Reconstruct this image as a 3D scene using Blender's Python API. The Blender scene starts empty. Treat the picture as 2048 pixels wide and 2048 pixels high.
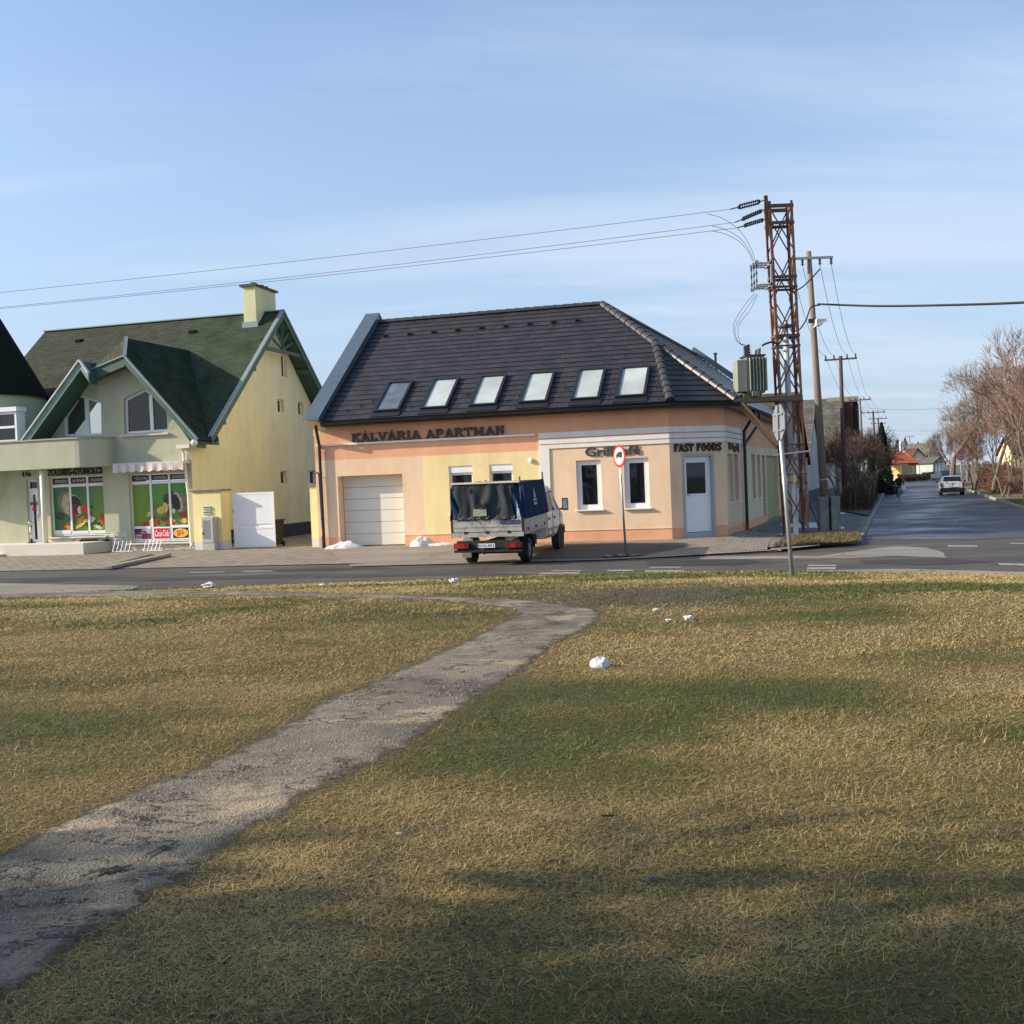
import bpy, bmesh, math, random
import numpy as np
from mathutils import Vector, Matrix, noise as mnoise
from mathutils.geometry import tessellate_polygon, delaunay_2d_cdt
random.seed(7)
rng = np.random.default_rng(11)
R = math.radians
SC = bpy.context.scene
COL = SC.collection

# ---------------------------------------------------------------- camera, sky, sun, exposure
FPX, CAM_H, PITCH, ROLL = 2130.0, 2.3, R(1.64), R(2.29)
_fw = Vector((0, math.cos(PITCH), -math.sin(PITCH)))
_u0 = Vector((0, math.sin(PITCH), math.cos(PITCH)))
_r0 = Vector((1, 0, 0))
_rt = _r0 * math.cos(ROLL) - _u0 * math.sin(ROLL)
_up = _u0 * math.cos(ROLL) + _r0 * math.sin(ROLL)
CAMP = Vector((0, 0, CAM_H))
cd = bpy.data.cameras.new('camera')
cd.sensor_width = 36.0
cd.lens = 36.0 * FPX / 2048.0
cd.clip_start = 0.1
cd.clip_end = 3000
cam = bpy.data.objects.new('camera', cd)
COL.objects.link(cam)
cam.matrix_world = Matrix(((_rt.x, _up.x, -_fw.x, 0), (_rt.y, _up.y, -_fw.y, 0), (_rt.z, _up.z, -_fw.z, CAM_H), (0, 0, 0, 1)))
SC.camera = cam

SUN_EL, SUN_AZ = R(24.5), R(1.5)          # azimuth measured from -X towards -Y
TO_SUN = Vector((-math.cos(SUN_EL) * math.cos(SUN_AZ), -math.cos(SUN_EL) * math.sin(SUN_AZ), math.sin(SUN_EL)))
world = bpy.data.worlds.new('World')
SC.world = world
world.use_nodes = True
nt = world.node_tree
nt.nodes.clear()
wo = nt.nodes.new('ShaderNodeOutputWorld')
bg = nt.nodes.new('ShaderNodeBackground')
bg.inputs['Strength'].default_value = 0.15
sky = nt.nodes.new('ShaderNodeTexSky')
sky.sky_type = 'NISHITA'
sky.sun_disc = False
sky.sun_elevation = SUN_EL
sky.sun_rotation = math.atan2(TO_SUN.x, TO_SUN.y)
sky.air_density = 1.0
sky.dust_density = 2.0
sky.ozone_density = 4.0
tc = nt.nodes.new('ShaderNodeTexCoord')
# thin cirrus: streaks stretched along the horizon, real light in the sky dome
sep = nt.nodes.new('ShaderNodeSeparateXYZ'); nt.links.new(tc.outputs['Generated'], sep.inputs[0])
def wmath(op, a, b=None):
    n = nt.nodes.new('ShaderNodeMath'); n.operation = op
    for i, v in enumerate((a, b)):
        if v is None: continue
        if isinstance(v, (int, float)): n.inputs[i].default_value = v
        else: nt.links.new(v, n.inputs[i])
    return n.outputs[0]
zc = wmath('ADD', wmath('MAXIMUM', sep.outputs[2], 0.0), 0.12)
px_ = wmath('DIVIDE', sep.outputs[0], zc); py_ = wmath('DIVIDE', sep.outputs[1], zc)
cmb = nt.nodes.new('ShaderNodeCombineXYZ'); nt.links.new(px_, cmb.inputs[0]); nt.links.new(py_, cmb.inputs[1])
mp = nt.nodes.new('ShaderNodeMapping'); mp.inputs['Rotation'].default_value = (0, 0, R(-12)); mp.inputs['Scale'].default_value = (0.22, 0.85, 1)
mp.inputs['Location'].default_value = (0.35, 0.1, 0)
nt.links.new(cmb.outputs[0], mp.inputs[0])
n1 = nt.nodes.new('ShaderNodeTexNoise'); n1.inputs['Scale'].default_value = 1.3; n1.inputs['Detail'].default_value = 8; n1.inputs['Roughness'].default_value = 0.55
n1.inputs['Distortion'].default_value = 0.5
nt.links.new(mp.outputs[0], n1.inputs[0])
cr = nt.nodes.new('ShaderNodeMapRange'); cr.inputs[1].default_value = 0.44; cr.inputs[2].default_value = 0.68; cr.interpolation_type = 'SMOOTHSTEP'
nt.links.new(n1.outputs[0], cr.inputs[0])
hz = nt.nodes.new('ShaderNodeMapRange'); hz.inputs[1].default_value = 0.0; hz.inputs[2].default_value = 0.5; hz.inputs[3].default_value = 0.80; hz.inputs[4].default_value = 0.10
nt.links.new(sep.outputs[2], hz.inputs[0])
cl = hz.outputs[0]
mx = nt.nodes.new('ShaderNodeMix'); mx.data_type = 'RGBA'
nt.links.new(cl, mx.inputs[0]); nt.links.new(sky.outputs[0], mx.inputs[6])
mx.inputs[7].default_value = (2.3, 2.85, 3.6, 1)
mx2 = nt.nodes.new('ShaderNodeMix'); mx2.data_type = 'RGBA'; nt.links.new(wmath('MULTIPLY', cr.outputs[0], 0.42), mx2.inputs[0]); nt.links.new(mx.outputs[2], mx2.inputs[6]); mx2.inputs[7].default_value = (3.5, 3.85, 4.4, 1)
nt.links.new(mx2.outputs[2], bg.inputs[0]); nt.links.new(bg.outputs[0], wo.inputs[0])

sd_ = bpy.data.lights.new('sun', 'SUN')
sd_.energy = 4.3
sd_.angle = R(0.5)
sd_.color = (1.0, 0.87, 0.70)
sun = bpy.data.objects.new('sun', sd_)
COL.objects.link(sun)
sun.rotation_euler = TO_SUN.to_track_quat('Z', 'Y').to_euler()
SC.view_settings.view_transform = 'Standard'
SC.view_settings.look = 'None'
SC.view_settings.exposure = 0.68
SC.view_settings.gamma = 1.0
SC.cycles.max_bounces = 6

# ---------------------------------------------------------------- picture solver: photo pixels to places on real planes
def ray(x, y):
    return _fw * FPX + _rt * (x - 1024.0) - _up * (y - 1024.0)
def G(x, y, z=0.0):
    d = ray(x, y); return CAMP + d * ((z - CAM_H) / d.z)
def D(x, y, Y):
    d = ray(x, y); return CAMP + d * (Y / d.y)
def PL(x, y, P0, N):
    d = ray(x, y); return CAMP + d * ((P0 - CAMP).dot(N) / d.dot(N))
class Fr:
    """wall frame: s along u, z up, d outwards along n"""
    def __init__(s, O, u):
        s.O = Vector(O); s.u = Vector((u[0], u[1], 0)).normalized(); s.n = Vector((s.u.y, -s.u.x, 0))
    def P(s, a, z, d=0.0):
        return s.O + s.u * a + s.n * d + Vector((0, 0, z))
    def sz(s, x, y, off=0.0):
        P = PL(x, y, s.O + s.n * off, s.n); v = P - s.O
        return v.dot(s.u), v.z
    def loc(s, P):
        v = Vector(P) - s.O; return v.dot(s.u), v.z, v.dot(s.n)
    def rect(s, x0, y0, x1, y1, off=0.0):
        a = s.sz(x0, y0, off); b = s.sz(x1, y1, off); return a[0], b[0], b[1], a[1]   # s0,s1,z0,z1

# ---------------------------------------------------------------- materials
def new_mat(name):
    m = bpy.data.materials.new(name); m.use_nodes = True
    return m, m.node_tree, m.node_tree.nodes['Principled BSDF']
def _n(t, typ, **kw):
    n = t.nodes.new(typ)
    for k, v in kw.items():
        if k in n.inputs: n.inputs[k].default_value = v
        else: setattr(n, k, v)
    return n
MC = {}
def mat(name, col, rough=0.7, var=0.12, scale=3.0, bump=0.0, bscale=60.0, metal=0.0, spec=0.5, col2=None, stretch=None, dirt=None, coord='Object', emit=None, coat=0.0):
    if name in MC: return MC[name]
    m, t, b = new_mat(name)
    b.inputs['Roughness'].default_value = rough; b.inputs['Metallic'].default_value = metal
    b.inputs['Specular IOR Level'].default_value = spec
    b.inputs['Coat Weight'].default_value = coat
    c = (*col, 1)
    if var > 0 or col2:
        tcn = _n(t, 'ShaderNodeTexCoord'); src = tcn.outputs[coord]
        if stretch:
            mpn = _n(t, 'ShaderNodeMapping'); mpn.inputs['Scale'].default_value = stretch; t.links.new(src, mpn.inputs[0]); src2 = mpn.outputs[0]
        else: src2 = src
        ns = _n(t, 'ShaderNodeTexNoise', Scale=scale, Detail=6.0, Roughness=0.6); t.links.new(src2, ns.inputs['Vector'])
        mr = _n(t, 'ShaderNodeMapRange'); mr.inputs[1].default_value = 0.3; mr.inputs[2].default_value = 0.7
        t.links.new(ns.outputs[0], mr.inputs[0])
        mxn = _n(t, 'ShaderNodeMix', data_type='RGBA')
        t.links.new(mr.outputs[0], mxn.inputs[0])
        if col2: mxn.inputs[6].default_value = c; mxn.inputs[7].default_value = (*col2, 1)
        else:
            mxn.inputs[6].default_value = (*[v * (1 - var) for v in col], 1); mxn.inputs[7].default_value = (*[min(1, v * (1 + var)) for v in col], 1)
        out = mxn.outputs[2]
        if dirt:
            n2 = _n(t, 'ShaderNodeTexNoise', Scale=dirt[1], Detail=8.0, Roughness=0.7); t.links.new(src, n2.inputs['Vector'])
            m2 = _n(t, 'ShaderNodeMapRange'); m2.inputs[1].default_value = 0.52; m2.inputs[2].default_value = 0.68; t.links.new(n2.outputs[0], m2.inputs[0])
            x2 = _n(t, 'ShaderNodeMix', data_type='RGBA'); t.links.new(m2.outputs[0], x2.inputs[0]); t.links.new(out, x2.inputs[6]); x2.inputs[7].default_value = (*dirt[0], 1)
            out = x2.outputs[2]
        t.links.new(out, b.inputs['Base Color'])
        if bump > 0:
            nb = _n(t, 'ShaderNodeTexNoise', Scale=bscale, Detail=5.0, Roughness=0.6); t.links.new(src, nb.inputs['Vector'])
            bp = _n(t, 'ShaderNodeBump', Strength=bump, Distance=0.02); t.links.new(nb.outputs[0], bp.inputs['Height']); t.links.new(bp.outputs[0], b.inputs['Normal'])
    else:
        b.inputs['Base Color'].default_value = c
    if emit:
        b.inputs['Emission Color'].default_value = (*emit[0], 1); b.inputs['Emission Strength'].default_value = emit[1]
    MC[name] = m
    return m
def brick_mat(name, c1, c2, mortar, bw, bh, msize=0.012, rough=0.8, offset=0.5, bump=0.4, coord='UV', noise_amt=0.5, spec=0.4, rot=0.0, nscale=2.0):
    if name in MC: return MC[name]
    m, t, b = new_mat(name)
    b.inputs['Roughness'].default_value = rough; b.inputs['Specular IOR Level'].default_value = spec
    tcn = _n(t, 'ShaderNodeTexCoord'); src = tcn.outputs[coord]
    mpn = _n(t, 'ShaderNodeMapping'); mpn.inputs['Rotation'].default_value = (0, 0, rot); t.links.new(src, mpn.inputs[0]); src2 = mpn.outputs[0]
    br = _n(t, 'ShaderNodeTexBrick', Scale=1.0); br.offset = offset
    br.inputs['Color1'].default_value = (*c1, 1); br.inputs['Color2'].default_value = (*c2, 1); br.inputs['Mortar'].default_value = (*mortar, 1)
    br.inputs['Mortar Size'].default_value = msize; br.inputs['Brick Width'].default_value = bw; br.inputs['Row Height'].default_value = bh
    br.inputs['Mortar Smooth'].default_value = 0.2
    t.links.new(src2, br.inputs['Vector'])
    ns = _n(t, 'ShaderNodeTexNoise', Scale=nscale, Detail=7.0, Roughness=0.65); t.links.new(src, ns.inputs['Vector'])
    mr = _n(t, 'ShaderNodeMapRange'); mr.inputs[1].default_value = 0.3; mr.inputs[2].default_value = 0.7; mr.inputs[3].default_value = 1 - noise_amt; mr.inputs[4].default_value = 1 + noise_amt * 0.6
    t.links.new(ns.outputs[0], mr.inputs[0])
    mm = _n(t, 'ShaderNodeMix', data_type='RGBA', blend_type='MULTIPLY'); mm.inputs[0].default_value = 1.0
    t.links.new(br.outputs['Color'], mm.inputs[6]); t.links.new(mr.outputs[0], mm.inputs[7])
    t.links.new(mm.outputs[2], b.inputs['Base Color'])
    iv = _n(t, 'ShaderNodeMath', operation='SUBTRACT'); iv.inputs[0].default_value = 1.0; t.links.new(br.outputs['Fac'], iv.inputs[1])
    ad = _n(t, 'ShaderNodeMath', operation='MULTIPLY_ADD'); nf = _n(t, 'ShaderNodeTexNoise', Scale=nscale * 18, Detail=3.0); t.links.new(src, nf.inputs['Vector'])
    t.links.new(nf.outputs[0], ad.inputs[0]); ad.inputs[1].default_value = 0.5; t.links.new(iv.outputs[0], ad.inputs[2])
    bp = _n(t, 'ShaderNodeBump', Strength=bump, Distance=0.02); t.links.new(ad.outputs[0], bp.inputs['Height']); t.links.new(bp.outputs[0], b.inputs['Normal'])
    MC[name] = m
    return m

def stucco(name, col, var=0.07): return mat(name, col, 0.92, var, 1.1, 0.35, 90.0, spec=0.2, stretch=(1.6, 1.6, .35), dirt=(tuple(v * .88 for v in col), 0.9))
WHITE = mat('white_plastic', (0.80, 0.81, 0.82), 0.35, 0.03, 4)
GLASS = mat('dark_glass', (0.012, 0.014, 0.016), 0.03, 0.0, spec=0.6)
MIRROR = mat('sky_glass', (0.25, 0.27, 0.27), 0.03, 0.0, metal=0.85)
BLACK = mat('black_rubber', (0.012, 0.012, 0.013), 0.8, 0.2, 8)
DARK = mat('dark_metal', (0.03, 0.032, 0.036), 0.45, 0.1, 5, metal=0.3)
STEEL = mat('galvanised_steel', (0.42, 0.44, 0.46), 0.45, 0.12, 9, metal=0.5)
SNOW = mat('snow', (.66, .66, .67), 0.8, 0.1, 6, 0.7, 25, dirt=((.36, .34, .31), 7.0))

# ---------------------------------------------------------------- mesh collector
class MB:
    def __init__(s): s.v = []; s.f = []; s.m = []; s.uv = {}
    def add(s, pts, faces, mi=0):
        o = len(s.v); s.v.extend([tuple(p) for p in pts])
        for f in faces: s.f.append(tuple(i + o for i in f)); s.m.append(mi)
        return o
    def quad(s, a, b, c, d, mi=0): s.add([a, b, c, d], [(0, 1, 2, 3)], mi)
    def face(s, pts, mi=0, uvs=None):
        s.add(pts, [tuple(range(len(pts)))], mi)
        if uvs: s.uv[len(s.f) - 1] = uvs
    def hexa(s, p, mi=0):   # 8 points: bottom 4 ccw, top 4 ccw
        s.add(p, [(3, 2, 1, 0), (4, 5, 6, 7), (0, 1, 5, 4), (1, 2, 6, 5), (2, 3, 7, 6), (3, 0, 4, 7)], mi)
    def box(s, c, size, rot=None, mi=0):
        x, y, z = [k / 2 for k in size]; c = Vector(c)
        P = [Vector(q) for q in ((-x, -y, -z), (x, -y, -z), (x, y, -z), (-x, y, -z), (-x, -y, z), (x, -y, z), (x, y, z), (-x, y, z))]
        if rot is not None: P = [rot @ q for q in P]
        s.hexa([c + q for q in P], mi)
    def bx(s, x0, x1, y0, y1, z0, z1, mi=0): s.box(((x0 + x1) / 2, (y0 + y1) / 2, (z0 + z1) / 2), (abs(x1 - x0), abs(y1 - y0), abs(z1 - z0)), None, mi)
    def fbox(s, F, s0, s1, z0, z1, d0, d1, mi=0):
        s.hexa([F.P(s0, z0, d1), F.P(s1, z0, d1), F.P(s1, z0, d0), F.P(s0, z0, d0), F.P(s0, z1, d1), F.P(s1, z1, d1), F.P(s1, z1, d0), F.P(s0, z1, d0)], mi)
    def bar(s, a, b, w, h=None, up=(0, 0, 1), mi=0):
        a, b = Vector(a), Vector(b); h = h or w; d = (b - a)
        if d.length < 1e-6: return
        d.normalize(); up = Vector(up)
        if abs(d.dot(up)) > 0.98: up = Vector((0, 1, 0))
        x = d.cross(up).normalized() * (w / 2); y = x.cross(d).normalized() * (h / 2)
        s.hexa([a - x - y, a + x - y, b + x - y, b - x - y, a - x + y, a + x + y, b + x + y, b - x + y], mi)
    def tube(s, pts, r, n=8, mi=0, caps=True):
        pts = [Vector(p) for p in pts]; k = len(pts)
        if not hasattr(r, '__len__'): r = [r] * k
        o = len(s.v); prev = None
        for i, p in enumerate(pts):
            d = (pts[min(i + 1, k - 1)] - pts[max(i - 1, 0)])
            if d.length < 1e-9: d = Vector((0, 0, 1))
            d.normalize()
            if prev is None:
                a = Vector((0, 0, 1)) if abs(d.z) < 0.9 else Vector((1, 0, 0)); prev = d.cross(a).normalized()
            x = prev - d * prev.dot(d)
            x = x.normalized() if x.length > 1e-6 else d.orthogonal().normalized()
            prev = x; y = d.cross(x)
            for j in range(n):
                t = 2 * math.pi * j / n; s.v.append(tuple(p + (x * math.cos(t) + y * math.sin(t)) * r[i]))
        for i in range(k - 1):
            for j in range(n):
                a = o + i * n + j; b = o + i * n + (j + 1) % n; s.f.append((a, b, b + n, a + n)); s.m.append(mi)
        if caps and n > 2:
            s.f.append(tuple(o + j for j in reversed(range(n)))); s.m.append(mi)
            s.f.append(tuple(o + (k - 1) * n + j for j in range(n))); s.m.append(mi)
    def cyl(s, a, b, r, n=16, mi=0): s.tube([a, b], r, n, mi)
    def ball(s, c, r, n=10, mi=0, sc=(1, 1, 1), jit=0.0, rs=None):
        c = Vector(c); m = n // 2 + 1; pts = []; o = len(s.v)
        for i in range(m + 1):
            ph = math.pi * i / m
            for j in range(n):
                th = 2 * math.pi * j / n; q = Vector((math.sin(ph) * math.cos(th), math.sin(ph) * math.sin(th), math.cos(ph)))
                k = r * (1 + (jit * mnoise.noise(q * 2.1 + Vector((c.x, c.y, 7.0)) * 3) if jit else 0))
                s.v.append((c.x + q.x * k * sc[0], c.y + q.y * k * sc[1], c.z + q.z * k * sc[2]))
        for i in range(m):
            for j in range(n):
                a = o + i * n + j; b = o + i * n + (j + 1) % n; s.f.append((a, a + n, b + n, b)); s.m.append(mi)
    def prism(s, poly, vec, mi=0):
        poly = [Vector(p) for p in poly]; vec = Vector(vec); k = len(poly)
        tris = tessellate_polygon([poly])
        nrm = sum(((poly[i] - poly[0]).cross(poly[(i + 1) % k] - poly[0]) for i in range(1, k - 1)), Vector())
        o = s.add(poly + [p + vec for p in poly], [], mi)
        flip = nrm.dot(vec) > 0
        for t in tris:
            tn = (poly[t[1]] - poly[t[0]]).cross(poly[t[2]] - poly[t[0]])
            t2 = t if (tn.dot(vec) < 0) else (t[0], t[2], t[1])
            s.f.append(tuple(o + i for i in t2)); s.m.append(mi)
            s.f.append(tuple(o + k + i for i in (t2[0], t2[2], t2[1]))); s.m.append(mi)
        for i in range(k):
            j = (i + 1) % k
            q = (o + i, o + j, o + k + j, o + k + i); s.f.append(q if not flip else q[::-1]); s.m.append(mi)
    def holed(s, F, outer, holes, d, mi=0, reveal=0.0, rmi=None):
        """flat wall face in frame F with holes; reveals run back by 'reveal'"""
        loops = [outer] + list(holes); pts = []; ed = []
        for L in loops:
            o0 = len(pts); pts += [Vector((p[0], p[1])) for p in L]; ed += [(o0 + i, o0 + (i + 1) % len(L)) for i in range(len(L))]
        co, _, fc, *_x = delaunay_2d_cdt(pts, ed, [], 1, 1e-6)
        o = s.add([F.P(p.x, p.y, d) for p in co], [], mi)
        for t in fc:
            a, b, c = [co[i] for i in t[:3]]; g = (a + b + c) / 3; gx, gy = np.array([g.x]), np.array([g.y])
            if not pip(gx, gy, outer)[0] or any(pip(gx, gy, H)[0] for H in holes): continue
            t = tuple(t)
            if (b - a).cross(c - a) < 0: t = t[::-1]
            s.f.append(tuple(o + i for i in t)); s.m.append(mi)
        if reveal:
            for H in holes:
                k = len(H)
                for i in range(k):
                    p, q = H[i], H[(i + 1) % k]
                    s.quad(F.P(p[0], p[1], d), F.P(q[0], q[1], d), F.P(q[0], q[1], d - reveal), F.P(p[0], p[1], d - reveal), mi if rmi is None else rmi)
    def build(s, name, mats, parent=None, smooth=False, local=False, bevel=0.0, autouv=None):
        me = bpy.data.meshes.new(name); me.from_pydata(s.v, [], s.f)
        if not isinstance(mats, (list, tuple)): mats = [mats]
        for m in mats: me.materials.append(m)
        if len(mats) > 1: me.polygons.foreach_set('material_index', s.m)
        if s.uv or autouv:
            ul = me.uv_layers.new(name='UVMap').data
            for p in me.polygons:
                uvs = s.uv.get(p.index)
                for k, li in enumerate(p.loop_indices):
                    if uvs: ul[li].uv = uvs[k]
                    elif autouv: ul[li].uv = autouv(Vector(s.v[p.vertices[k]]), p.normal)
        if smooth: me.polygons.foreach_set('use_smooth', [True] * len(me.polygons))
        me.validate(); me.update()
        o = bpy.data.objects.new(name, me); COL.objects.link(o)
        if bevel:
            bm = bmesh.new(); bm.from_mesh(me); bmesh.ops.remove_doubles(bm, verts=bm.verts, dist=1e-5)
            es = [e for e in bm.edges if len(e.link_faces) == 2 and e.calc_face_angle(0) > 0.6]
            bmesh.ops.bevel(bm, geom=es, offset=bevel, segments=2, profile=0.6, affect='EDGES', clamp_overlap=True)
            bm.to_mesh(me); bm.free()
        if parent is not None:
            o.parent = parent
            if not local: o.matrix_parent_inverse = WM(parent).inverted()
        return o
def WM(o):
    m = o.matrix_basis.copy()
    if o.parent: m = WM(o.parent) @ o.matrix_parent_inverse @ m
    return m
def thing(name, label, cat, loc=(0, 0, 0), rz=0.0, group=None):
    o = bpy.data.objects.new(name, None); o.empty_display_size = 0.3; COL.objects.link(o)
    o.location = loc; o.rotation_euler = (0, 0, rz); o['label'] = label; o['category'] = cat
    if group: o['group'] = group
    return o
def tag(o, label=None, cat=None, group=None, kind=None):
    if label: o['label'] = label
    if cat: o['category'] = cat
    if group: o['group'] = group
    if kind: o['kind'] = kind
    return o
def lab(o, text): o['label'] = text; return o
def kids(o): return [c for c in bpy.data.objects if c.parent == o]
def copy_tree(o, parent=None):
    c = o.copy(); COL.objects.link(c)
    if parent is not None: c.parent = parent
    for k in kids(o): copy_tree(k, c)
    return c
def text_mesh(txt, size, depth, weight=0.0, shear=0.0, align='CENTER', res=2):
    cu = bpy.data.curves.new('lettering', 'FONT'); cu.body = txt; cu.size = size; cu.extrude = depth / 2; cu.offset = weight; cu.shear = shear
    cu.align_x = align; cu.align_y = 'BOTTOM_BASELINE'; cu.resolution_u = res
    ob = bpy.data.objects.new('lettering', cu); COL.objects.link(ob)
    dg = bpy.context.evaluated_depsgraph_get(); me = bpy.data.meshes.new_from_object(ob.evaluated_get(dg))
    vs = [v.co.copy() for v in me.vertices]; fs = [tuple(p.vertices) for p in me.polygons]
    bpy.data.objects.remove(ob); bpy.data.curves.remove(cu); bpy.data.meshes.remove(me)
    return vs, fs
def lettering(mb, F, txt, s0, s1, z0, z1, d, depth=0.02, weight=0.0, shear=0.0, mi=0):
    vs, fs = text_mesh(txt, 1.0, 1.0, weight, shear, 'LEFT')
    if not vs: return
    xs = [v.x for v in vs]; ys = [v.y for v in vs]; ax, bx_, ay, by = min(xs), max(xs), min(ys), max(ys)
    mb.add([F.P(s0 + (v.x - ax) / (bx_ - ax) * (s1 - s0), z0 + (v.y - ay) / (by - ay) * (z1 - z0), d + (v.z + 0.5) * depth) for v in vs], fs, mi)
# slab-serif block capitals for the house lettering: strokes in a 0..w x 0..1 cell
SLAB = {
 'K': (.9, [((.2,0),(.2,1)),((.22,.42),(.78,1)),((.38,.56),(.80,0))], [(.2,0),(.2,1),(.8,1),(.82,0)]),
 'A': (.9, [((.14,0),(.45,1)),((.45,1),(.78,0)),((.25,.3),(.68,.3))], [(.14,0),(.78,0)]),
 'L': (.75, [((.2,0),(.2,1)),((.2,.09),(.68,.09)),((.64,.05),(.64,.34))], [(.2,0),(.2,1)]),
 'V': (.9, [((.14,1),(.45,0)),((.45,0),(.78,1))], [(.14,1),(.78,1)]),
 'R': (.9, [((.2,0),(.2,1)),((.2,.92),(.6,.92)),((.68,.86),(.68,.56)),((.2,.5),(.6,.5)),((.5,.5),(.78,0))], [(.2,0),(.2,1),(.8,0)]),
 'I': (.5, [((.25,0),(.25,1))], [(.25,0),(.25,1)]),
 'P': (.85, [((.2,0),(.2,1)),((.2,.92),(.6,.92)),((.68,.88),(.68,.5)),((.2,.45),(.62,.45))], [(.2,0),(.2,1)]),
 'T': (.85, [((.42,0),(.42,1)),((.06,.91),(.78,.91)),((.09,.95),(.09,.68)),((.75,.95),(.75,.68))], [(.42,0)]),
 'M': (1.1, [((.2,0),(.2,1)),((.2,1),(.52,.15)),((.52,.15),(.86,1)),((.86,0),(.86,1))], [(.2,0),(.2,1),(.86,0),(.86,1)]),
 'N': (.95, [((.2,0),(.2,1)),((.2,1),(.72,0)),((.72,0),(.72,1))], [(.2,0),(.2,1),(.72,1)]),
 'F': (.8, [((.2,0),(.2,1)),((.2,.92),(.7,.92)),((.2,.5),(.56,.5)),((.67,.95),(.67,.7))], [(.2,0),(.2,1)]),
 'S': (.75, [((.14,.68),(.18,.86)),((.2,.92),(.58,.92)),((.13,.72),(.62,.34)),((.15,.09),(.56,.09)),((.62,.3),(.56,.1)),((.62,.98),(.62,.72)),((.1,.02),(.1,.3))], []),
 'O': (.9, [((.2,.2),(.2,.8)),((.24,.86),(.44,.95)),((.44,.95),(.66,.86)),((.7,.8),(.7,.2)),((.66,.14),(.44,.06)),((.44,.06),(.24,.14))], []),
 'D': (.9, [((.2,0),(.2,1)),((.2,.92),(.55,.92)),((.55,.92),(.7,.78)),((.71,.8),(.71,.2)),((.7,.22),(.55,.08)),((.2,.08),(.55,.08))], [(.2,0),(.2,1)]),
 ' ': (.45, [], [])}
def slab_text(mb, F, txt, s0, s1, z0, z1, d, depth=0.03, wgt=0.21, ser=0.13, mi=0, slopez=0.0):
    base = {'Á': 'A', 'É': 'E'}
    W = sum(SLAB[base.get(c, c)][0] for c in txt); k = (s1 - s0) / W; H = z1 - z0; x = s0; q = 0
    for c in txt:
        w, st, sf = SLAB[base.get(c, c)]
        strokes = [(a, b, wgt) for a, b in st] + [((p[0] - .17, p[1] + (ser / 2 if p[1] < .5 else -ser / 2)), (p[0] + .17, p[1] + (ser / 2 if p[1] < .5 else -ser / 2)), ser) for p in sf]
        if c in 'ÁÉ': strokes.append(((.42, 1.08), (.56, 1.26), .13))
        for a, b, ww in strokes:
            q += 1; dd = (q % 9) * 0.0011
            ax, az = x + a[0] * k, z0 + a[1] * H; bx_, bz = x + b[0] * k, z0 + b[1] * H
            dx, dz = bx_ - ax, bz - az; L = math.hypot(dx, dz) or 1; ww = ww * H
            if abs(dz) > abs(dx) * 0.8: ox, oz = ww / 2, 0
            else: ox, oz = 0, ww / 2
            P = [(ax - ox, az - oz), (ax + ox, az - oz) if oz == 0 else (bx_, bz - oz), (bx_ + ox, bz + oz) if oz == 0 else (bx_ + ox, bz + oz), (bx_ - ox, bz) if oz == 0 else (ax, az + oz)]
            mb.prism([F.P(p[0], p[1], d) for p in P], F.n * (depth + dd), mi)
        x += w * k
def clip_band(poly, v0, v1):
    """poly: list of (u,v); clip to v in [v0,v1]"""
    def cut(P, c, sgn):
        out = []
        for i in range(len(P)):
            a, b = P[i], P[(i + 1) % len(P)]; fa, fb = sgn * (a[1] - c), sgn * (b[1] - c)
            if fa >= 0: out.append(a)
            if (fa > 0 > fb) or (fa < 0 < fb):
                t = fa / (fa - fb); out.append((a[0] + (b[0] - a[0]) * t, a[1] + (b[1] - a[1]) * t))
        return out
    P = cut(poly, v0, 1)
    return cut(P, v1, -1) if len(P) > 2 else []
def roof_plane(mb, pts, along, course=0.33, lift=0.03, thick=0.12, mi=0, under=None, seg=None):
    """tiled roof plane; pts 3-D convex polygon; along = horizontal direction of the courses"""
    pts = [Vector(p) for p in pts]; N = sum(((pts[i] - pts[0]).cross(pts[i + 1] - pts[0]) for i in range(1, len(pts) - 1)), Vector()).normalized()
    if N.z < 0: N = -N; pts = pts[::-1]
    U = Vector(along).normalized(); V = N.cross(U).normalized()
    if V.z < 0: V = -V; U = -U
    O = pts[0]; uv = [((p - O).dot(U), (p - O).dot(V)) for p in pts]
    vmin = min(q[1] for q in uv); vmax = max(q[1] for q in uv); v = vmin; k = 0
    while v < vmax - 1e-4:
        v2 = min(v + course, vmax); P = clip_band(uv, v, v2)
        if len(P) > 2:
            lf = lambda q: lift * (1 - (q[1] - v) / course)
            mb.face([O + U * q[0] + V * q[1] + N * lf(q) for q in P], mi, [(q[0] - (0.0), q[1] - vmin) for q in P])
            lo = sorted([q for q in P if abs(q[1] - v) < 1e-6])
            if len(lo) >= 2:
                a, b = lo[0], lo[-1]
                mb.face([O + U * a[0] + V * v - N * 0.01, O + U * b[0] + V * v - N * 0.01, O + U * b[0] + V * v + N * lift, O + U * a[0] + V * v + N * lift], mi, [(a[0], v - vmin)] * 2 + [(b[0], v - vmin)] * 2)
        v = v2; k += 1
    um = mi if under is None else under
    B = [p - N * thick for p in pts]
    mb.face(B[::-1], um, [(0, 0)] * len(B))
    for i in range(len(pts)):
        j = (i + 1) % len(pts); mb.face([B[i], B[j], pts[j] + N * 0.002, pts[i] + N * 0.002], um, [(0, 0)] * 4)

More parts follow.
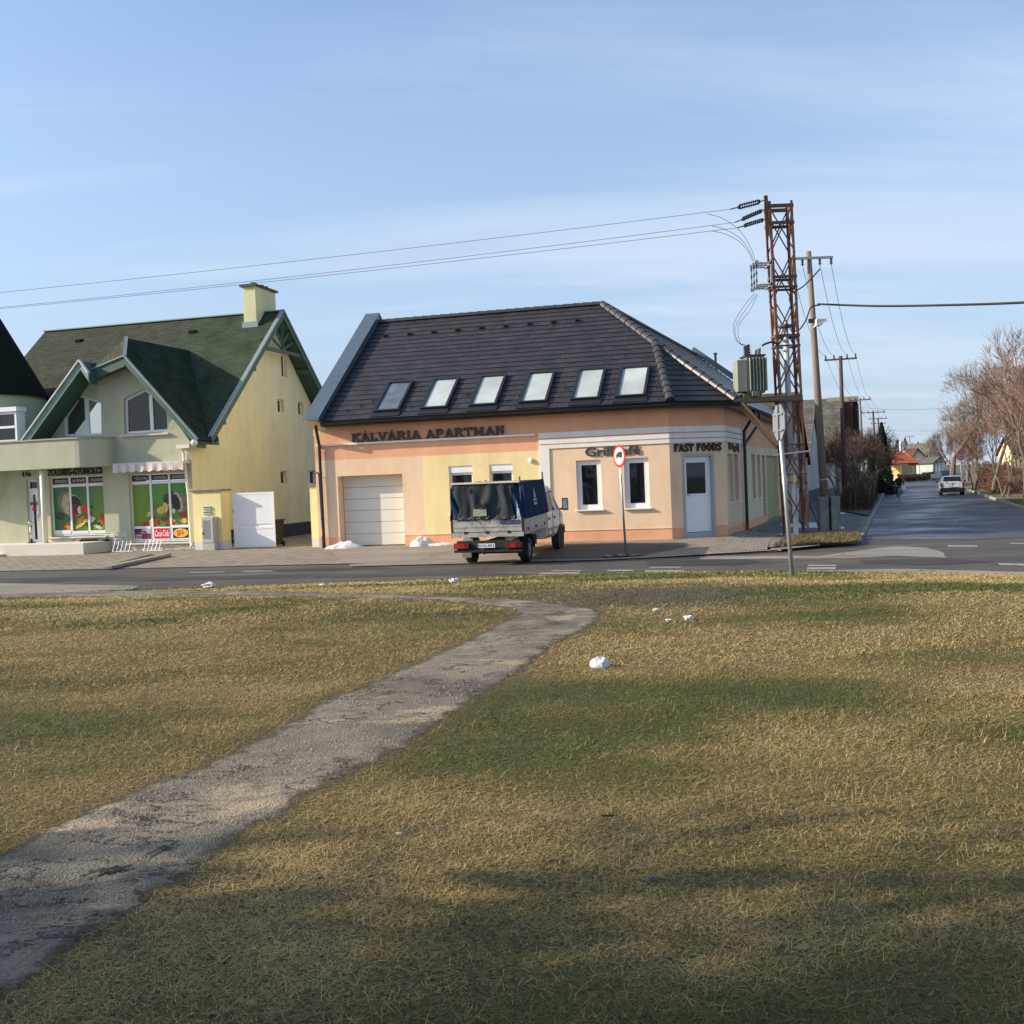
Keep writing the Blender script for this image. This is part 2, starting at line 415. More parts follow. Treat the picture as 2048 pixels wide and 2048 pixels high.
# ---------------------------------------------------------------- key frames of the place
_A = G(655, 1095, .2); _B = G(1345, 1078, .2); _C = G(1456, 1071, .2)
A0 = Vector((_A.x, _A.y, 0)); B0 = Vector((_B.x, _B.y, 0)); C0 = Vector((_C.x, _C.y, 0))
F1 = Fr(A0, B0 - A0)                 # long facade of the orange house (s to the right)
FC = Fr(B0, C0 - B0)                 # chamfered corner
SD = Vector((0.342, 0.94, 0)).normalized()
F2 = Fr(C0, SD)                      # facade along the side street
F3 = Fr(A0 - F1.n * 1.3, F1.u)       # facade of the green house, set back
Z0 = 0.2
def vnoise(x, y, seed=0):
    xi = np.floor(x).astype(np.int64); yi = np.floor(y).astype(np.int64); fx = x - xi; fy = y - yi
    def hsh(a, b):
        h = (a * 374761393 + b * 668265263 + seed * 982451653) & 0x7fffffff
        h = (h ^ (h >> 13)) * 1274126177 & 0x7fffffff
        return ((h ^ (h >> 16)) & 0xffff) / 65535.0
    sx = fx * fx * (3 - 2 * fx); sy = fy * fy * (3 - 2 * fy)
    return (hsh(xi, yi) * (1 - sx) + hsh(xi + 1, yi) * sx) * (1 - sy) + (hsh(xi, yi + 1) * (1 - sx) + hsh(xi + 1, yi + 1) * sx) * sy
def fbm(x, y, seed=0, o=4):
    r = 0; a = .5; t = 0
    for i in range(o): r = r + a * vnoise(x, y, seed + i); t += a; a *= .55; x = x * 2.03 + 7; y = y * 2.03 + 3
    return r / t
EX = [-60, -16, -6, 0, 3, 6, 8, 9.85, 14, 60]; EY = [29.5, 26.4, 25.5, 25.3, 24.9, 23.8, 22.4, 20.6, 16.5, -28]
def edgeY(x): return np.interp(x, EX, EY)
def lz(x, y):
    x = np.asarray(x, float); y = np.asarray(y, float)
    t = np.clip((edgeY(x) - y) / 12.0, 0, 1)
    k = np.clip(t * 8, 0, 1)
    return .03 + .67 * (1 - (1 - t) ** 1.6) + k * (.05 * (fbm(x * .35, y * .35, 5, 2) - .5) + .02 * (fbm(x * 1.7, y * 1.7, 9, 2) - .5))
def lzs(x, y): return float(lz(np.array([x]), np.array([y]))[0])
def T(px, py):
    z = .3
    for _ in range(14):
        p = G(px, py, z); z = .5 * z + .5 * lzs(p.x, min(p.y, 60))
    return G(px, py, z)
def pz(x, y):
    """height of the pavement in front of the houses"""
    d = (Vector((x, y, 0)) - A0).dot(F1.n)
    return Z0 - 0.034 * min(max(d, 0.0), 5.4)
def TP(px, py):
    z = .1
    for _ in range(10):
        p = G(px, py, z); z = pz(p.x, p.y)
    return G(px, py, z)
def pip(x, y, poly):
    ins = np.zeros(x.shape, bool); n = len(poly)
    for i in range(n):
        x1, y1 = poly[i][:2]; x2, y2 = poly[(i + 1) % n][:2]
        if y1 == y2: continue
        c = ((y1 > y) != (y2 > y)) & (x < (x2 - x1) * (y - y1) / (y2 - y1) + x1); ins ^= c
    return ins
def densify(poly, step, jit=0.0, closed=True):
    out = []; n = len(poly)
    for i in range(n if closed else n - 1):
        a = Vector(poly[i][:2]); b = Vector(poly[(i + 1) % n][:2]); k = max(1, int((b - a).length / step))
        for j in range(k):
            p = a.lerp(b, j / k)
            if jit and j: p += Vector((random.uniform(-jit, jit), random.uniform(-jit, jit)))
            out.append(p)
    if not closed: out.append(Vector(poly[-1][:2]))
    return out
def sheet(name, poly, zf, m, step=1.0, jit=0.0, grid=None, kind='structure', uvrot=0.0, dz=0.0, ustep=None, parent=None):
    P = densify(poly, ustep or step, jit)
    pts = list(P)
    if grid:
        xs = [p.x for p in P]; ys = [p.y for p in P]
        gx, gy = np.meshgrid(np.arange(min(xs) + grid * .5, max(xs), grid), np.arange(min(ys) + grid * .5, max(ys), grid))
        gx = gx.ravel() + rng.uniform(-.2, .2, gx.size) * grid; gy = gy.ravel() + rng.uniform(-.2, .2, gy.size) * grid
        k = pip(gx, gy, [(p.x, p.y) for p in P]); pts += [Vector((a, b)) for a, b in zip(gx[k], gy[k])]
    n = len(P)
    co, _, fc, *_r = delaunay_2d_cdt(pts, [(i, (i + 1) % n) for i in range(n)], [], 1, 1e-5)
    mb = MB(); mb.add([(c.x, c.y, zf(c.x, c.y) + dz) for c in co], [])
    for f in fc:
        a, b, c = [co[i] for i in f[:3]]
        if (b - a).cross(c - a) < 0: f = f[::-1]
        mb.f.append(tuple(f)); mb.m.append(0)
    cs, sn = math.cos(uvrot), math.sin(uvrot)
    o = mb.build(name, m, parent, smooth=True, autouv=lambda p, nn: (p.x * cs + p.y * sn, -p.x * sn + p.y * cs))
    if kind: o['kind'] = kind
    return o

# ---------------------------------------------------------------- ground materials
def asphalt(name, base, light, patch, aggs=220.0, spec=0.4, rough=.85):
    m, t, b = new_mat(name)
    b.inputs['Roughness'].default_value = rough; b.inputs['Specular IOR Level'].default_value = spec
    tcn = _n(t, 'ShaderNodeTexCoord'); s = tcn.outputs['Object']
    big = _n(t, 'ShaderNodeTexNoise', Scale=.35, Detail=7.0, Roughness=.62); t.links.new(s, big.inputs['Vector'])
    mpn = _n(t, 'ShaderNodeMapping'); mpn.inputs['Rotation'].default_value = (0, 0, .26); mpn.inputs['Scale'].default_value = (.12, 1.5, 1); t.links.new(s, mpn.inputs[0])
    stk = _n(t, 'ShaderNodeTexNoise', Scale=1.0, Detail=6.0, Roughness=.65); t.links.new(mpn.outputs[0], stk.inputs['Vector'])
    fine = _n(t, 'ShaderNodeTexNoise', Scale=aggs * .2, Detail=4.0, Roughness=.7); t.links.new(s, fine.inputs['Vector'])
    def mr(o, a, c2, lo=0, hi=1):
        n = _n(t, 'ShaderNodeMapRange'); n.inputs[1].default_value = a; n.inputs[2].default_value = c2; n.inputs[3].default_value = lo; n.inputs[4].default_value = hi; t.links.new(o, n.inputs[0]); return n.outputs[0]
    def mix(f, a, c2, bt='MIX'):
        n = _n(t, 'ShaderNodeMix', data_type='RGBA', blend_type=bt)
        for i, v in ((0, f), (6, a), (7, c2)):
            if isinstance(v, tuple): n.inputs[i].default_value = (*v, 1)
            elif isinstance(v, float): n.inputs[i].default_value = v
            else: t.links.new(v, n.inputs[i])
        return n.outputs[2]
    c = mix(mr(big.outputs[0], .35, .65), base, light)
    t.links.new(mr(big.outputs[0], .38, .62, max(.2, rough - .22), min(1, rough + .12)), b.inputs['Roughness'])
    c = mix(mr(stk.outputs[0], .5, .66, 0, .7), c, patch)
    c = mix(1.0, c, mr(fine.outputs[0], .3, .7, .72, 1.3), 'MULTIPLY')
    vo = _n(t, 'ShaderNodeTexVoronoi', Scale=.32, feature='DISTANCE_TO_EDGE'); wn = _n(t, 'ShaderNodeTexNoise', Scale=2.0, Detail=5.0); t.links.new(s, wn.inputs['Vector'])
    wx = _n(t, 'ShaderNodeMix', data_type='RGBA'); wx.inputs[0].default_value = .32; t.links.new(s, wx.inputs[6]); t.links.new(wn.outputs[1], wx.inputs[7]); t.links.new(wx.outputs[2], vo.inputs['Vector'])
    c = mix(mr(vo.outputs[0], .0, .008, .75, 0.0), c, (.018, .018, .018))
    t.links.new(c, b.inputs['Base Color'])
    bp = _n(t, 'ShaderNodeBump', Strength=.35, Distance=.01); t.links.new(fine.outputs[0], bp.inputs['Height']); t.links.new(bp.outputs[0], b.inputs['Normal'])
    return m
M_ROAD = asphalt('road_asphalt', (.046, .040, .034), (.088, .076, .062), (.15, .125, .095), rough=.85)
M_SIDE = asphalt('side_street_asphalt', (.048, .049, .052), (.068, .068, .070), (.11, .105, .095), rough=.55, spec=.4)
M_PATCH = asphalt('patch_asphalt', (.06, .055, .05), (.085, .078, .07), (.11, .10, .085))
M_CONC = asphalt('worn_concrete', (.22, .19, .15), (.29, .25, .20), (.16, .14, .11))
M_PATH0 = asphalt('path_asphalt', (.105, .092, .078), (.20, .168, .13), (.27, .215, .145), aggs=170.0)
def path_mat():
    m, t, b = new_mat('path_surface'); b.inputs['Roughness'].default_value = .92; b.inputs['Specular IOR Level'].default_value = .2
    s = _n(t, 'ShaderNodeTexCoord').outputs['Object']
    def noise(sc, d=6.0, r=.6, st=None):
        n = _n(t, 'ShaderNodeTexNoise', Scale=sc, Detail=d, Roughness=r)
        if st: mpn = _n(t, 'ShaderNodeMapping'); mpn.inputs['Scale'].default_value = st; mpn.inputs['Rotation'].default_value = (0, 0, .3); t.links.new(s, mpn.inputs[0]); t.links.new(mpn.outputs[0], n.inputs['Vector'])
        else: t.links.new(s, n.inputs['Vector'])
        return n.outputs[0]
    def mr(o, a, c2, lo=0.0, hi=1.0):
        n = _n(t, 'ShaderNodeMapRange'); n.inputs[1].default_value = a; n.inputs[2].default_value = c2; n.inputs[3].default_value = lo; n.inputs[4].default_value = hi; t.links.new(o, n.inputs[0]); return n.outputs[0]
    def mix(f, a, c2, bt='MIX'):
        n = _n(t, 'ShaderNodeMix', data_type='RGBA', blend_type=bt)
        for i, v in ((0, f), (6, a), (7, c2)):
            if isinstance(v, tuple): n.inputs[i].default_value = (*v, 1)
            elif isinstance(v, float): n.inputs[i].default_value = v
            else: t.links.new(v, n.inputs[i])
        return n.outputs[2]
    c = mix(mr(noise(1.1, 7, .65), .38, .62), (.125, .112, .088), (.235, .205, .150))
    c = mix(mr(noise(.8, 8, .7, (1, 2.2, 1)), .52, .60), c, (.36, .285, .185))          # sandy worn spots
    c = mix(mr(noise(2.6, 8, .7, (1, 1.2, 1)), .56, .63, 0, .6), c, (.075, .068, .062))   # old tar remains
    vo = _n(t, 'ShaderNodeTexVoronoi', Scale=85.0); t.links.new(s, vo.inputs['Vector']); sp = _n(t, 'ShaderNodeSeparateColor'); t.links.new(vo.outputs['Color'], sp.inputs[0])
    c = mix(1.0, c, mr(sp.outputs[0], 0, 1, .78, 1.25), 'MULTIPLY')
    ck = mr(noise(1.5, 9, .72, (1, 2.6, 1)), .492, .508); 
    cc = _n(t, 'ShaderNodeMath', operation='ABSOLUTE'); q = _n(t, 'ShaderNodeMath', operation='SUBTRACT'); q.inputs[1].default_value = .5; t.links.new(noise(1.5, 9, .7, (1, 1.5, 1)), q.inputs[0]); t.links.new(q.outputs[0], cc.inputs[0])
    gate = mr(noise(1.9, 3, .5), .42, .52)
    cr_ = _n(t, 'ShaderNodeMath', operation='MULTIPLY'); t.links.new(mr(cc.outputs[0], .0, .011, 1, 0), cr_.inputs[0]); t.links.new(gate, cr_.inputs[1])
    c = mix(cr_.outputs[0], c, (.022, .02, .018))
    at_ = _n(t, 'ShaderNodeAttribute', attribute_name='ed'); ea = _n(t, 'ShaderNodeMath', operation='MULTIPLY_ADD'); t.links.new(noise(6.5, 9, .75), ea.inputs[0]); ea.inputs[1].default_value = -.40; t.links.new(at_.outputs['Fac'], ea.inputs[2])
    tf = _n(t, 'ShaderNodeValToRGB'); t.links.new(noise(42.0, 10, .85), tf.inputs[0]); el_ = tf.color_ramp.elements; el_[0].position = .40; el_[0].color = (.025, .020, .007, 1); el_[1].position = .62; el_[1].color = (.27, .20, .075, 1)
    soil = mix(mr(ea.outputs[0], -.15, -.10), tf.outputs[0], (.07, .055, .036)); c = mix(mr(ea.outputs[0], -.10, -.03), soil, c); t.links.new(c, b.inputs['Base Color'])
    h = _n(t, 'ShaderNodeMath', operation='MULTIPLY_ADD'); t.links.new(noise(9.0, 8, .75), h.inputs[0]); h.inputs[1].default_value = 1.6; t.links.new(mr(vo.outputs['Distance'], 0, .7, .5, 0), h.inputs[2])
    h2 = _n(t, 'ShaderNodeMath', operation='SUBTRACT'); t.links.new(h.outputs[0], h2.inputs[0]); t.links.new(cr_.outputs[0], h2.inputs[1])
    bp = _n(t, 'ShaderNodeBump', Strength=.8, Distance=.014); t.links.new(h2.outputs[0], bp.inputs['Height']); t.links.new(bp.outputs[0], b.inputs['Normal'])
    return m
M_PATH = path_mat()
M_PAVE = brick_mat('paving_slabs', (.33, .275, .205), (.25, .215, .165), (.10, .088, .072), .4, .2, .02, .9, .5, .5, 'UV', .35)
M_PAVER = brick_mat('brick_pavers', (.38, .315, .235), (.29, .24, .185), (.09, .08, .065), .2, .1, .012, .9, .5, .5, 'UV', .3)
M_KERB = mat('kerb_stone', (.30, .27, .23), .9, .25, 3, .6, 40, dirt=((.08, .075, .065), 5.0))
M_PAINT = mat('road_paint', (.38, .36, .32), .8, .3, 4, .3, 60, col2=(.20, .185, .16), dirt=((.11, .10, .09), 7.0))
M_SOIL = mat('soil', (.11, .085, .06), .95, .3, 5, .8, 30, col2=(.06, .047, .034), dirt=((.15, .12, .09), 9.0))

# far ground sheet to the horizon
mb = MB(); mb.quad((-1500, -500, -.12), (1500, -500, -.12), (1500, 2500, -.12), (-1500, 2500, -.12))
tag(mb.build('ground', mat('far_ground', (.10, .09, .05), .95, .3, .08, col2=(.06, .075, .035))), kind='structure')

# ---------------------------------------------------------------- lawn height field
LX = np.concatenate([np.arange(-60, -20, 2.0), np.arange(-20, 18, .25), np.arange(18, 61, 2.0)])
lawn_v, lawn_f, att_g, att_d = [], [], [], []
def green_mask(x, y):
    g = fbm(x * .55 + 3, y * .8, 21, 4); g2 = fbm(x * .16, y * .42, 41, 3)
    v = (g - .5) * 2.0 + (g2 - .5) * 1.5 + .49
    v = v + .55 * np.exp(-(((x - 6) / 4.5) ** 2 + ((y - (edgeY(x) - 3.2)) / 1.8) ** 2))      # greener by the sign
    v = v + .12 * np.clip((7 - y) / 3, 0, 1) - .10 * np.exp(-((y - 8.6) / 1.2) ** 2) * (x > -1)
    v = v - .10 * (x < -1.5) * (y > 8)
    return np.clip(v, 0, 1)
_dp = T(1262, 1184); _dp2 = T(1340, 1205); _dp3 = T(760, 1178)
def dirt_mask(x, y):
    n = fbm(x * 1.3, y * 1.3, 77, 3) * .9 + .55
    d = np.exp(-(((x - _dp.x) / 1.6) ** 2 + ((y - _dp.y) / 1.5) ** 2)) * 1.5 + .6 * np.exp(-(((x - _dp2.x) / 1.6) ** 2 + ((y - _dp2.y) / 1.0) ** 2))
    e = np.clip(1.1 - (edgeY(x) - y) / .8, 0, 1) * 1.0 * (x < 4) + np.clip(1.1 - (edgeY(x) - y) / 2.2, 0, 1) * 1.1 * (x < -2.0)
    return np.clip((d + e) * n, 0, 1)
nY = 150
tt = np.concatenate([[0], np.cumsum(np.linspace(.35, 1.6, nY - 1))]); tt = tt / tt[-1]
for j in range(nY):
    for x in LX:
        e = float(edgeY(x)) + .10 * (float(vnoise(np.array([x * 2.3]), np.array([.5]), 3)[0]) - .5) + .05 * (float(vnoise(np.array([x * 9.]), np.array([.5]), 4)[0]) - .5)
        y = e - tt[j] * (e + 45)
        lawn_v.append((x, y, 0))
V = np.array(lawn_v); V[:, 2] = lz(V[:, 0], V[:, 1])
nx = len(LX); V[:nx, 2] = -.05; 
for j in range(nY - 1):
    for i in range(nx - 1):
        a = j * nx + i; lawn_f.append((a, a + nx, a + nx + 1, a + 1))
me = bpy.data.meshes.new('lawn'); me.from_pydata(V.tolist(), [], lawn_f)
for nm, arr in (('gr', green_mask(V[:, 0], V[:, 1])), ('dt', dirt_mask(V[:, 0], V[:, 1]))):
    at = me.attributes.new(nm, 'FLOAT', 'POINT'); at.data.foreach_set('value', arr.astype(np.float32))
me.polygons.foreach_set('use_smooth', [True] * len(me.polygons)); me.update()
def grass_mat(name, blade):
    m, t, b = new_mat(name)
    b.inputs['Roughness'].default_value = .85; b.inputs['Specular IOR Level'].default_value = .25
    ag = _n(t, 'ShaderNodeAttribute', attribute_name='gr'); tcn = _n(t, 'ShaderNodeTexCoord')
    def mix(f, a, c2, bt='MIX'):
        n = _n(t, 'ShaderNodeMix', data_type='RGBA', blend_type=bt)
        for i, v in ((0, f), (6, a), (7, c2)):
            if isinstance(v, tuple): n.inputs[i].default_value = (*v, 1)
            elif isinstance(v, float): n.inputs[i].default_value = v
            else: t.links.new(v, n.inputs[i])
        return n.outputs[2]
    if blade:
        ar = _n(t, 'ShaderNodeAttribute', attribute_name='rn')
        sm = _n(t, 'ShaderNodeMath', operation='MULTIPLY_ADD'); t.links.new(ar.outputs['Fac'], sm.inputs[0]); sm.inputs[1].default_value = .9; 
        s2 = _n(t, 'ShaderNodeMath', operation='SUBTRACT'); t.links.new(ag.outputs['Fac'], s2.inputs[0]); s2.inputs[1].default_value = .45; t.links.new(s2.outputs[0], sm.inputs[2])
        r = _n(t, 'ShaderNodeValToRGB'); t.links.new(sm.outputs[0], r.inputs[0])
        e = r.color_ramp.elements; e[0].position = 0.0; e[0].color = (.52, .385, .165, 1); e[1].position = 1.0; e[1].color = (.07, .10, .02, 1)
        for p, c in ((.22, (.39, .285, .105, 1)), (.45, (.24, .195, .062, 1)), (.72, (.14, .145, .038, 1))): k = e.new(p); k.color = c
        t.links.new(r.outputs[0], b.inputs['Base Color'])
    else:
        ad = _n(t, 'ShaderNodeAttribute', attribute_name='dt')
        n1_ = _n(t, 'ShaderNodeTexNoise', Scale=42.0, Detail=10.0, Roughness=.85); t.links.new(tcn.outputs['Object'], n1_.inputs['Vector'])
        r = _n(t, 'ShaderNodeValToRGB'); t.links.new(n1_.outputs[0], r.inputs[0])
        e = r.color_ramp.elements; e[0].position = .40; e[0].color = (.030, .022, .008, 1); e[1].position = .62; e[1].color = (.36, .25, .095, 1)
        r2 = _n(t, 'ShaderNodeValToRGB'); t.links.new(n1_.outputs[0], r2.inputs[0])
        e = r2.color_ramp.elements; e[0].position = .40; e[0].color = (.016, .020, .005, 1); e[1].position = .62; e[1].color = (.17, .17, .045, 1)
        c = mix(ag.outputs['Fac'], r.outputs[0], r2.outputs[0])
        r3 = _n(t, 'ShaderNodeValToRGB'); n9 = _n(t, 'ShaderNodeTexNoise', Scale=11.0, Detail=9.0, Roughness=.8); t.links.new(tcn.outputs['Object'], n9.inputs['Vector']); t.links.new(n9.outputs[0], r3.inputs[0])
        e = r3.color_ramp.elements; e[0].position = .38; e[0].color = (.035, .026, .018, 1); e[1].position = .64; e[1].color = (.17, .13, .085, 1)
        c = mix(ad.outputs['Fac'], c, r3.outputs[0])
        t.links.new(c, b.inputs['Base Color'])
        bp = _n(t, 'ShaderNodeBump', Strength=.9, Distance=.04); t.links.new(n1_.outputs[0], bp.inputs['Height']); t.links.new(bp.outputs[0], b.inputs['Normal'])
    return m
me.materials.append(grass_mat('lawn_turf', False))
lawn = bpy.data.objects.new('lawn', me); COL.objects.link(lawn); lawn['kind'] = 'structure'

# ---------------------------------------------------------------- worn path
PATH_PX = [(0, 1694), (106, 1636), (238, 1580), (371, 1535), (530, 1461), (636, 1398), (740, 1360), (822, 1324), (928, 1276), (991, 1244), (1026, 1229),
           (997, 1218), (875, 1203), (689, 1197), (371, 1191), (0, 1196), (-300, 1206), (-300, 1194), (0, 1186), (254, 1182), (530, 1183), (673, 1187), (858, 1190), (1024, 1197), (1104, 1204),
           (1199, 1217), (1220, 1226), (1212, 1238), (1183, 1260), (1119, 1292), (1056, 1345), (1020, 1368), (970, 1400), (901, 1453), (795, 1517), (668, 1580),
           (583, 1638), (503, 1676), (424, 1745), (318, 1813), (239, 1861), (159, 1925), (80, 1983), (0, 2025), (-700, 2400), (-900, 2060)]
PATH_W = [(p.x, p.y) for p in (T(*q) for q in PATH_PX)]
random.seed(3)
path = sheet('path', PATH_W, lambda x, y: lzs(x, y), M_PATH, ustep=.11, jit=.04, grid=.11, dz=.0)
_pn = np.array([v.co[:] for v in path.data.vertices])
_nz = .020 * (fbm(_pn[:, 0] * 2.2, _pn[:, 1] * 3.5, 61, 4) - .5); _A2 = np.array(PATH_W); _B2 = np.roll(_A2, -1, 0); _D2 = _B2 - _A2; _q = _pn[:, None, :2] - _A2[None]; _tt = np.clip((_q * _D2).sum(2) / (_D2 ** 2).sum(1), 0, 1); _ed = np.sqrt(((_q - _tt[..., None] * _D2) ** 2).sum(2)).min(1)
_pn[:, 2] += -.004 + np.clip(_ed / .22, 0, 1) * (.017 + _nz); path.data.vertices.foreach_set('co', _pn.astype(np.float32).ravel())
_at = path.data.attributes.new('ed', 'FLOAT', 'POINT'); _at.data.foreach_set('value', np.minimum(_ed, 1.0).astype(np.float32))
random.seed(7)
mb = MB(); _cp = [T(*q) for q in ((143, 1771), (178, 1760), (212, 1750), (238, 1748), (262, 1743), (282, 1730), (299, 1717), (320, 1709), (340, 1704), (366, 1690))]
_fine = []
for a_, b_ in zip(_cp, _cp[1:]):
    for k in range(5): q_ = a_.lerp(b_, k / 5); _fine.append((q_.x + random.uniform(-.008, .008), q_.y + random.uniform(-.02, .02)))
for (a_, b_, wa_, wb_2) in [(_fine[i], _fine[i + 1], .004 + .022 * abs(math.sin(i * .13)) , .004 + .022 * abs(math.sin((i + 1) * .13))) for i in range(len(_fine) - 1)]:
    za_ = lzs(*a_) + .026; zb_2 = lzs(*b_) + .026; mb.quad((a_[0], a_[1] - wa_, za_), (b_[0], b_[1] - wb_2, zb_2), (b_[0], b_[1] + wb_2, zb_2), (a_[0], a_[1] + wa_, za_))
tag(mb.build('path_crack', mat('crack_soil', (.02, .017, .013), .95, .2, 20)), kind='structure')
# stones and crumbs lying on the path
def scatter_bits(name, n, ybox, sz, m, inpath=True, zf=None):
    mbs = MB(); c = 0
    PP = PATH_W
    while c < n:
        y = ybox[0] + (ybox[1] - ybox[0]) * random.random() ** 1.6; x = random.uniform(-.6 * y, .25 * y)
        if not all(bool(pip(np.array([x + a_]), np.array([y + b_]), PP)[0]) for a_, b_ in ((.2, 0), (-.2, 0), (0, .25), (0, -.25))): continue
        r = sz * random.uniform(.35, 1.2) * (.6 + y * .08); z = lzs(x, y) + .016; q = []
        for k in range(6):
            a = k * math.pi / 3 + random.uniform(-.3, .3); q.append((x + math.cos(a) * r * random.uniform(.6, 1.1), y + math.sin(a) * r * random.uniform(.6, 1.1), z - .01))
        t = [(x + (p[0] - x) * .6, y + (p[1] - y) * .6, z + r * .12) for p in q]
        mbs.add(q + t, [(6, 7, 8, 9, 10, 11)] + [(k, (k + 1) % 6, (k + 1) % 6 + 6, k + 6) for k in range(6)]); c += 1
    o = mbs.build(name, m); return o
tag(scatter_bits('gravel', 3000, (3.0, 10), .006, mat('gravel_stone', (.26, .23, .185), .85, .5, 30, col2=(.42, .37, .29))), kind='stuff')

# ---------------------------------------------------------------- grass blades (fine short turf, one mesh)
def blades():
    xs, ys, hs, ws = [], [], [], []
    for (y0, y1, dens, h, w) in ((2.6, 4.2, 22000, .022, .0016), (4.2, 6, 14000, .023, .0021), (6, 9, 8000, .026, .003), (9, 13, 3400, .032, .005), (13, 19, 1400, .042, .009), (19, 26.4, 600, .05, .015)):
        area = (.56 * (y0 + y1) + 2.6) * (y1 - y0); n = int(area * dens)
        y = rng.uniform(y0, y1, n); x = rng.uniform(-1, 1, n) * (.56 * y + 1.3)
        xs.append(x); ys.append(y); hs.append(h * rng.uniform(.45, 1.5, n)); ws.append(w * rng.uniform(.6, 1.4, n))
    x, y, h, w = map(np.concatenate, (xs, ys, hs, ws))
    ok = (y < edgeY(x) - .12) & ~pip(x + rng.normal(0, .11, x.size), y + rng.normal(0, .15, x.size), PATH_W)
    x, y, h, w = x[ok], y[ok], h[ok], w[ok]
    clump = fbm(x * 7, y * 7, 91, 2); ok = rng.uniform(0, 1, x.size) < np.clip(.35 + 1.1 * clump, 0, 1) * (1 - .80 * dirt_mask(x, y))
    x, y, h, w = x[ok], y[ok], h[ok], w[ok]; n = x.size
    h = h * (.7 + .7 * fbm(x * 2.2, y * 2.2, 15, 2))
    long = rng.uniform(0, 1, n) < np.where(y < 7.5, .03, .0); h = np.where(long, h * 2.3, h)
    g = green_mask(x, y); z = lz(x, y)
    a = rng.uniform(0, 2 * np.pi, n); up = rng.uniform(0, 1, n) < .12 + .30 * g
    el = np.where(up, rng.uniform(.5, 1.25, n), rng.uniform(.03, .42, n)); L = h * np.where(up, .9, 1.45)
    dx, dy = np.cos(a), np.sin(a); b = a + np.pi / 2 + rng.uniform(-.5, .5, n); bx_, by_ = np.cos(b) * w * .5, np.sin(b) * w * .5
    hx = dx * L * .5 * np.cos(el); hy = dy * L * .5 * np.cos(el); hz_ = L * .5 * np.sin(el); e2_ = el - rng.uniform(-.1, .45, n); a2 = a + rng.uniform(-.35, .35, n)
    tx = hx + np.cos(a2) * L * .5 * np.cos(e2_); ty = hy + np.sin(a2) * L * .5 * np.cos(e2_); tz = np.maximum(hz_ + L * .5 * np.sin(e2_), .002)
    z = z + np.where(up, 0, rng.uniform(0, .010, n))
    z = z - .004
    P = np.empty((n, 5, 3))
    P[:, 0] = np.stack([x - bx_, y - by_, z], 1); P[:, 1] = np.stack([x + bx_, y + by_, z], 1)
    P[:, 2] = np.stack([x + hx + bx_ * .8, y + hy + by_ * .8, z + hz_], 1); P[:, 3] = np.stack([x + hx - bx_ * .8, y + hy - by_ * .8, z + hz_], 1)
    P[:, 4] = np.stack([x + tx, y + ty, z + tz], 1)
    me = bpy.data.meshes.new('grass'); me.vertices.add(n * 5); me.vertices.foreach_set('co', P.astype(np.float32).ravel())
    base = (np.arange(n) * 5)[:, None]
    idx = np.concatenate([base + np.array([0, 1, 2, 3]), base + np.array([3, 2, 4])], 1).astype(np.int32)
    me.loops.add(n * 7); me.loops.foreach_set('vertex_index', idx.ravel())
    me.polygons.add(n * 2); st = (np.arange(n) * 7)[:, None] + np.array([0, 4]); me.polygons.foreach_set('loop_start', st.astype(np.int32).ravel())
    me.update(calc_edges=True)
    rn = rng.uniform(0, 1, n); rn = np.where(long & (rng.uniform(0, 1, n) < .8), -.3 + .3 * rn, rn)
    for nm, arr in (('gr', g), ('rn', rn)):
        at = me.attributes.new(nm, 'FLOAT', 'POINT'); at.data.foreach_set('value', np.repeat(arr, 5).astype(np.float32))
    me.materials.append(grass_mat('grass_blades', True))
    o = bpy.data.objects.new('grass', me); COL.objects.link(o); o['kind'] = 'stuff'
    return n
NBL = blades()
print('blades', NBL)

# ---------------------------------------------------------------- roads and pavements
def W2(p): return (p.x, p.y)
far_edge = [W2(F1.P(s, 0, 5.45 + .12 * math.sin(s * 1.7))) for s in (-60, -30, -20, -14, -10, -6, -2, 2, 6, 10)]
e = [W2(G(1440, 1106)), W2(G(1542, 1101)), W2(G(1640, 1092)), W2(G(1700, 1089)), W2(G(1722, 1084))]
KL = Vector(W2(G(1728, 1077))).to_3d(); SD3 = SD
sl = [KL + SD3 * t for t in (0, 6, 14, 24, 36, 50, 66, 84, 100)]
curve = []
p = sl[-1].copy(); ang = math.atan2(SD.y, SD.x)
for i in range(22):
    ang -= .020 + .0012 * i; p = p + Vector((math.cos(ang), math.sin(ang), 0)) * 8; curve.append((p.copy(), ang))
NR = Vector((SD.y, -SD.x, 0)); RW = 6.5
left_side = [W2(q) for q in sl] + [W2(q) for q, a in curve]
right_side = [W2(q + Vector((math.sin(a), -math.cos(a), 0)) * RW) for q, a in curve][::-1] + [W2(q + NR * RW) for q in sl[::-1]]
jr = KL + NR * RW
right_corner = [W2(jr - SD3 * 1 + NR * .3), W2(jr - SD3 * 3.2 + NR * 1.4), W2(jr - SD3 * 5.2 + NR * 4), W2(jr - SD3 * 6 + NR * 9), (60, -10)]
near = [(60, -32), (14, 16.2), (9.85, 20.3), (8, 22.0), (6, 23.4), (3, 24.5), (0, 24.9), (-6, 25.1), (-16, 26.0), (-60, 29.0)]
road_poly = far_edge + e + left_side
road_poly = [q for q in road_poly] + right_side + right_corner + near
sheet('road', road_poly, lambda x, y: 0.0, M_ROAD, step=400)
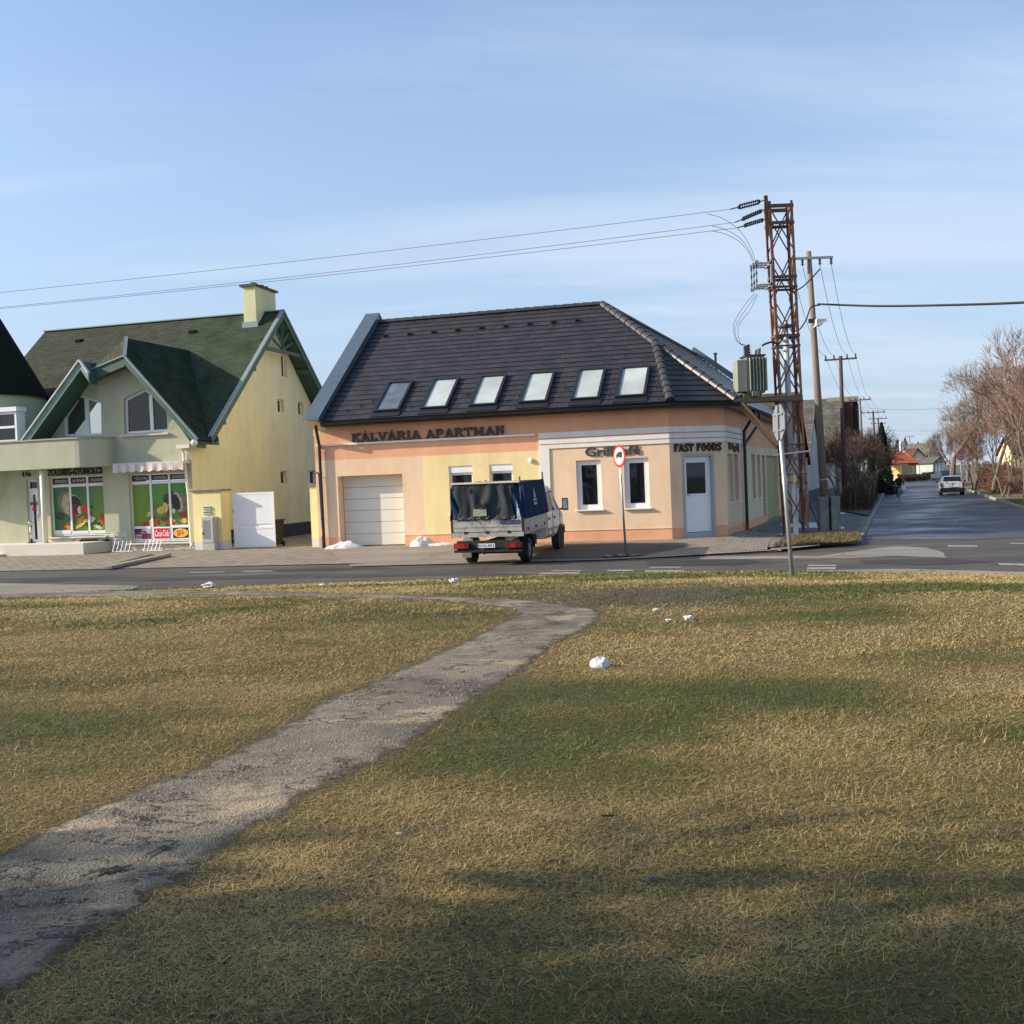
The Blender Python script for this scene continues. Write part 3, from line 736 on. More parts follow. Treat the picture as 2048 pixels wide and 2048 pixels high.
# side street wearing course, a separate sheet
ss = [W2(KL - SD3 * .2 + NR * .05)] + left_side[1:] + right_side[:-1] + [W2(jr - SD3 * .2 - NR * .1), W2(KL + NR * 3 - SD3 * 1.2)]
sheet('side_street', ss, lambda x, y: 0.004, M_SIDE, step=400)

# pavement in front of the houses (rises to the facades) and along the side street
pv = [W2(F1.P(s, 0, 5.40 + .12 * math.sin(s * 1.7))) for s in (-60, -30, -20, -14, -10, -6, -2, 2, 6, 10)] + [W2(G(1440, 1105)), W2(G(1542, 1100)), W2(G(1636, 1091)), W2(G(1697, 1087.5)), W2(G(1718, 1083))]
pv += [W2(q - NR * .02) for q in sl] + [W2(q - NR * .1) for q, a in curve[:8]]
pv += [W2(curve[7][0] - NR * 60), W2(C0 + SD3 * 60 - NR * 40), W2(F1.P(-8, 0, -30)), W2(F1.P(-60, 0, -30))]
def pzz(x, y):
    z = pz(x, y)
    v = Vector((x, y, 0)) - C0; t = v.dot(NR); ss_ = v.dot(SD)
    if t > 0.3 or ss_ > 4: z = min(z, .13 - .012 * max(0, min(t, 4)))
    return z
pavement = sheet('pavement', pv, pzz, M_PAVE, step=1.2, grid=1.2, uvrot=-.26)
tag(pavement, kind='structure')
def patch(name, pxs, m, dz=.006, f=TP, g=.6, jit=.02, step=.4, uvrot=-.26, zf=pzz):
    return sheet(name, [W2(f(*q)) for q in pxs], zf, m, step=step, jit=jit, grid=g, dz=dz, uvrot=uvrot)
patch('brick_pavement', [(1255, 1117), (1395, 1091), (1320, 1085), (1345, 1080), (1456, 1072.5), (1490, 1060), (1560, 1062), (1540, 1078), (1535, 1099), (1440, 1105), (1300, 1114)], M_PAVER, .008)
patch('asphalt_pavement', [(1062, 1118), (1100, 1092), (1120, 1088), (1310, 1087), (1390, 1092), (1345, 1106), (1190, 1116)], M_PATCH, .006)
patch('concrete_kerb_strip', [(700, 1133.5), (700, 1129), (1210, 1117), (1540, 1100), (1542, 1097), (1640, 1088), (1640, 1091), (1541, 1101.5), (1210, 1120)], M_CONC, .012, jit=0)
patch('driveway', [(690, 1127), (655, 1097), (820, 1092), (900, 1093), (1085, 1092), (1050, 1120), (900, 1128)], M_CONC, .005)
patch('side_pavement', [(1500, 1062), (1530, 1046), (1575, 1030), (1640, 1000), (1690, 985), (1760, 990), (1735, 1015), (1712, 1060), (1640, 1066), (1560, 1070)], asphalt('old_pavement', (.10, .10, .10), (.135, .13, .125), (.15, .14, .13)), .006)
# grass island round the mast
ISL = [(1545, 1097), (1560, 1083), (1590, 1070), (1640, 1066), (1712, 1062), (1722, 1066), (1718, 1082), (1697, 1085), (1640, 1089)]
isl_w = [W2(TP(*q)) for q in ISL]
isl = sheet('island', isl_w, lambda x, y: pzz(x, y), M_SOIL, ustep=.2, grid=.2, dz=.02)
_pn = np.array([v.co[:] for v in isl.data.vertices]); _pn[:, 2] += .05 * fbm(_pn[:, 0] * 2, _pn[:, 1] * 2, 8, 2); isl.data.vertices.foreach_set('co', _pn.astype(np.float32).ravel())
def tufts(name, poly, n, h, w, zf, cols, seed):
    r2 = np.random.default_rng(seed); xs = [p[0] for p in poly]; ys = [p[1] for p in poly]; mbt = MB(); c = 0
    while c < n:
        x = r2.uniform(min(xs), max(xs)); y = r2.uniform(min(ys), max(ys))
        if not pip(np.array([x]), np.array([y]), poly)[0]: continue
        if float(fbm(np.array([x * 2.]), np.array([y * 2.]), seed, 2)[0]) < .42 and r2.uniform() < .75: continue
        z = zf(x, y); a = r2.uniform(0, 6.28); l = h * r2.uniform(.4, 1.5); ln = r2.uniform(0, .9) * l
        mbt.add([(x - w * math.sin(a), y + w * math.cos(a), z), (x + w * math.sin(a), y - w * math.cos(a), z), (x + math.cos(a) * ln, y + math.sin(a) * ln, z + l)], [(0, 1, 2)]); c += 1
    return tag(mbt.build(name, cols), kind='stuff')
M_DRY = mat('dry_grass', (.21, .155, .075), .9, .4, 6, col2=(.085, .085, .03))
tufts('island_grass', isl_w, 9000, .10, .012, lambda x, y: pzz(x, y) + .03, M_DRY, 5)
# kerb stones of the island and of the side street
def kerb(name, pts, w=.15, h=.13, zb=-.02, gap=.012, L=.9, zf=None, label=None):
    pts = [Vector((p[0], p[1], 0)) for p in pts]; mbk = MB()
    for a, b in zip(pts, pts[1:]):
        n = max(1, round((b - a).length / L))
        for i in range(n):
            p, q = a.lerp(b, i / n), a.lerp(b, (i + 1) / n); d = (q - p).normalized(); p = p + d * gap / 2; q = q - d * gap / 2
            jz = random.uniform(-.012, .012); z = (h + zb) / 2 + jz
            mbk.bar(p + Vector((0, 0, z)), q + Vector((0, 0, z)), w, h - zb)
    o = mbk.build(name, M_KERB, bevel=.015); o['kind'] = 'structure'; return o
kerb('kerb', [W2(G(1560, 1101)), W2(G(1640, 1091)), W2(G(1697, 1087)), W2(G(1722, 1083))])
kerb('street_kerb', [W2(KL - NR * .08)] + [W2(q - NR * .08) for q in sl[1:]] + [W2(q - NR * .08) for q, a in curve[:8]], L=1.0)
kerb('right_kerb', [W2(jr + SD3 * 6 + NR * .08), W2(jr + SD3 * 14 + NR * .08), W2(jr + SD3 * 24 + NR * .08), W2(jr + SD3 * 36 + NR * .08), W2(jr + SD3 * 50 + NR * .08), W2(jr + SD3 * 100 + NR * .08)], h=.15)
# verge right of the side street
vg = [W2(jr + SD3 * t + NR * .16) for t in (-1, 6, 14, 24, 36, 50, 66, 84, 100)] + [W2(q + Vector((math.sin(a), -math.cos(a), 0)) * (RW + .1)) for q, a in curve[:12]] + [(160, 200), (160, 20), W2(jr - SD3 * 5 + NR * 9), W2(jr - SD3 * 4.3 + NR * 4), W2(jr - SD3 * 2.6 + NR * 1.7)]
sheet('verge', vg, lambda x, y: .11, mat('verge_turf', (.10, .10, .035), .95, .3, .8, .8, 20, col2=(.17, .125, .06)), step=8)
lv = [W2(sl[k] - NR * .2) for k in range(len(sl))] + [W2(q - NR * .2) for q, a in curve[:8]] + [W2(curve[7][0] - NR * 3.2)] + [W2(sl[k] - NR * 2.4) for k in range(len(sl) - 1, 1, -1)]
lv = [q for q in lv[2:-1]]
sheet('left_verge', lv, lambda x, y: .15, M_SOIL, step=4)
# worn strip between road and path
# ---------------------------------------------------------------- painted markings
def mark(name, quads, dz=.008):
    m_ = MB()
    for qd in quads:
        P = [G(*q, 0) for q in qd]; m_.face([(p.x, p.y, dz) for p in P][::-1] if ((P[1] - P[0]).cross(P[2] - P[0])).z < 0 else [(p.x, p.y, dz) for p in P])
    o = m_.build(name, M_PAINT); o['kind'] = 'structure'; return o
dash = []
for (t0, t1) in ((4.2, 5.4), (9.3, 11.2), (15.0, 16.6), (19.5, 21.2), (25, 27), (31, 33), (37, 39), (46, 49), (58, 61), (70, 73), (82, 85), (94, 97)):
    c0 = KL + NR * (RW * .49)
    dash.append([c0 + SD3 * t0 - NR * .06, c0 + SD3 * t0 + NR * .06, c0 + SD3 * t1 + NR * .06, c0 + SD3 * t1 - NR * .06])
m_ = MB()
for q in dash: m_.face([(p.x, p.y, .009) for p in q])
tag(m_.build('centre_line', M_PAINT), kind='structure')
mark('crossing', [[(1617, 1130), (1672, 1130), (1675, 1133), (1615, 1133)], [(1614, 1135), (1672, 1135), (1672, 1139), (1613, 1139)], [(1613, 1141), (1670, 1141), (1668, 1146.5), (1612, 1146)],
                  [(1105, 1141), (1165, 1141), (1160, 1143), (1103, 1143)], [(1215, 1140), (1270, 1140), (1265, 1143), (1214, 1143)], [(1080, 1146), (1160, 1145), (1160, 1148), (1078, 1149)], [(1300, 1134), (1365, 1134), (1360, 1136), (1298, 1136)], [(1290, 1141), (1370, 1141), (1368, 1144), (1290, 1144)],
                  [(1060, 1151), (1270, 1148), (1270, 1150.5), (1060, 1154)], [(1285, 1147.5), (1500, 1146), (1500, 1148), (1285, 1150)]])
mark('edge_line', [[(380, 1144.5), (450, 1143.5), (450, 1145), (380, 1146)], [(485, 1142.5), (545, 1141.5), (545, 1143.2), (485, 1144.2)]])
mark('stop_line', [[(1895, 1091), (1955, 1091), (1955, 1094), (1895, 1094)], [(1995, 1127), (2060, 1128), (2060, 1132), (2000, 1131)], [(2020, 1086), (2060, 1087), (2060, 1089), (2020, 1088)]])
# lighter worn patches on the main road
def rpatch(name, pxs, m, dz):
    return sheet(name, [W2(G(*q)) for q in pxs], lambda x, y: dz, m, step=.5, jit=.06)
M_TAR = asphalt('tar_asphalt', (.030, .027, .025), (.05, .045, .04), (.075, .068, .058), rough=.8)
rpatch('tar_strip', [(-80, 1158), (300, 1154), (700, 1149), (1000, 1146), (1060, 1149), (700, 1155), (300, 1162), (-80, 1166)], M_TAR, .0055)
rpatch('tar_patch', [(1290, 1121), (1490, 1118), (1520, 1124), (1480, 1131), (1300, 1132)], M_TAR, .0055)
rpatch('tar_patch', [(520, 1139), (760, 1134), (800, 1138), (560, 1144)], M_TAR, .0055)
rpatch('tar_patch', [(1720, 1120), (1900, 1118), (1990, 1124), (1880, 1130), (1730, 1127)], M_TAR, .0055)
rpatch('road_patch', [(1640, 1112), (1700, 1104), (1770, 1095), (1800, 1093), (1855, 1096), (1890, 1108), (1895, 1116), (1790, 1112), (1700, 1117), (1540, 1118), (1400, 1119), (1395, 1113), (1540, 1112)], M_CONC, .0062)
rpatch('road_seam', [(1660, 1141), (1800, 1138), (2100, 1146), (2100, 1152), (1900, 1150), (1700, 1147)], M_CONC, .0062)
rpatch('gravel_shoulder', [(-60, 1166), (60, 1168), (180, 1170), (280, 1172), (262, 1182), (100, 1186), (-60, 1190)], M_CONC, .0065)

# ================================================================ ORANGE CORNER HOUSE
S_OR = stucco('orange_render', (.80, .42, .245)); S_PE = stucco('peach_render', (.83, .60, .40)); S_YE = stucco('yellow_render', (.86, .69, .36)); S_WH = stucco('white_render', (.82, .78, .72))
S_PY = stucco('pale_yellow_render', (.70, .57, .36))
TILE = brick_mat('dark_roof_tiles', (.030, .027, .028), (.046, .041, .040), (.008, .008, .008), .42, .33, .010, .45, .5, .5, 'UV', .35, spec=.45)
TRIM = mat('anthracite_trim', (.018, .019, .021), .35, .1, 4, spec=.5)
CAP = mat('grey_metal_capping', (.12, .16, .19), .4, .1, 3, metal=.4)
def wall_grid(mb, F, ss, zs, fn, d=0.0):
    for i in range(len(ss) - 1):
        for j in range(len(zs) - 1):
            k = fn((ss[i] + ss[i + 1]) / 2, (zs[j] + zs[j + 1]) / 2)
            if k is None: continue
            mb.quad(F.P(ss[i], zs[j], d), F.P(ss[i + 1], zs[j], d), F.P(ss[i + 1], zs[j + 1], d), F.P(ss[i], zs[j + 1], d), k)
def reveal(mb, F, r, d0, dep, mi=0):
    s0, s1, z0, z1 = r; P = F.P
    mb.quad(P(s0, z0, d0), P(s0, z1, d0), P(s0, z1, d0 - dep), P(s0, z0, d0 - dep), mi)
    mb.quad(P(s1, z1, d0), P(s1, z0, d0), P(s1, z0, d0 - dep), P(s1, z1, d0 - dep), mi)
    mb.quad(P(s0, z1, d0), P(s1, z1, d0), P(s1, z1, d0 - dep), P(s0, z1, d0 - dep), mi)
    mb.quad(P(s1, z0, d0), P(s0, z0, d0), P(s0, z0, d0 - dep), P(s1, z0, d0 - dep), mi)
def window(F, parent, r, d, fw=.07, mull=(), trans=(), glass=None, fm=None, gd=.05, sill=None, name='window', outer=0.0, depth=.06):
    s0, s1, z0, z1 = r; mb = MB(); fm = fm or WHITE; glass = glass or GLASS
    mb.fbox(F, s0, s1, z1 - fw, z1, d - depth, d); mb.fbox(F, s0, s1, z0, z0 + fw, d - depth, d)
    mb.fbox(F, s0, s0 + fw, z0 + fw, z1 - fw, d - depth, d); mb.fbox(F, s1 - fw, s1, z0 + fw, z1 - fw, d - depth, d)
    for m in mull: mb.fbox(F, s0 + (s1 - s0) * m - fw * .6, s0 + (s1 - s0) * m + fw * .6, z0 + fw, z1 - fw, d - depth, d - .004)
    for t in trans: mb.fbox(F, s0 + fw, s1 - fw, z0 + (z1 - z0) * t - fw * .5, z0 + (z1 - z0) * t + fw * .5, d - depth, d - .008)
    w = mb.build(name, fm, parent, bevel=.006)
    pb = MB(); pb.fbox(F, s0 + fw * .8, s1 - fw * .8, z0 + fw * .8, z1 - fw * .8, d - gd - .012, d - gd); pb.build('pane', glass, w)
    if sill:
        sb = MB(); sb.fbox(F, s0 - .06, s1 + .06, z0 - .045, z0 - .004, d - depth, sill); sb.build('sill', fm, w, bevel=.006)
    return w
KH = thing('corner_house', 'orange and yellow corner house with dark tiled hipped roof and roof windows', 'house', F1.P(6, Z0, 0))
Lf = (B0 - A0).length
zP = .5 * (F1.sz(848, 912)[1] + F1.sz(1077, 900.6)[1]); zPl = F1.sz(819, 1070)[1]; zE = 4.62
sY0 = F1.sz(848, 1000)[0]; sW0 = F1.sz(1078, 890)[0]; sW1 = F1.sz(1099, 910)[0]
sL = F1.sz(632, 960)[0]
ga = list(F1.rect(675, 953, 810.5, 1091)); ga[2] = Z0 - .05; ga = tuple(ga)
y1 = F1.rect(897, 933, 949, 1040); y2 = F1.rect(978, 930, 1029, 1040)
c1 = F1.rect(1151.5, 922, 1205, 1018.5); c2 = F1.rect(1247, 916.5, 1300, 1015)
y2 = (y2[0], y2[1], y1[2], y1[3]); zz0 = (c1[2] + c2[2]) / 2; zz1 = (c1[3] + c2[3]) / 2; c1 = (c1[0], c1[1], zz0, zz1); c2 = (c2[0], c2[1], zz0, zz1); y1 = (y1[0], y1[1], zz0, y1[3]); y2 = (y2[0], y2[1], zz0, y1[3])
print('zP', zP, 'plinth', zPl, 'garage', ga, 'win', y1, c1, 'sY', sY0, sW0, sW1)
holes = [ga, y1, y2, c1, c2]
def inside(s, z, L): return any(a < s < b and c < z < d for a, b, c, d in L)
mb = MB()
ss = sorted({sL, sY0, Lf, *[h[0] for h in holes], *[h[1] for h in holes]}); zs = sorted({0.0, zPl, zP, zE, *[h[2] for h in holes if h[2] > 0], *[h[3] for h in holes]})
def fmat(s, z):
    if inside(s, z, holes): return None
    if z < zPl or (z > zP): return 0
    return 2 if sY0 < s < sW0 else 1
ss = sorted(set(ss + [sW0]))
wall_grid(mb, F1, ss, zs, fmat)
for h in holes: reveal(mb, F1, (h[0], h[1], max(h[2], .1), h[3]), 0, .46 if h is ga else .2, 2 if h in (y1, y2) else 1)
# left gable wall (party side), side wing walls, back
back = 11.0; SWL = 17.0
mb.quad(F1.P(sL, 0, -back), F1.P(sL, 0, 0), F1.P(sL, zE, 0), F1.P(sL, zE, -back), 2)
mb.face([F1.P(sL, zE, .42), F1.P(sL, 8.95, -5.5), F1.P(sL, zE, -back)], 2)
mb.quad(F1.P(Lf - 3, 0, -back), F1.P(sL, 0, -back), F1.P(sL, zE, -back), F1.P(Lf - 3, zE, -back), 1)
# proud plinth cover strip
mb.fbox(F1, ga[1], Lf, Z0 - .1, zPl, .0, -.012, 0) if False else None
# chamfer with door opening
Lc = (C0 - B0).length
dr = list(FC.rect(1368, 913, 1428, 1074)); dr[2] = Z0; 
zW = [F1.sz(1078, 866.5)[1], F1.sz(1078, 877.5)[1], F1.sz(1078, 880)[1], F1.sz(1078, 889)[1], F1.sz(1078, 891)[1], F1.sz(1078, 898.5)[1]]
print('door', dr, 'chamfer', Lc, 'bands', zW)
def cm(s, z):
    if dr[0] < s < dr[1] and z < dr[3]: return None
    return 0 if (z < zPl or z > zW[5]) else 1
wall_grid(mb, FC, [0, dr[0], dr[1], Lc], [0, zPl, zW[5], dr[3], zE] if dr[3] > zW[5] else [0, zPl, dr[3], zW[5], zE], cm)
reveal(mb, FC, (dr[0], dr[1], .1, dr[3]), 0, .22, 1)
# side street facade
def f2r(a, b, c, d): return F2.rect(a, b, c, d)
s_a = [F2.sz(1457, 960)[0], F2.sz(1466.5, 960)[0], F2.sz(1469, 960)[0], F2.sz(1477, 960)[0]]
zt = F2.sz(1461, 908)[1]; zb = F2.sz(1463, 1004)[1]
sEnd = F2.sz(1486, 960)[0]
sb = [F2.sz(x, 960)[0] for x in (1504, 1511, 1515.5, 1521.5, 1525, 1531, 1534, 1556, 1569)]
zt2 = F2.sz(1508, 909)[1]; zb2 = F2.sz(1508, 998)[1]
print('side', s_a, zt, zb, sEnd, sb, zt2, zb2)
zFr = zP
wins2 = [(s_a[0], s_a[1], zb, zt), (s_a[2], s_a[3], zb, zt), (sb[0], sb[1], zb2, zt2), (sb[2], sb[3], zb2, zt2), (sb[4], sb[5], .35, zt2), (sb[6], sb[7], .1, zt2)]
ss = sorted({0, sEnd, sb[3] + .1, sb[5] + .1, SWL + 3, *[w[0] for w in wins2], *[w[1] for w in wins2]}); zs = sorted({0, .45, zFr, zE, *[w[2] for w in wins2], *[w[3] for w in wins2]})
def sm(s, z):
    if inside(s, z, wins2): return None
    if z < .45 or z > zFr: return 0
    if s < sEnd or (sb[3] + .1 < s < sb[5] + .1): return 1
    return 3
wall_grid(mb, F2, ss, zs, sm)
for w in wins2: reveal(mb, F2, w, 0, .18, 1 if w[0] < sEnd else 3)
mb.quad(F2.P(SWL + 3, 0, 0), F2.P(SWL + 3, 0, -9), F2.P(SWL + 3, zE, -9), F2.P(SWL + 3, zE, 0), 3)
mb.face([F2.P(SWL + 3, zE, .3), F2.P(SWL + 3, zE, -9), F2.P(SWL + 3, 8.2, -5.6)], 3)
kw = mb.build('wall', [S_OR, S_PE, S_YE, S_PY], KH)
# cover strips and raised white bands
mb = MB(); za, zbn = F1.sz(636, 893)[1], F1.sz(636, 889)[1]
s_c0, s_c1 = F1.sz(633, 891)[0], F1.sz(1071, 870)[0]; zc_ = .5 * (F1.sz(636, 891)[1] + F1.sz(1070, 869.5)[1])
mb.fbox(F1, s_c0, s_c1, zc_ - .035, zc_ + .035, .001, .07)
mb.build('cornice', S_WH, KH, bevel=.008)
mb = MB()
def off_corner(Fa, Fb, d):   # meeting point of two walls moved out by d
    A_, U_ = Fa.P(0, 0, d), Fa.u; B_, V_ = Fb.P(0, 0, d), Fb.u; w = B_ - A_; den = U_.x * V_.y - U_.y * V_.x
    return A_ + U_ * ((w.x * V_.y - w.y * V_.x) / den)
for a, b in ((zW[1], zW[0]), (zW[3], zW[2]), (zW[5], zW[4])):
    k1, k1i = off_corner(F1, FC, .035), off_corner(F1, FC, .002); k2, k2i = off_corner(FC, F2, .035), off_corner(FC, F2, .002)
    p0, p0i = F1.P(sW0, 0, .035), F1.P(sW0, 0, .002); pe, pei = F2.P(sEnd, 0, .035), F2.P(sEnd, 0, .002)
    for (q, qi, r_, ri) in ((p0, p0i, k1, k1i), (k1, k1i, k2, k2i), (k2, k2i, pe, pei)):
        z0_, z1_ = Vector((0, 0, a)), Vector((0, 0, b)); mb.hexa([q + z0_, r_ + z0_, ri + z0_, qi + z0_, q + z1_, r_ + z1_, ri + z1_, qi + z1_])
mb.fbox(F1, sW0, sW1, zPl, zW[5] + (zW[4] - zW[5]) * 0, .003, .034)
mb.build('white_band', S_WH, KH)
# plinth drip line: thin shadow ledge
mb = MB()
for (F_, a, b) in ((F1, ga[1] + .0, Lf), (FC, 0, dr[0]), (FC, dr[1], Lc), (F2, 0, s_a[0] + 30 * 0 + sEnd)):
    mb.fbox(F_, a, b, zPl - .012, zPl + .012, -.0, .018)
mb.build('plinth_edge', S_PE, KH)
# garage door (sectional, six panels)
mb = MB(); g0, g1 = ga[0] + .0, ga[1]; gz0, gz1 = Z0 + .02, ga[3]; npan = 6
for i in range(npan):
    a = gz0 + (gz1 - gz0) * i / npan + .006; b = gz0 + (gz1 - gz0) * (i + 1) / npan - .006; mb.fbox(F1, g0 + .02, g1 - .02, a, b, -.46, -.42)
gd_ = mb.build('garage_door', mat('garage_door_paint', (.72, .69, .60), .55, .04, 2), KH, bevel=.006)
mb = MB(); mb.fbox(F1, g0, g1, gz0, gz1, -.49, -.465); mb.build('door_core', DARK, gd_)
# windows
for r in (y1, y2):
    mb = MB(); w = window(F1, KH, (r[0], r[1], r[2], r[3] - .24), -.12, .07, gd=.04, sill=.05)
    mb.fbox(F1, r[0], r[1], r[3] - .235, r[3], -.18, -.03); mb.build('shutter_box', WHITE, w, bevel=.01)
for r in (c1, c2): window(F1, KH, r, -.10, .16, gd=.05, sill=.09)
for r in wins2[:4]: window(F2, KH, r, -.13, .06, gd=.03, sill=.06, glass=mat('side_glass', (.10, .09, .07), .15, 0))
mb = MB(); mb.fbox(F2, *wins2[4], -.18, -.13); lab(mb.build('door', mat('brown_door', (.30, .20, .13), .6, .1), KH), 'narrow brown side door')
mb = MB(); mb.fbox(F2, *wins2[5], -.18, -.12); lab(mb.build('gate', mat('olive_gate', (.36, .34, .14), .6, .1), KH), 'wide olive yellow side gate')
# corner door
s0, s1, z0, z1 = dr; GRY = stucco('grey_surround', (.42, .42, .41))
mb = MB(); mb.fbox(FC, s0 - .09, s0, Z0, z1 + .09, .002, .02); mb.fbox(FC, s1, s1 + .09, Z0, z1 + .09, .002, .02); mb.fbox(FC, s0, s1, z1, z1 + .09, .002, .02)
mb.fbox(FC, s1 - .015, s1 + .001, Z0, z1, -.21, 0.003); mb.build('door_surround', GRY, KH)
mb = MB(); a0, a1 = s0 + .02, s1 - .02; zst = Z0 + .17
mb.fbox(FC, a0, a0 + .07, zst, z1 - .01, -.2, -.1); mb.fbox(FC, a1 - .07, a1, zst, z1 - .01, -.2, -.1); mb.fbox(FC, a0 + .07, a1 - .07, z1 - .15, z1 - .01, -.2, -.1)
zg = zst + (z1 - zst) * .48
mb.fbox(FC, a0 + .075, a1 - .075, zst + .01, zg, -.19, -.13); mb.fbox(FC, a0 + .075, a0 + .11, zg, z1 - .155, -.19, -.12); mb.fbox(FC, a1 - .15, a1 - .075, zg, z1 - .155, -.19, -.12); mb.fbox(FC, a0 + .11, a1 - .15, zg, zg + .07, -.19, -.12); mb.fbox(FC, a0 + .11, a1 - .15, z1 - .21, z1 - .155, -.19, -.12)
dd = mb.build('door', WHITE, KH, bevel=.006); lab(dd, 'white glazed shop door in the chamfered corner')
mb = MB(); mb.fbox(FC, a0 + .11, a1 - .15, zg + .07, z1 - .21, -.17, -.155); mb.build('pane', GLASS, dd)
mb = MB(); mb.fbox(FC, a0 + .09, a0 + .2, zg + .02, zg + .045, -.12, -.07); mb.build('handle', STEEL, dd)
mb = MB(); mb.fbox(FC, s0, s1, Z0 - .05, zst - .01, -.25, -.02); mb.build('doorstep', mat('grating', (.45, .46, .48), .6, .35, 60, metal=.3), KH)
# lettering
LETR = mat('lettering_brown', (.05, .045, .038), .6, .1); LETB = mat('lettering_black', (.02, .012, .010), .6, .1)
mb = MB(); aa = F1.sz(704, 884); bb = F1.sz(1011, 853)
slab_text(mb, F1, 'KÁLVÁRIA APARTMAN', aa[0], bb[0], zc_ + .06, zc_ + .06 + .30, .03, .05); mb.build('lettering', LETR, KH)
mb = MB(); a = F1.rect(1170, 900, 1280, 911); lettering(mb, F1, 'Grillkafé', F1.sz(1170, 900)[0], F1.sz(1280, 895)[0], F1.sz(1225, 911)[1], F1.sz(1225, 892.5)[1], .01, .03, .02); mb.build('lettering', LETR, KH)
mb = MB(); slab_text(mb, FC, 'FAST FOODS', FC.sz(1347, 895)[0], FC.sz(1442, 895)[0], FC.sz(1395, 902)[1], FC.sz(1395, 887)[1], .01, .04, .24, .15); mb.build('lettering', LETB, KH)
mb = MB(); lettering(mb, F2, 'Bögúj', F2.sz(1456.5, 890)[0], F2.sz(1476, 890)[0], F2.sz(1463, 904)[1], F2.sz(1463, 886)[1], .01, .04, .02); mb.build('lettering', LETB, KH)
# roof
zEv = F1.sz(645, 843, .45)[1]; RD = -5.5
RL_ = PL(752, 645, F1.P(0, 0, RD), F1.n); RR_ = PL(1205, 608, F1.P(0, 0, RD), F1.n); zR = (RL_.z + RR_.z) / 2
sRR = F1.loc(RR_)[0]; R0 = F1.P(sRR, zR, RD); RLp = F1.P(.12, zR, RD); EL = F1.P(.12, zEv, .45)
k1 = off_corner(F1, FC, .45); k2 = off_corner(FC, F2, .45); kv = off_corner(F1, F2, .45)
E1 = Vector((k1.x, k1.y, zEv)); E2 = Vector((k2.x, k2.y, zEv)); EV = Vector((kv.x, kv.y, zEv))
best = min((abs(683 - (1024 - 0) if False else 0), t) for t in (0,))[1]
def proj(P):
    v = Vector(P) - CAMP; d = v.dot(_fw); return (1024 + FPX * v.dot(_rt) / d, 1024 - FPX * v.dot(_up) / d)
tM = min((abs(proj(R0.lerp(EV, t / 100))[1] - 686), t / 100) for t in range(5, 95))[1]; M_ = R0.lerp(EV, tM)
print('roof', zEv, zR, 'M', tM, proj(M_), proj(E1), proj(E2), proj(R0))
RF = MB(); roof_plane(RF, [EL, E1, M_, R0, RLp], F1.u, .33, .019, .14, 0, 1)
roof_plane(RF, [E1, E2, M_], FC.u, .33, .019, .14, 0, 1)
SR = [E2, E2 + SD * (SWL + 2), Vector((R0.x, R0.y, zR)) + SD * (SWL + 3.5), R0, M_]
# side plane made planar: ridge set back square to the street
nS = (E2 - M_).cross(SD).normalized(); Rs = R0 - nS * (R0 - E2).dot(nS)
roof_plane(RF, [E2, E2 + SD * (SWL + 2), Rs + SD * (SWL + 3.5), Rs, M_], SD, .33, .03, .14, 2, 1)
RF.quad(RLp, R0, F1.P(sRR - 3, zE, -back), F1.P(.1, zE, -back), 0)
RF.quad(Rs, Rs + SD * (SWL + 3.5), F2.P(SWL + 3, zE, -9.5), F2.P(2, zE, -9.5), 0)
TILE_S = brick_mat('sky_tinted_glossy_tiles', (.045, .055, .075), (.07, .08, .10), (.012, .013, .016), .42, .33, .02, .25, .5, .5, 'UV', .4, spec=.7)  # same tiles, glossier, with the bluish sky reflection put into the base colour
roof = RF.build('roof', [TILE, TRIM, TILE_S], KH)
# parapet gable at the left end
mb = MB(); w0, w1 = sL - .02, .14
for (a, b) in ((w0, w1),):
    f0 = (zEv + .12, .60); f1_ = (zR + .32, RD + .1); f2_ = (zR + .32, RD - .3)
    poly = [F1.P(a, 4.2, .0), F1.P(a, 4.45, .0), F1.P(a, 4.62, .42), F1.P(a, zEv + .03, .62), F1.P(a, f1_[0] - .1, f1_[1]), F1.P(a, zE, -back), F1.P(a, 4.2, -back)]
    mb.prism(poly, F1.u * (b - a))
mb.build('parapet', S_YE, KH)
mb = MB(); a, b = w0 - .05, w1 + .06
for d0, z0_, d1, z1_ in ((.70, zEv + .04, RD - .02, f1_[0] + .0), (RD - .02, f1_[0], -back, zE + .5)):
    mb.hexa([F1.P(a, z0_, d0), F1.P(b, z0_, d0), F1.P(b, z1_, d1), F1.P(a, z1_, d1), F1.P(a, z0_ + .07, d0), F1.P(b, z0_ + .07, d0), F1.P(b, z1_ + .07, d1), F1.P(a, z1_ + .07, d1)])
mb.hexa([F1.P(b - .03, zEv - .05, .66), F1.P(b, zEv - .05, .66), F1.P(b, f1_[0] - .3, RD), F1.P(b - .03, f1_[0] - .3, RD), F1.P(b - .03, zEv + .05, .70), F1.P(b, zEv + .05, .70), F1.P(b, f1_[0], RD), F1.P(b - .03, f1_[0], RD)])
mb.build('parapet_capping', CAP, KH)
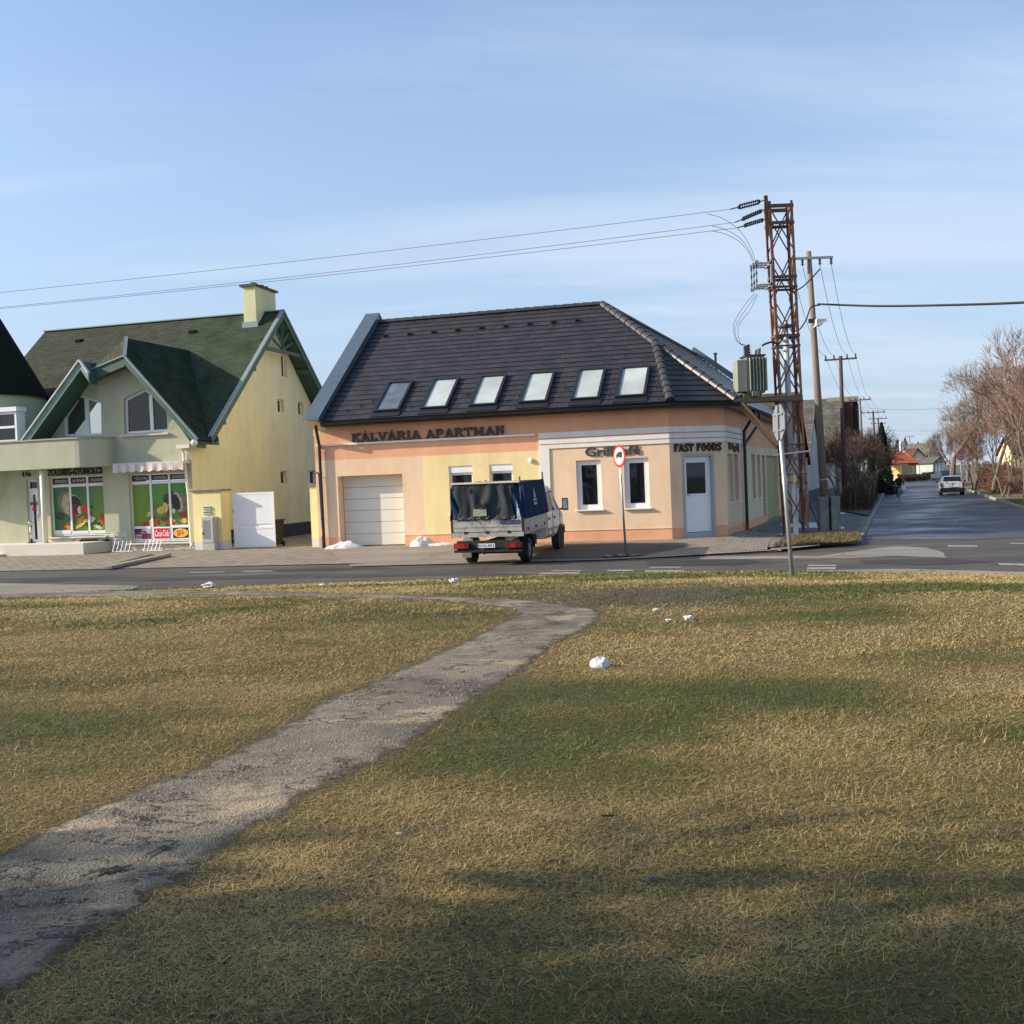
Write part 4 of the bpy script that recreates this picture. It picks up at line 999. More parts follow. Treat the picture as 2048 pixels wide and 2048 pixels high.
# ridge and hip tiles: overlapping half-round pieces
def ridge_tiles(P, Q, r=.13, L=.38, name='ridge_tiles'):
    mbr = MB(); P, Q = Vector(P), Vector(Q); n = max(1, int((Q - P).length / L)); d = (Q - P).normalized(); side = d.cross(Vector((0, 0, 1))).normalized(); upv = side.cross(d)
    for i in range(n):
        a = P + (Q - P) * (i / n); b = P + (Q - P) * ((i + 1.12) / n); K = 7
        pts = []
        for (c, rr) in ((a, r * 1.12), (b, r * .92)):
            for k in range(K):
                t = math.pi * k / (K - 1); pts.append(c + side * math.cos(t) * rr + upv * (math.sin(t) * rr - .02))
        mbr.add(pts, [(k, k + 1, K + k + 1, K + k) for k in range(K - 1)] + [tuple(range(K - 1, -1, -1)), tuple(range(K, 2 * K))])
    return mbr.build(name, TILE2, roof)
TILE2 = mat('ridge_tile', (.05, .045, .045), .4, .2, 3, spec=.5)
ridge_tiles(RLp, R0); ridge_tiles(M_, R0, .15); ridge_tiles(E1 + Vector((0, 0, .03)), M_, .15); ridge_tiles(E2 + Vector((0, 0, .03)), M_, .15); ridge_tiles(Rs, Rs + SD * (SWL + 3), .13)
# roof plane frame for things lying on it
VU = (RLp - EL); VU = (VU - F1.u * VU.dot(F1.u)).normalized(); NU = F1.u.cross(VU).normalized()
if NU.z < 0: NU = -NU
def rp(px, py):
    P = PL(px, py, EL, NU); v = P - EL; return v.dot(F1.u), v.dot(VU)
def RPt(s, v, n=0.0): return EL + F1.u * s + VU * v + NU * n
PANE_W = mat('sky_pale_blind_glass', (.44, .48, .45), .08, .22, .7, spec=.8); PANE_D = mat('grey_roof_glass', (.12, .14, .17), .06, .5, 1.2, spec=.8)  # pale mottled colour carries the sky reflection as well as a blind
v_b = rp(1068, 806)[1]; v_t = rp(1080, 751)[1]; print('roofwin v', v_b, v_t)
for i, (pxb) in enumerate((775, 870, 967.7, 1068, 1172, 1262)):
    s = rp(pxb, 822 - (pxb - 775) * .0655)[0]; w = .40 if i < 5 else .42; mbw = MB(); vb, vt = v_b, v_t if i < 5 else v_t - .05
    for (a, b, c, d) in ((-w - .09, w + .09, vt, vt + .12), (-w - .09, w + .09, vb - .08, vb), (-w - .09, -w, vb, vt), (w, w + .09, vb, vt)):
        mbw.hexa([RPt(s + a, c, .0), RPt(s + b, c, .0), RPt(s + b, d, .0), RPt(s + a, d, .0), RPt(s + a, c, .12), RPt(s + b, c, .12), RPt(s + b, d, .12), RPt(s + a, d, .12)])
    mbw.hexa([RPt(s - w - .14, vb - .35, .02), RPt(s + w + .14, vb - .35, .02), RPt(s + w + .14, vb - .09, .02), RPt(s - w - .14, vb - .09, .02), RPt(s - w - .14, vb - .35, .045), RPt(s + w + .14, vb - .35, .045), RPt(s + w + .14, vb - .09, .06), RPt(s - w - .14, vb - .09, .06)])
    wo_ = mbw.build('roof_window', TRIM, roof, bevel=.008)
    mbw = MB(); mbw.hexa([RPt(s - w, vb, .05), RPt(s + w, vb, .05), RPt(s + w, vt, .05), RPt(s - w, vt, .05), RPt(s - w, vb, .07), RPt(s + w, vb, .07), RPt(s + w, vt, .07), RPt(s - w, vt, .07)])
    pn = mbw.build('pane', PANE_D if i == 0 else PANE_W, KH)
    if i == 0: lab(wo_, 'leftmost roof window with a darker grey pane')
# snow hooks and vents
for i in range(9):
    p = (772 + i * 48, 675 - i * 3.9); s, v = rp(*p); mbw = MB()
    mbw.hexa([RPt(s - .1, v, .02), RPt(s + .1, v, .02), RPt(s + .06, v + .16, .02), RPt(s - .06, v + .16, .02), RPt(s - .1, v, .11), RPt(s + .1, v, .11), RPt(s + .05, v + .16, .04), RPt(s - .05, v + .16, .04)])
    mbw.build('roof_vent', TRIM, roof)
random.seed(5)
for i in range(30):
    s = .9 + i * .39; v = .55 + .30 * (i % 3)
    if any(abs(s - rp(pxb, 815)[0]) < .62 for pxb in (775, 870, 967.7, 1068, 1172, 1262)): continue
    mbw = MB(); mbw.box(RPt(s, v, .05), (.03, .03, .10), None); mbw.bar(RPt(s, v, .1), RPt(s, v + .08, .03), .03); mbw.build('snow_hook', TRIM, roof)
# gutter and downpipes
mb = MB()
def gutter(mbg, P, Q, r=.075):
    P, Q = Vector(P), Vector(Q); d = (Q - P).normalized(); sd2 = d.cross(Vector((0, 0, 1))).normalized(); K = 7; pts = []
    for c in (P, Q):
        for k in range(K): t = math.pi * k / (K - 1); pts.append(c + sd2 * math.cos(t) * r - Vector((0, 0, math.sin(t) * r)))
    mbg.add(pts, [(k, K + k, K + k + 1, k + 1) for k in range(K - 1)]); mbg.add([p + Vector((0, 0, 0)) - (p - (P if i < K else Q)) * .08 for i, p in enumerate(pts)], [(k, k + 1, K + k + 1, K + k) for k in range(K - 1)])
    mbg.add(pts[:K], [tuple(range(K))]); mbg.add(pts[K:], [tuple(range(K - 1, -1, -1))])
def offp(F_, s, z, d): return F_.P(s, z, d)
g1_, g2_ = off_corner(F1, FC, .54), off_corner(FC, F2, .54); zg_ = zEv - .06
gutter(mb, F1.P(.2, zg_, .54), (g1_.x, g1_.y, zg_)); gutter(mb, (g1_.x, g1_.y, zg_), (g2_.x, g2_.y, zg_)); gutter(mb, (g2_.x, g2_.y, zg_), F2.P(SWL + 1, zg_, .54))
mb.build('gutter', TRIM, KH)
mb = MB()   # fascia and soffit under the eaves
for (P, Q, n_) in ((F1.P(.14, 0, 0), k1, F1.n), (k1, k2, FC.n), (k2, F2.P(SWL + 1, 0, .45), F2.n)): pass
c1o, c2o = off_corner(F1, FC, .43), off_corner(FC, F2, .43); c1i, c2i = off_corner(F1, FC, .004), off_corner(FC, F2, .004)
seq_o = [F1.P(.14, 0, .43), c1o, c2o, F2.P(SWL + 2, 0, .43)]; seq_i = [F1.P(.14, 0, .004), c1i, c2i, F2.P(SWL + 2, 0, .004)]
for a in range(3):
    o1, o2, i1, i2 = seq_o[a], seq_o[a + 1], seq_i[a], seq_i[a + 1]
    def zz(p, z): return Vector((p.x, p.y, z))
    mb.hexa([zz(o1, zEv - .19), zz(o2, zEv - .19), zz(i2, zEv - .19), zz(i1, zEv - .19), zz(o1, zEv - .10), zz(o2, zEv - .10), zz(i2, zEv - .10), zz(i1, zEv - .10)])
mb.build('fascia', TRIM, KH)
mb = MB(); sdp = F1.sz(650, 960)[0]
mb.tube([F1.P(sdp - .02, zg_ - .06, .52), F1.P(sdp - .02, zg_ - .25, .50), F1.P(sdp - .12, zg_ - .55, .16), F1.P(sdp - .12, zg_ - .75, .10), F1.P(sdp - .1, Z0 + .1, .10), F1.P(sdp - .04, Z0 + .05, .2)], .055, 10)
for z in (1.2, 2.6, 3.6): mb.cyl(F1.P(sdp - .12, z, .10), F1.P(sdp - .12, z + .03, .10), .065, 10)
mb.build('downpipe', TRIM, KH)
mb = MB(); sq = F2.sz(1485, 960)[0]
mb.tube([F2.P(sq + .2, zg_ - .06, .5), F2.P(sq + .15, zg_ - .3, .42), F2.P(sq, zg_ - .8, .12), F2.P(sq, .35, .12)], .06, 10)
mb.build('downpipe', TRIM, KH)
mb = MB(); mb.tube([F2.P(sq, .36, .12), F2.P(sq, .14, .12), F2.P(sq + .05, .12, .25)], .075, 10); mb.build('downpipe_foot', mat('red_cast_foot', (.35, .06, .03), .6, .2), KH)
s5 = F2.sz(1519, 845, .5)[0]; mb = MB(); mb.tube([F2.P(s5, zg_ - .1, .5), F2.P(s5, zg_ - .45, .5), F2.P(sq + .5, zg_ - 1.15, .16), F2.P(sq + .06, zg_ - 1.35, .12)], .055, 8); mb.build('drain_branch', TRIM, KH)
# small round lamp on the yellow panel, roof stack and far chimney
mb = MB(); q = F1.sz(1062, 921); mb.cyl(F1.P(q[0], q[1], 0), F1.P(q[0], q[1], .06), .085, 18); mb.cyl(F1.P(q[0], q[1], .06), F1.P(q[0], q[1], .09), .05, 18); mb.build('wall_lamp', WHITE, KH, bevel=.01)
tq = min((abs(proj(Rs + SD * (k * .2))[0] - 1412), k * .2) for k in range(100))[1]
mb = MB(); q = Rs + SD * (tq + .8) + F2.n * 1.0 - Vector((0, 0, 1.0)); mb.cyl(q, q + Vector((0, 0, 1.0)), .07, 10); mb.cyl(q + Vector((0, 0, 1.0)), q + Vector((0, 0, 1.1)), .11, 10); mb.build('vent_pipe', TRIM, roof)
dn_ = (E2 - Rs); dn_ = dn_ - SD * dn_.dot(SD); mb = MB(); tq = min((abs(proj(Rs + SD * (k * .2))[0] - 1412), k * .2) for k in range(100))[1]; q = Rs + SD * tq + Vector((0, 0, .22))
mb.bar(q - dn_ * .02, q + dn_ * .38, .3, .3); lab(mb.build('parapet_capping', CAP, roof), 'grey metal capping across the side roof')

# ================================================================ GREEN ROOFED HOUSE WITH GREENGROCER'S SHOP
GH = thing('gabled_house', 'pale green and yellow house with green shingle roof and greengrocer shop windows', 'house', F3.P(-9, Z0, 0))
S_GR = stucco('sage_render', (.47, .48, .34)); S_LY = stucco('lime_yellow_render', (.77, .73, .48)); S_CH = stucco('chimney_render', (.66, .66, .40))
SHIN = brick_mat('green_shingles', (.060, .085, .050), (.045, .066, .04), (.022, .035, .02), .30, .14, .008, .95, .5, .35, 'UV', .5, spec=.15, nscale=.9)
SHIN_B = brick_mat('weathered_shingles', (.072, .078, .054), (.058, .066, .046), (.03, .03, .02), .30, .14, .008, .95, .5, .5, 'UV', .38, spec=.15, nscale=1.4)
SHIN_D = brick_mat('dark_shaded_shingles', (.022, .040, .028), (.016, .03, .022), (.01, .015, .01), .30, .14, .008, .95, .5, .35, 'UV', .4, spec=.15)  # dark copy puts the shade on dormer slope and turret into the colour
GTR = mat('green_boards', (.045, .10, .075), .6, .12, 4, stretch=(1, 1, .2)); GTL = mat('grey_green_flashing', (.25, .30, .29), .45, .08, 4, metal=.2)
sC = F3.sz(385.5, 985)[0]; E0 = F3.P(sC, 0, 0); FS = Fr(E0, -F3.n)
print('FS n', FS.n, 'corner', sC)
OV = .6
apx = FS.sz(565, 622, OV); eF = FS.sz(421, 873, OV); RDp, RZ = apx; EZ = eF[1]
print('apex', apx, 'eave', eF)
slope = (RZ - EZ) / (RDp - eF[0])
def mainz(d): return EZ + slope * (d - eF[0])            # roof height at depth d behind the front
def offd(P): return -F3.loc(P)[2]
sRL = F3.loc(PL(90, 664, F3.P(0, 0, -RDp), F3.n))[0]
HL = -17.5
# fascia points of the dormer gable
FA = F3.P(F3.sz(249, 713, .55)[0], F3.sz(249, 713, .55)[1], .55)
FBr = F3.P(F3.sz(396, 880, .55)[0], F3.sz(396, 880, .55)[1], .55)
FL1 = F3.P(F3.sz(178, 743, .55)[0], F3.sz(178, 743, .55)[1], .55)
PK = F3.P(F3.sz(160, 722, 1.0)[0], F3.sz(160, 722, 1.0)[1], 1.0)
PL_ = F3.P(F3.sz(44, 884, 1.0)[0], F3.sz(44, 884, 1.0)[1], 1.0)
PKr = F3.P(F3.sz(178, 748, 1.0)[0], F3.sz(178, 748, 1.0)[1], 1.0)
# ridge of the dormer: kink point then back into the main roof
sA = F3.loc(FA)[0]
def at_s(px, py, s):
    return PL(px, py, F3.P(s, 0, 0), F3.u)
K2 = PL(252.5, 676, F3.P(0, 0, -.55), F3.n)
dRe = None
for i in range(200):
    d = i * .05; 
    if mainz(d) >= K2.z: dRe = d; break
Re = F3.P(F3.loc(K2)[0], K2.z, -dRe)
print('FA', F3.loc(FA), 'K2', F3.loc(K2), 'Re', dRe, proj(Re), 'FBr', F3.loc(FBr), 'PK', F3.loc(PK), 'PL', F3.loc(PL_))
# ---- walls
mb = MB()
tl = F3.loc
wl = [(HL, .1), (sC, .1), (sC, EZ - .08)]
up = [tl(FBr), tl(FA), tl(FL1), tl(PK), tl(PL_)]
out = [(HL, 0), (sC, 0), (sC, up[0][1] - .02), (up[1][0], up[1][1] - .16), (up[2][0] + .05, up[2][1] - .2), (up[3][0], up[3][1] - .35), (up[4][0] + .3, up[4][1] - .1), (up[4][0] + .1, 4.0), (HL, 4.0)]
g1r = F3.rect(97, 955, 211, 1071); g2r = F3.rect(256, 949, 378, 1083)
door = F3.rect(51, 961, 81, 1086)
gW1 = [F3.sz(*q) for q in ((128, 873), (127, 833), (156, 789), (203, 803), (204, 870))]
gW2 = [F3.sz(*q) for q in ((249, 868), (247, 798), (287, 777), (333, 806), (336, 862))]
def rc(r): return [(r[0], r[2]), (r[1], r[2]), (r[1], r[3]), (r[0], r[3])]
print('shop', g1r, g2r, 'gW1', gW1, 'gW2', gW2, 'door', door)
mb.holed(F3, out, [rc(g1r), rc(g2r), rc(door), gW1, gW2], 0, 0, .28)
mb.quad(F3.P(HL, 0, -14), F3.P(HL, 0, 0), F3.P(HL, 4.0, 0), F3.P(HL, 4.0, -14), 0)
mb.build('front_wall', S_GR, GH)
# side gable wall in lime yellow
mb = MB()
def sr(a, b, c, d): return FS.rect(a, b, c, d)
sw = [sr(554.5, 798, 568, 826), sr(595.5, 804, 608, 831), sr(620.5, 807, 634, 833), sr(561, 942, 575, 968), sr(614.5, 941, 634, 968)]
ap = sr(561.5, 708, 575, 755)
sw = [(a, a + (b - a) * 1.0, c, d) for a, b, c, d in sw]
hl = [rc(r) for r in sw] + [rc(ap)]
DP = 2 * RDp - eF[0]
outs = [(0, 0), (DP - .7, 0), (DP - .7, EZ - .1), (RDp + 0.0, RZ - .30), (0, EZ - .42)]
mb.holed(FS, outs, hl, 0, 0, .28)
mb.build('side_wall', S_LY, GH)
mb = MB(); mb.fbox(FS, 2.6, DP - .7, .0, FS.sz(560, 1048)[1] - .02, .002, .03); mb.build('plinth', mat('black_plinth', (.02, .02, .022), .7, .2), GH)
for r in sw: window(FS, GH, r, -.15, .05, gd=.03)
window(FS, GH, ap, -.15, .05, gd=.03)
# ---- main roof (front slope split: weathered left part, green right part)
RO = MB(); e0 = F3.P(0, 0, 0)
def mp_(s, d): return F3.P(s, mainz(d), -d)
sR_ = sC + OV + .02; dE = eF[0]
sSplit = F3.loc(PL(395, 640, F3.P(0, 0, -RDp), F3.n))[0]
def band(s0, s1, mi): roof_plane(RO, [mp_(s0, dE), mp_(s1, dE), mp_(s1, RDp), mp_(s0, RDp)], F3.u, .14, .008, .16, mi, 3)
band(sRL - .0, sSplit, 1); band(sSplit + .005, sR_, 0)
# back slope
RO.quad(F3.P(sRL, mainz(dE) + .02, -DP), F3.P(sRL, RZ, -RDp), F3.P(sR_, RZ, -RDp), F3.P(sR_, mainz(dE) + .02, -DP), 0)
RO.quad(F3.P(sR_, mainz(dE) - .14, -DP), F3.P(sR_, RZ - .16, -RDp), F3.P(sRL, RZ - .16, -RDp), F3.P(sRL, mainz(dE) - .14, -DP), 3)
roofg = RO.build('roof', [SHIN, SHIN_B, SHIN_D, GTR], GH)
# ridge cap and roof vents
mb = MB(); mb.bar(F3.P(sRL - .05, RZ + .03, -RDp), F3.P(sR_, RZ + .03, -RDp), .22, .05); mb.build('ridge_cap', GTL, roofg)
for q in ((158, 683), (385, 665), (330, 721)):
    P = PL(q[0], q[1], mp_(0, 0), (mp_(1, 0) - mp_(0, 0)).cross(mp_(0, 1) - mp_(0, 0)).normalized()); mb = MB()
    if q[0] == 330: continue
    mb.hexa([P + F3.u * -.14 + F3.n * .1 - Vector((0, 0, .08)), P + F3.u * .14 + F3.n * .1 - Vector((0, 0, .08)), P + F3.u * .14 - F3.n * .25 + Vector((0, 0, .08)), P - F3.u * .14 - F3.n * .25 + Vector((0, 0, .08)),
             P + F3.u * -.14 + F3.n * .1 + Vector((0, 0, .08)), P + F3.u * .14 + F3.n * .1 + Vector((0, 0, .08)), P + F3.u * .14 - F3.n * .25 + Vector((0, 0, .14)), P - F3.u * .14 - F3.n * .25 + Vector((0, 0, .14))]); mb.build('roof_vent', SHIN_D, roofg)
# rake boards on the side gable
mb = MB()
def rk(d, z, o): return FS.P(d, z, o)
for (d0, z0_, d1, z1_) in ((dE, EZ, RDp, RZ), (RDp, RZ, DP, EZ)):
    mb.hexa([rk(d0, z0_ - .32, OV + .02), rk(d1, z1_ - .32, OV + .02), rk(d1, z1_ - .32, OV + .05), rk(d0, z0_ - .32, OV + .05), rk(d0, z0_ - .02, OV + .02), rk(d1, z1_ - .02, OV + .02), rk(d1, z1_ - .02, OV + .05), rk(d0, z0_ - .02, OV + .05)])
mb.build('rake_board', GTR, roofg)
mb = MB()
for (d0, z0_, d1, z1_) in ((dE - .05, EZ, RDp, RZ + .03), (RDp, RZ + .03, DP, EZ)):
    mb.hexa([rk(d0, z0_ - .02, OV - .08), rk(d1, z1_ - .02, OV - .08), rk(d1, z1_ - .02, OV + .09), rk(d0, z0_ - .02, OV + .09), rk(d0, z0_ + .05, OV - .08), rk(d1, z1_ + .05, OV - .08), rk(d1, z1_ + .05, OV + .09), rk(d0, z0_ + .05, OV + .09)])
mb.build('rake_flashing', GTL, roofg)
mb = MB()      # soffit strip (boards seen from below)
for (d0, z0_, d1, z1_) in ((dE, EZ - .2, RDp, RZ - .2), (RDp, RZ - .2, DP, EZ - .2)): mb.quad(rk(d0, z0_, 0), rk(d1, z1_, 0), rk(d1, z1_, OV + .02), rk(d0, z0_, OV + .02))
mb.build('soffit', GTR, roofg)
# timber fan truss in the gable top
mb = MB(); o = OV - .06
tz = FS.sz(566, 703, OV)[1]; dw = (RZ - tz) / slope; c = RDp
mb.bar(rk(c - dw, tz, o), rk(c + dw, tz, o), .10, .16); mb.bar(rk(c, tz, o - .01), rk(c, RZ - .25, o - .01), .10, .12)
for k, (a, b) in enumerate(((.55, .50), (-.55, .50), (.33, .28), (-.33, .28))):
    z1_ = RZ - abs(a) * dw * slope - .22; mb.bar(rk(c, tz + .1 + (.55 - abs(a)) * 1.2, o - .02 - .004 * k), rk(c + a * dw, z1_, o - .02 - .004 * k), .08, .08)
mb.build('gable_truss', GTR, GH)
for d in (1.6, 4.3, DP - 1.7, DP - 4.2):
    z = (EZ + slope * (d - dE)) if d < RDp else EZ + slope * (DP - d); mb = MB(); mb.fbox(FS, d - .1, d + .1, z - .48, z - .27, .003, OV); mb.build('rafter_end', GTR, roofg)
# chimney
cb = FS.loc(PL(487, 690, FS.P(0, 0, -1.0), FS.n)); mb = MB()
c0 = PL(483, 688, FS.P(0, 0, -1.05), FS.n); cd_ = FS.loc(c0)[0]
ctop = PL(487, 578, FS.P(0, 0, -1.05), FS.n).z
o0 = -.62; 
cs0, cs1 = F3.loc(PL(486, 600, F3.P(0, 0, -cd_), F3.n))[0], F3.loc(PL(511, 600, F3.P(0, 0, -cd_), F3.n))[0]
cdep = 1.9
print('chimney', cd_, cs0, cs1, ctop)
mb.fbox(F3, cs0, cs1, mainz(cd_) - .4, ctop, -cd_ - cdep, -cd_); ch = mb.build('chimney', S_CH, roofg)
mb = MB(); mb.fbox(F3, cs0 - .1, cs1 + .1, ctop, ctop + .09, -cd_ - cdep - .1, -cd_ + .1); mb.build('chimney_cap', mat('dark_cap', (.03, .035, .03), .6, .1), GH)
for k in (.45, 1.1, 1.5): mb = MB(); mb.cyl(F3.P((cs0 + cs1) / 2, ctop + .09, -cd_ - k), F3.P((cs0 + cs1) / 2, ctop + .2, -cd_ - k), .11, 12); mb.cyl(F3.P((cs0 + cs1) / 2, ctop + .2, -cd_ - k), F3.P((cs0 + cs1) / 2, ctop + .24, -cd_ - k), .15, 12); mb.build('chimney_pot', DARK, GH)
mb = MB(); mb.fbox(F3, cs0 - .08, cs1 + .08, mainz(cd_) - .05, mainz(cd_) + .22, -cd_, -cd_ + .04); mb.build('flashing', GTL, roofg)
# ---- dormer roof
DR = MB()
def thick_face(mbx, pts, t, mi, um=3, along=None):
    pts = [Vector(p) for p in pts]
    if along is not None: roof_plane(mbx, pts, along, .14, .008, t, mi, um); return
    n = (pts[1] - pts[0]).cross(pts[2] - pts[0]).normalized(); n = n if n.z > 0 else -n
    mbx.prism(pts, -n * t, mi)
sB = tl(FBr)[0]; zB = tl(FBr)[1]
backB = F3.P(sB, zB, -1.2)
# right slope, its shade put in by the darker shingle colour
K2s = tl(K2)[0]
dv = dRe
zRr = K2.z
V1 = F3.P(sB, zB, .55)
FAu = FA + Vector((0, 0, .02))
roof_plane(DR, [V1, FBr + (FBr - FBr), K2, FAu][:0] + [V1, F3.P(sB, zB, -.25), Re, K2, FAu], -F3.n, .14, .008, .16, 2, 3) if False else None
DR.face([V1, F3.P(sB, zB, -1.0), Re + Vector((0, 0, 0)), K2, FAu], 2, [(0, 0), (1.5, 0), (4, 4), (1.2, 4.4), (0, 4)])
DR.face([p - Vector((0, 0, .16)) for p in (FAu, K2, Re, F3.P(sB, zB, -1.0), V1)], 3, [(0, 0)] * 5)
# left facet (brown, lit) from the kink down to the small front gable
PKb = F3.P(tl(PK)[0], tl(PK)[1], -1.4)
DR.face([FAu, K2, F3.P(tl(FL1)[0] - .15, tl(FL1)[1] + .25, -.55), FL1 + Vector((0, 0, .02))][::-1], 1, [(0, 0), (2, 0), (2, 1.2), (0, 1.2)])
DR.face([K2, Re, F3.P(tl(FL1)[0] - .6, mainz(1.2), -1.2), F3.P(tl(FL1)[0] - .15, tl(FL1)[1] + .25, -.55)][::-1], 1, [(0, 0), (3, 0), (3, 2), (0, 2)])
DR.build('dormer_roof', [SHIN, SHIN_B, SHIN_D, GTR], GH)
mb = MB(); dn = Vector((0, 0, .34))
def board(mbx, P, Q, h=.30, t=.035, d=None):
    d = d or F3.n; mbx.hexa([P - Vector((0, 0, h)), Q - Vector((0, 0, h)), Q - Vector((0, 0, h)) + d * t, P - Vector((0, 0, h)) + d * t, P, Q, Q + d * t, P + d * t])
board(mb, FA, FBr); board(mb, FL1, FA, .38)
mb.build('rake_board', GTR, GH)
mb = MB()
for P, Q in ((FA, FBr), (FL1, FA)): mb.bar(P + Vector((0, 0, .03)) + F3.n * .02, Q + Vector((0, 0, .03)) + F3.n * .02, .12, .05)
mb.bar(FA + Vector((0, 0, .03)), K2 + Vector((0, 0, .04)), .14, .05)
mb.build('rake_flashing', GTL, GH)
mb = MB()
mb.hexa([FBr - Vector((0, 0, .3)), FA - Vector((0, 0, .3)), FA - Vector((0, 0, .3)) - F3.n * .55, FBr - Vector((0, 0, .3)) - F3.n * .55, FBr - Vector((0, 0, .2)), FA - Vector((0, 0, .2)), FA - Vector((0, 0, .2)) - F3.n * .55, FBr - Vector((0, 0, .2)) - F3.n * .55])
mb.hexa([FA - Vector((0, 0, .3)), FL1 - Vector((0, 0, .3)), FL1 - Vector((0, 0, .3)) - F3.n * .55, FA - Vector((0, 0, .3)) - F3.n * .55, FA - Vector((0, 0, .2)), FL1 - Vector((0, 0, .2)), FL1 - Vector((0, 0, .2)) - F3.n * .55, FA - Vector((0, 0, .2)) - F3.n * .55])
for (P, Q) in ((PK, PL_),):
    b_ = -F3.n * 2.2
    mb.hexa([P - dn, Q - dn, Q - dn + b_, P - dn + b_, P, Q, Q + b_, P + b_])
mb.hexa([PK - dn * .4, PKr - dn * 1.1, PKr - dn * 1.1 - F3.n * .5, PK - dn * .4 - F3.n * .5, PK, PKr, PKr - F3.n * .5, PK - F3.n * .5])
mb.build('soffit', GTR, GH)
mb = MB(); board(mb, PK + F3.n * .001, PL_ + F3.n * .001, .36, .04); board(mb, PK + F3.n * .001, PKr + F3.n * .001, .30, .04); mb.build('rake_board', mat('pale_green_boards', (.16, .27, .22), .6, .1), GH)
mb = MB()
mb.bar(PK + Vector((0, 0, .035)) + F3.n * .03, PL_ + Vector((0, 0, .035)) + F3.n * .03, .14, .05); mb.bar(PK + Vector((0, 0, .035)) + F3.n * .03, PKr + Vector((0, 0, .035)) + F3.n * .03, .14, .05)
mb.build('rake_flashing', mat('white_flashing', (.62, .65, .63), .4, .05), GH)
# gable windows (shaped panes)
def poly_window(pts, d, mull_s, glass_l, glass_r, fw=.09):
    cx = sum(p[0] for p in pts) / len(pts); cz = sum(p[1] for p in pts) / len(pts)
    def shrink(k): 
        out = []; n = len(pts)
        for i in range(n):
            p0, p1, p2 = Vector(pts[i - 1]), Vector(pts[i]), Vector(pts[(i + 1) % n]); a = (p1 - p0).normalized(); b = (p2 - p1).normalized()
            na, nb_ = Vector((-a.y, a.x)), Vector((-b.y, b.x)); bis = (na + nb_); bis = bis / max(.3, bis.length_squared) * 2; out.append((p1.x + bis.x * k, p1.y + bis.y * k))
        return out
    area = sum(pts[i][0] * pts[(i + 1) % len(pts)][1] - pts[(i + 1) % len(pts)][0] * pts[i][1] for i in range(len(pts)))
    sg = 1 if area > 0 else -1
    inner = shrink(sg * fw); mb = MB(); n = len(pts)
    for i in range(n):
        j = (i + 1) % n; a, b, c, e_ = pts[i], pts[j], inner[j], inner[i]
        mb.hexa([F3.P(a[0], a[1], d), F3.P(b[0], b[1], d), F3.P(c[0], c[1], d), F3.P(e_[0], e_[1], d), F3.P(a[0], a[1], d - .07), F3.P(b[0], b[1], d - .07), F3.P(c[0], c[1], d - .07), F3.P(e_[0], e_[1], d - .07)])
    zlo = min(p[1] for p in pts) + fw * .6
    def top(s):
        z = None
        for i in range(n):
            a, b = inner[i], inner[(i + 1) % n]
            if (a[0] - s) * (b[0] - s) <= 0 and abs(a[0] - b[0]) > 1e-6:
                zz_ = a[1] + (b[1] - a[1]) * (s - a[0]) / (b[0] - a[0]); z = zz_ if z is None else max(z, zz_)
        return z or zlo + 1
    mb.fbox(F3, mull_s - .075, mull_s + .075, zlo, min(top(mull_s - .07), top(mull_s + .07)) + .03, d - .07, d + .005)
    w = mb.build('window', WHITE, GH)
    for (side, gm) in ((-1, glass_l), (1, glass_r)):
        P = clip_band([(p[1], p[0]) for p in shrink(sg * fw * .7)], -99, mull_s) if side < 0 else clip_band([(p[1], p[0]) for p in shrink(sg * fw * .7)], mull_s, 99)
        mb = MB(); mb.prism([F3.P(q[1], q[0], d - .045) for q in P], -F3.n * .012); mb.build('pane', gm, w)
    return w
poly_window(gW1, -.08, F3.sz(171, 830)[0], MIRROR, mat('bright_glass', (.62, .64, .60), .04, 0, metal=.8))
poly_window(gW2, -.12, F3.sz(299, 820)[0], GLASS, GLASS)
mb = MB(); a, b = F3.sz(243, 871), F3.sz(339, 866); mb.fbox(F3, a[0], b[0], a[1] - .06, a[1], -.1, .1); mb.build('sill', mat('cream_stone', (.62, .58, .48), .8, .08), GH)
# eave gutter piece and white downpipe at the corner
mb = MB(); gutter(mb, F3.P(sB - .12, zB - .08, .62), F3.P(sC + .45, zB - .02, .62), .085); mb.ball(F3.P(sB - .12, zB - .1, .62), .13, 10); mb.build('gutter', mat('white_gutter', (.66, .68, .68), .4, .05, 3, metal=.2), GH)
WPIPE = mat('cream_pipe', (.72, .70, .60), .5, .05)
mb = MB(); x0 = F3.sz(372, 930)[0]
mb.tube([F3.P(F3.sz(363, 896)[0], F3.sz(363, 896)[1], .3), F3.P(x0, F3.sz(372, 893)[1], .3), F3.P(x0 + .0, F3.sz(372, 905)[1], .14), F3.P(x0 + .12, 2.2, .12), F3.P(x0 + .14, .45, .12), F3.P(x0 + .2, .3, .2)], .055, 10); mb.build('downpipe', WPIPE, GH)
mb = MB(); mb.fbox(F3, F3.sz(362, 895)[0], F3.sz(388, 893)[0], F3.sz(372, 897)[1], F3.sz(372, 890)[1], 0.01, .35); mb.fbox(F3, sC - .22, sC + .0, F3.sz(380, 920)[1], F3.sz(380, 897)[1], .0, .06); mb.build('corner_ledge', S_WH, GH)
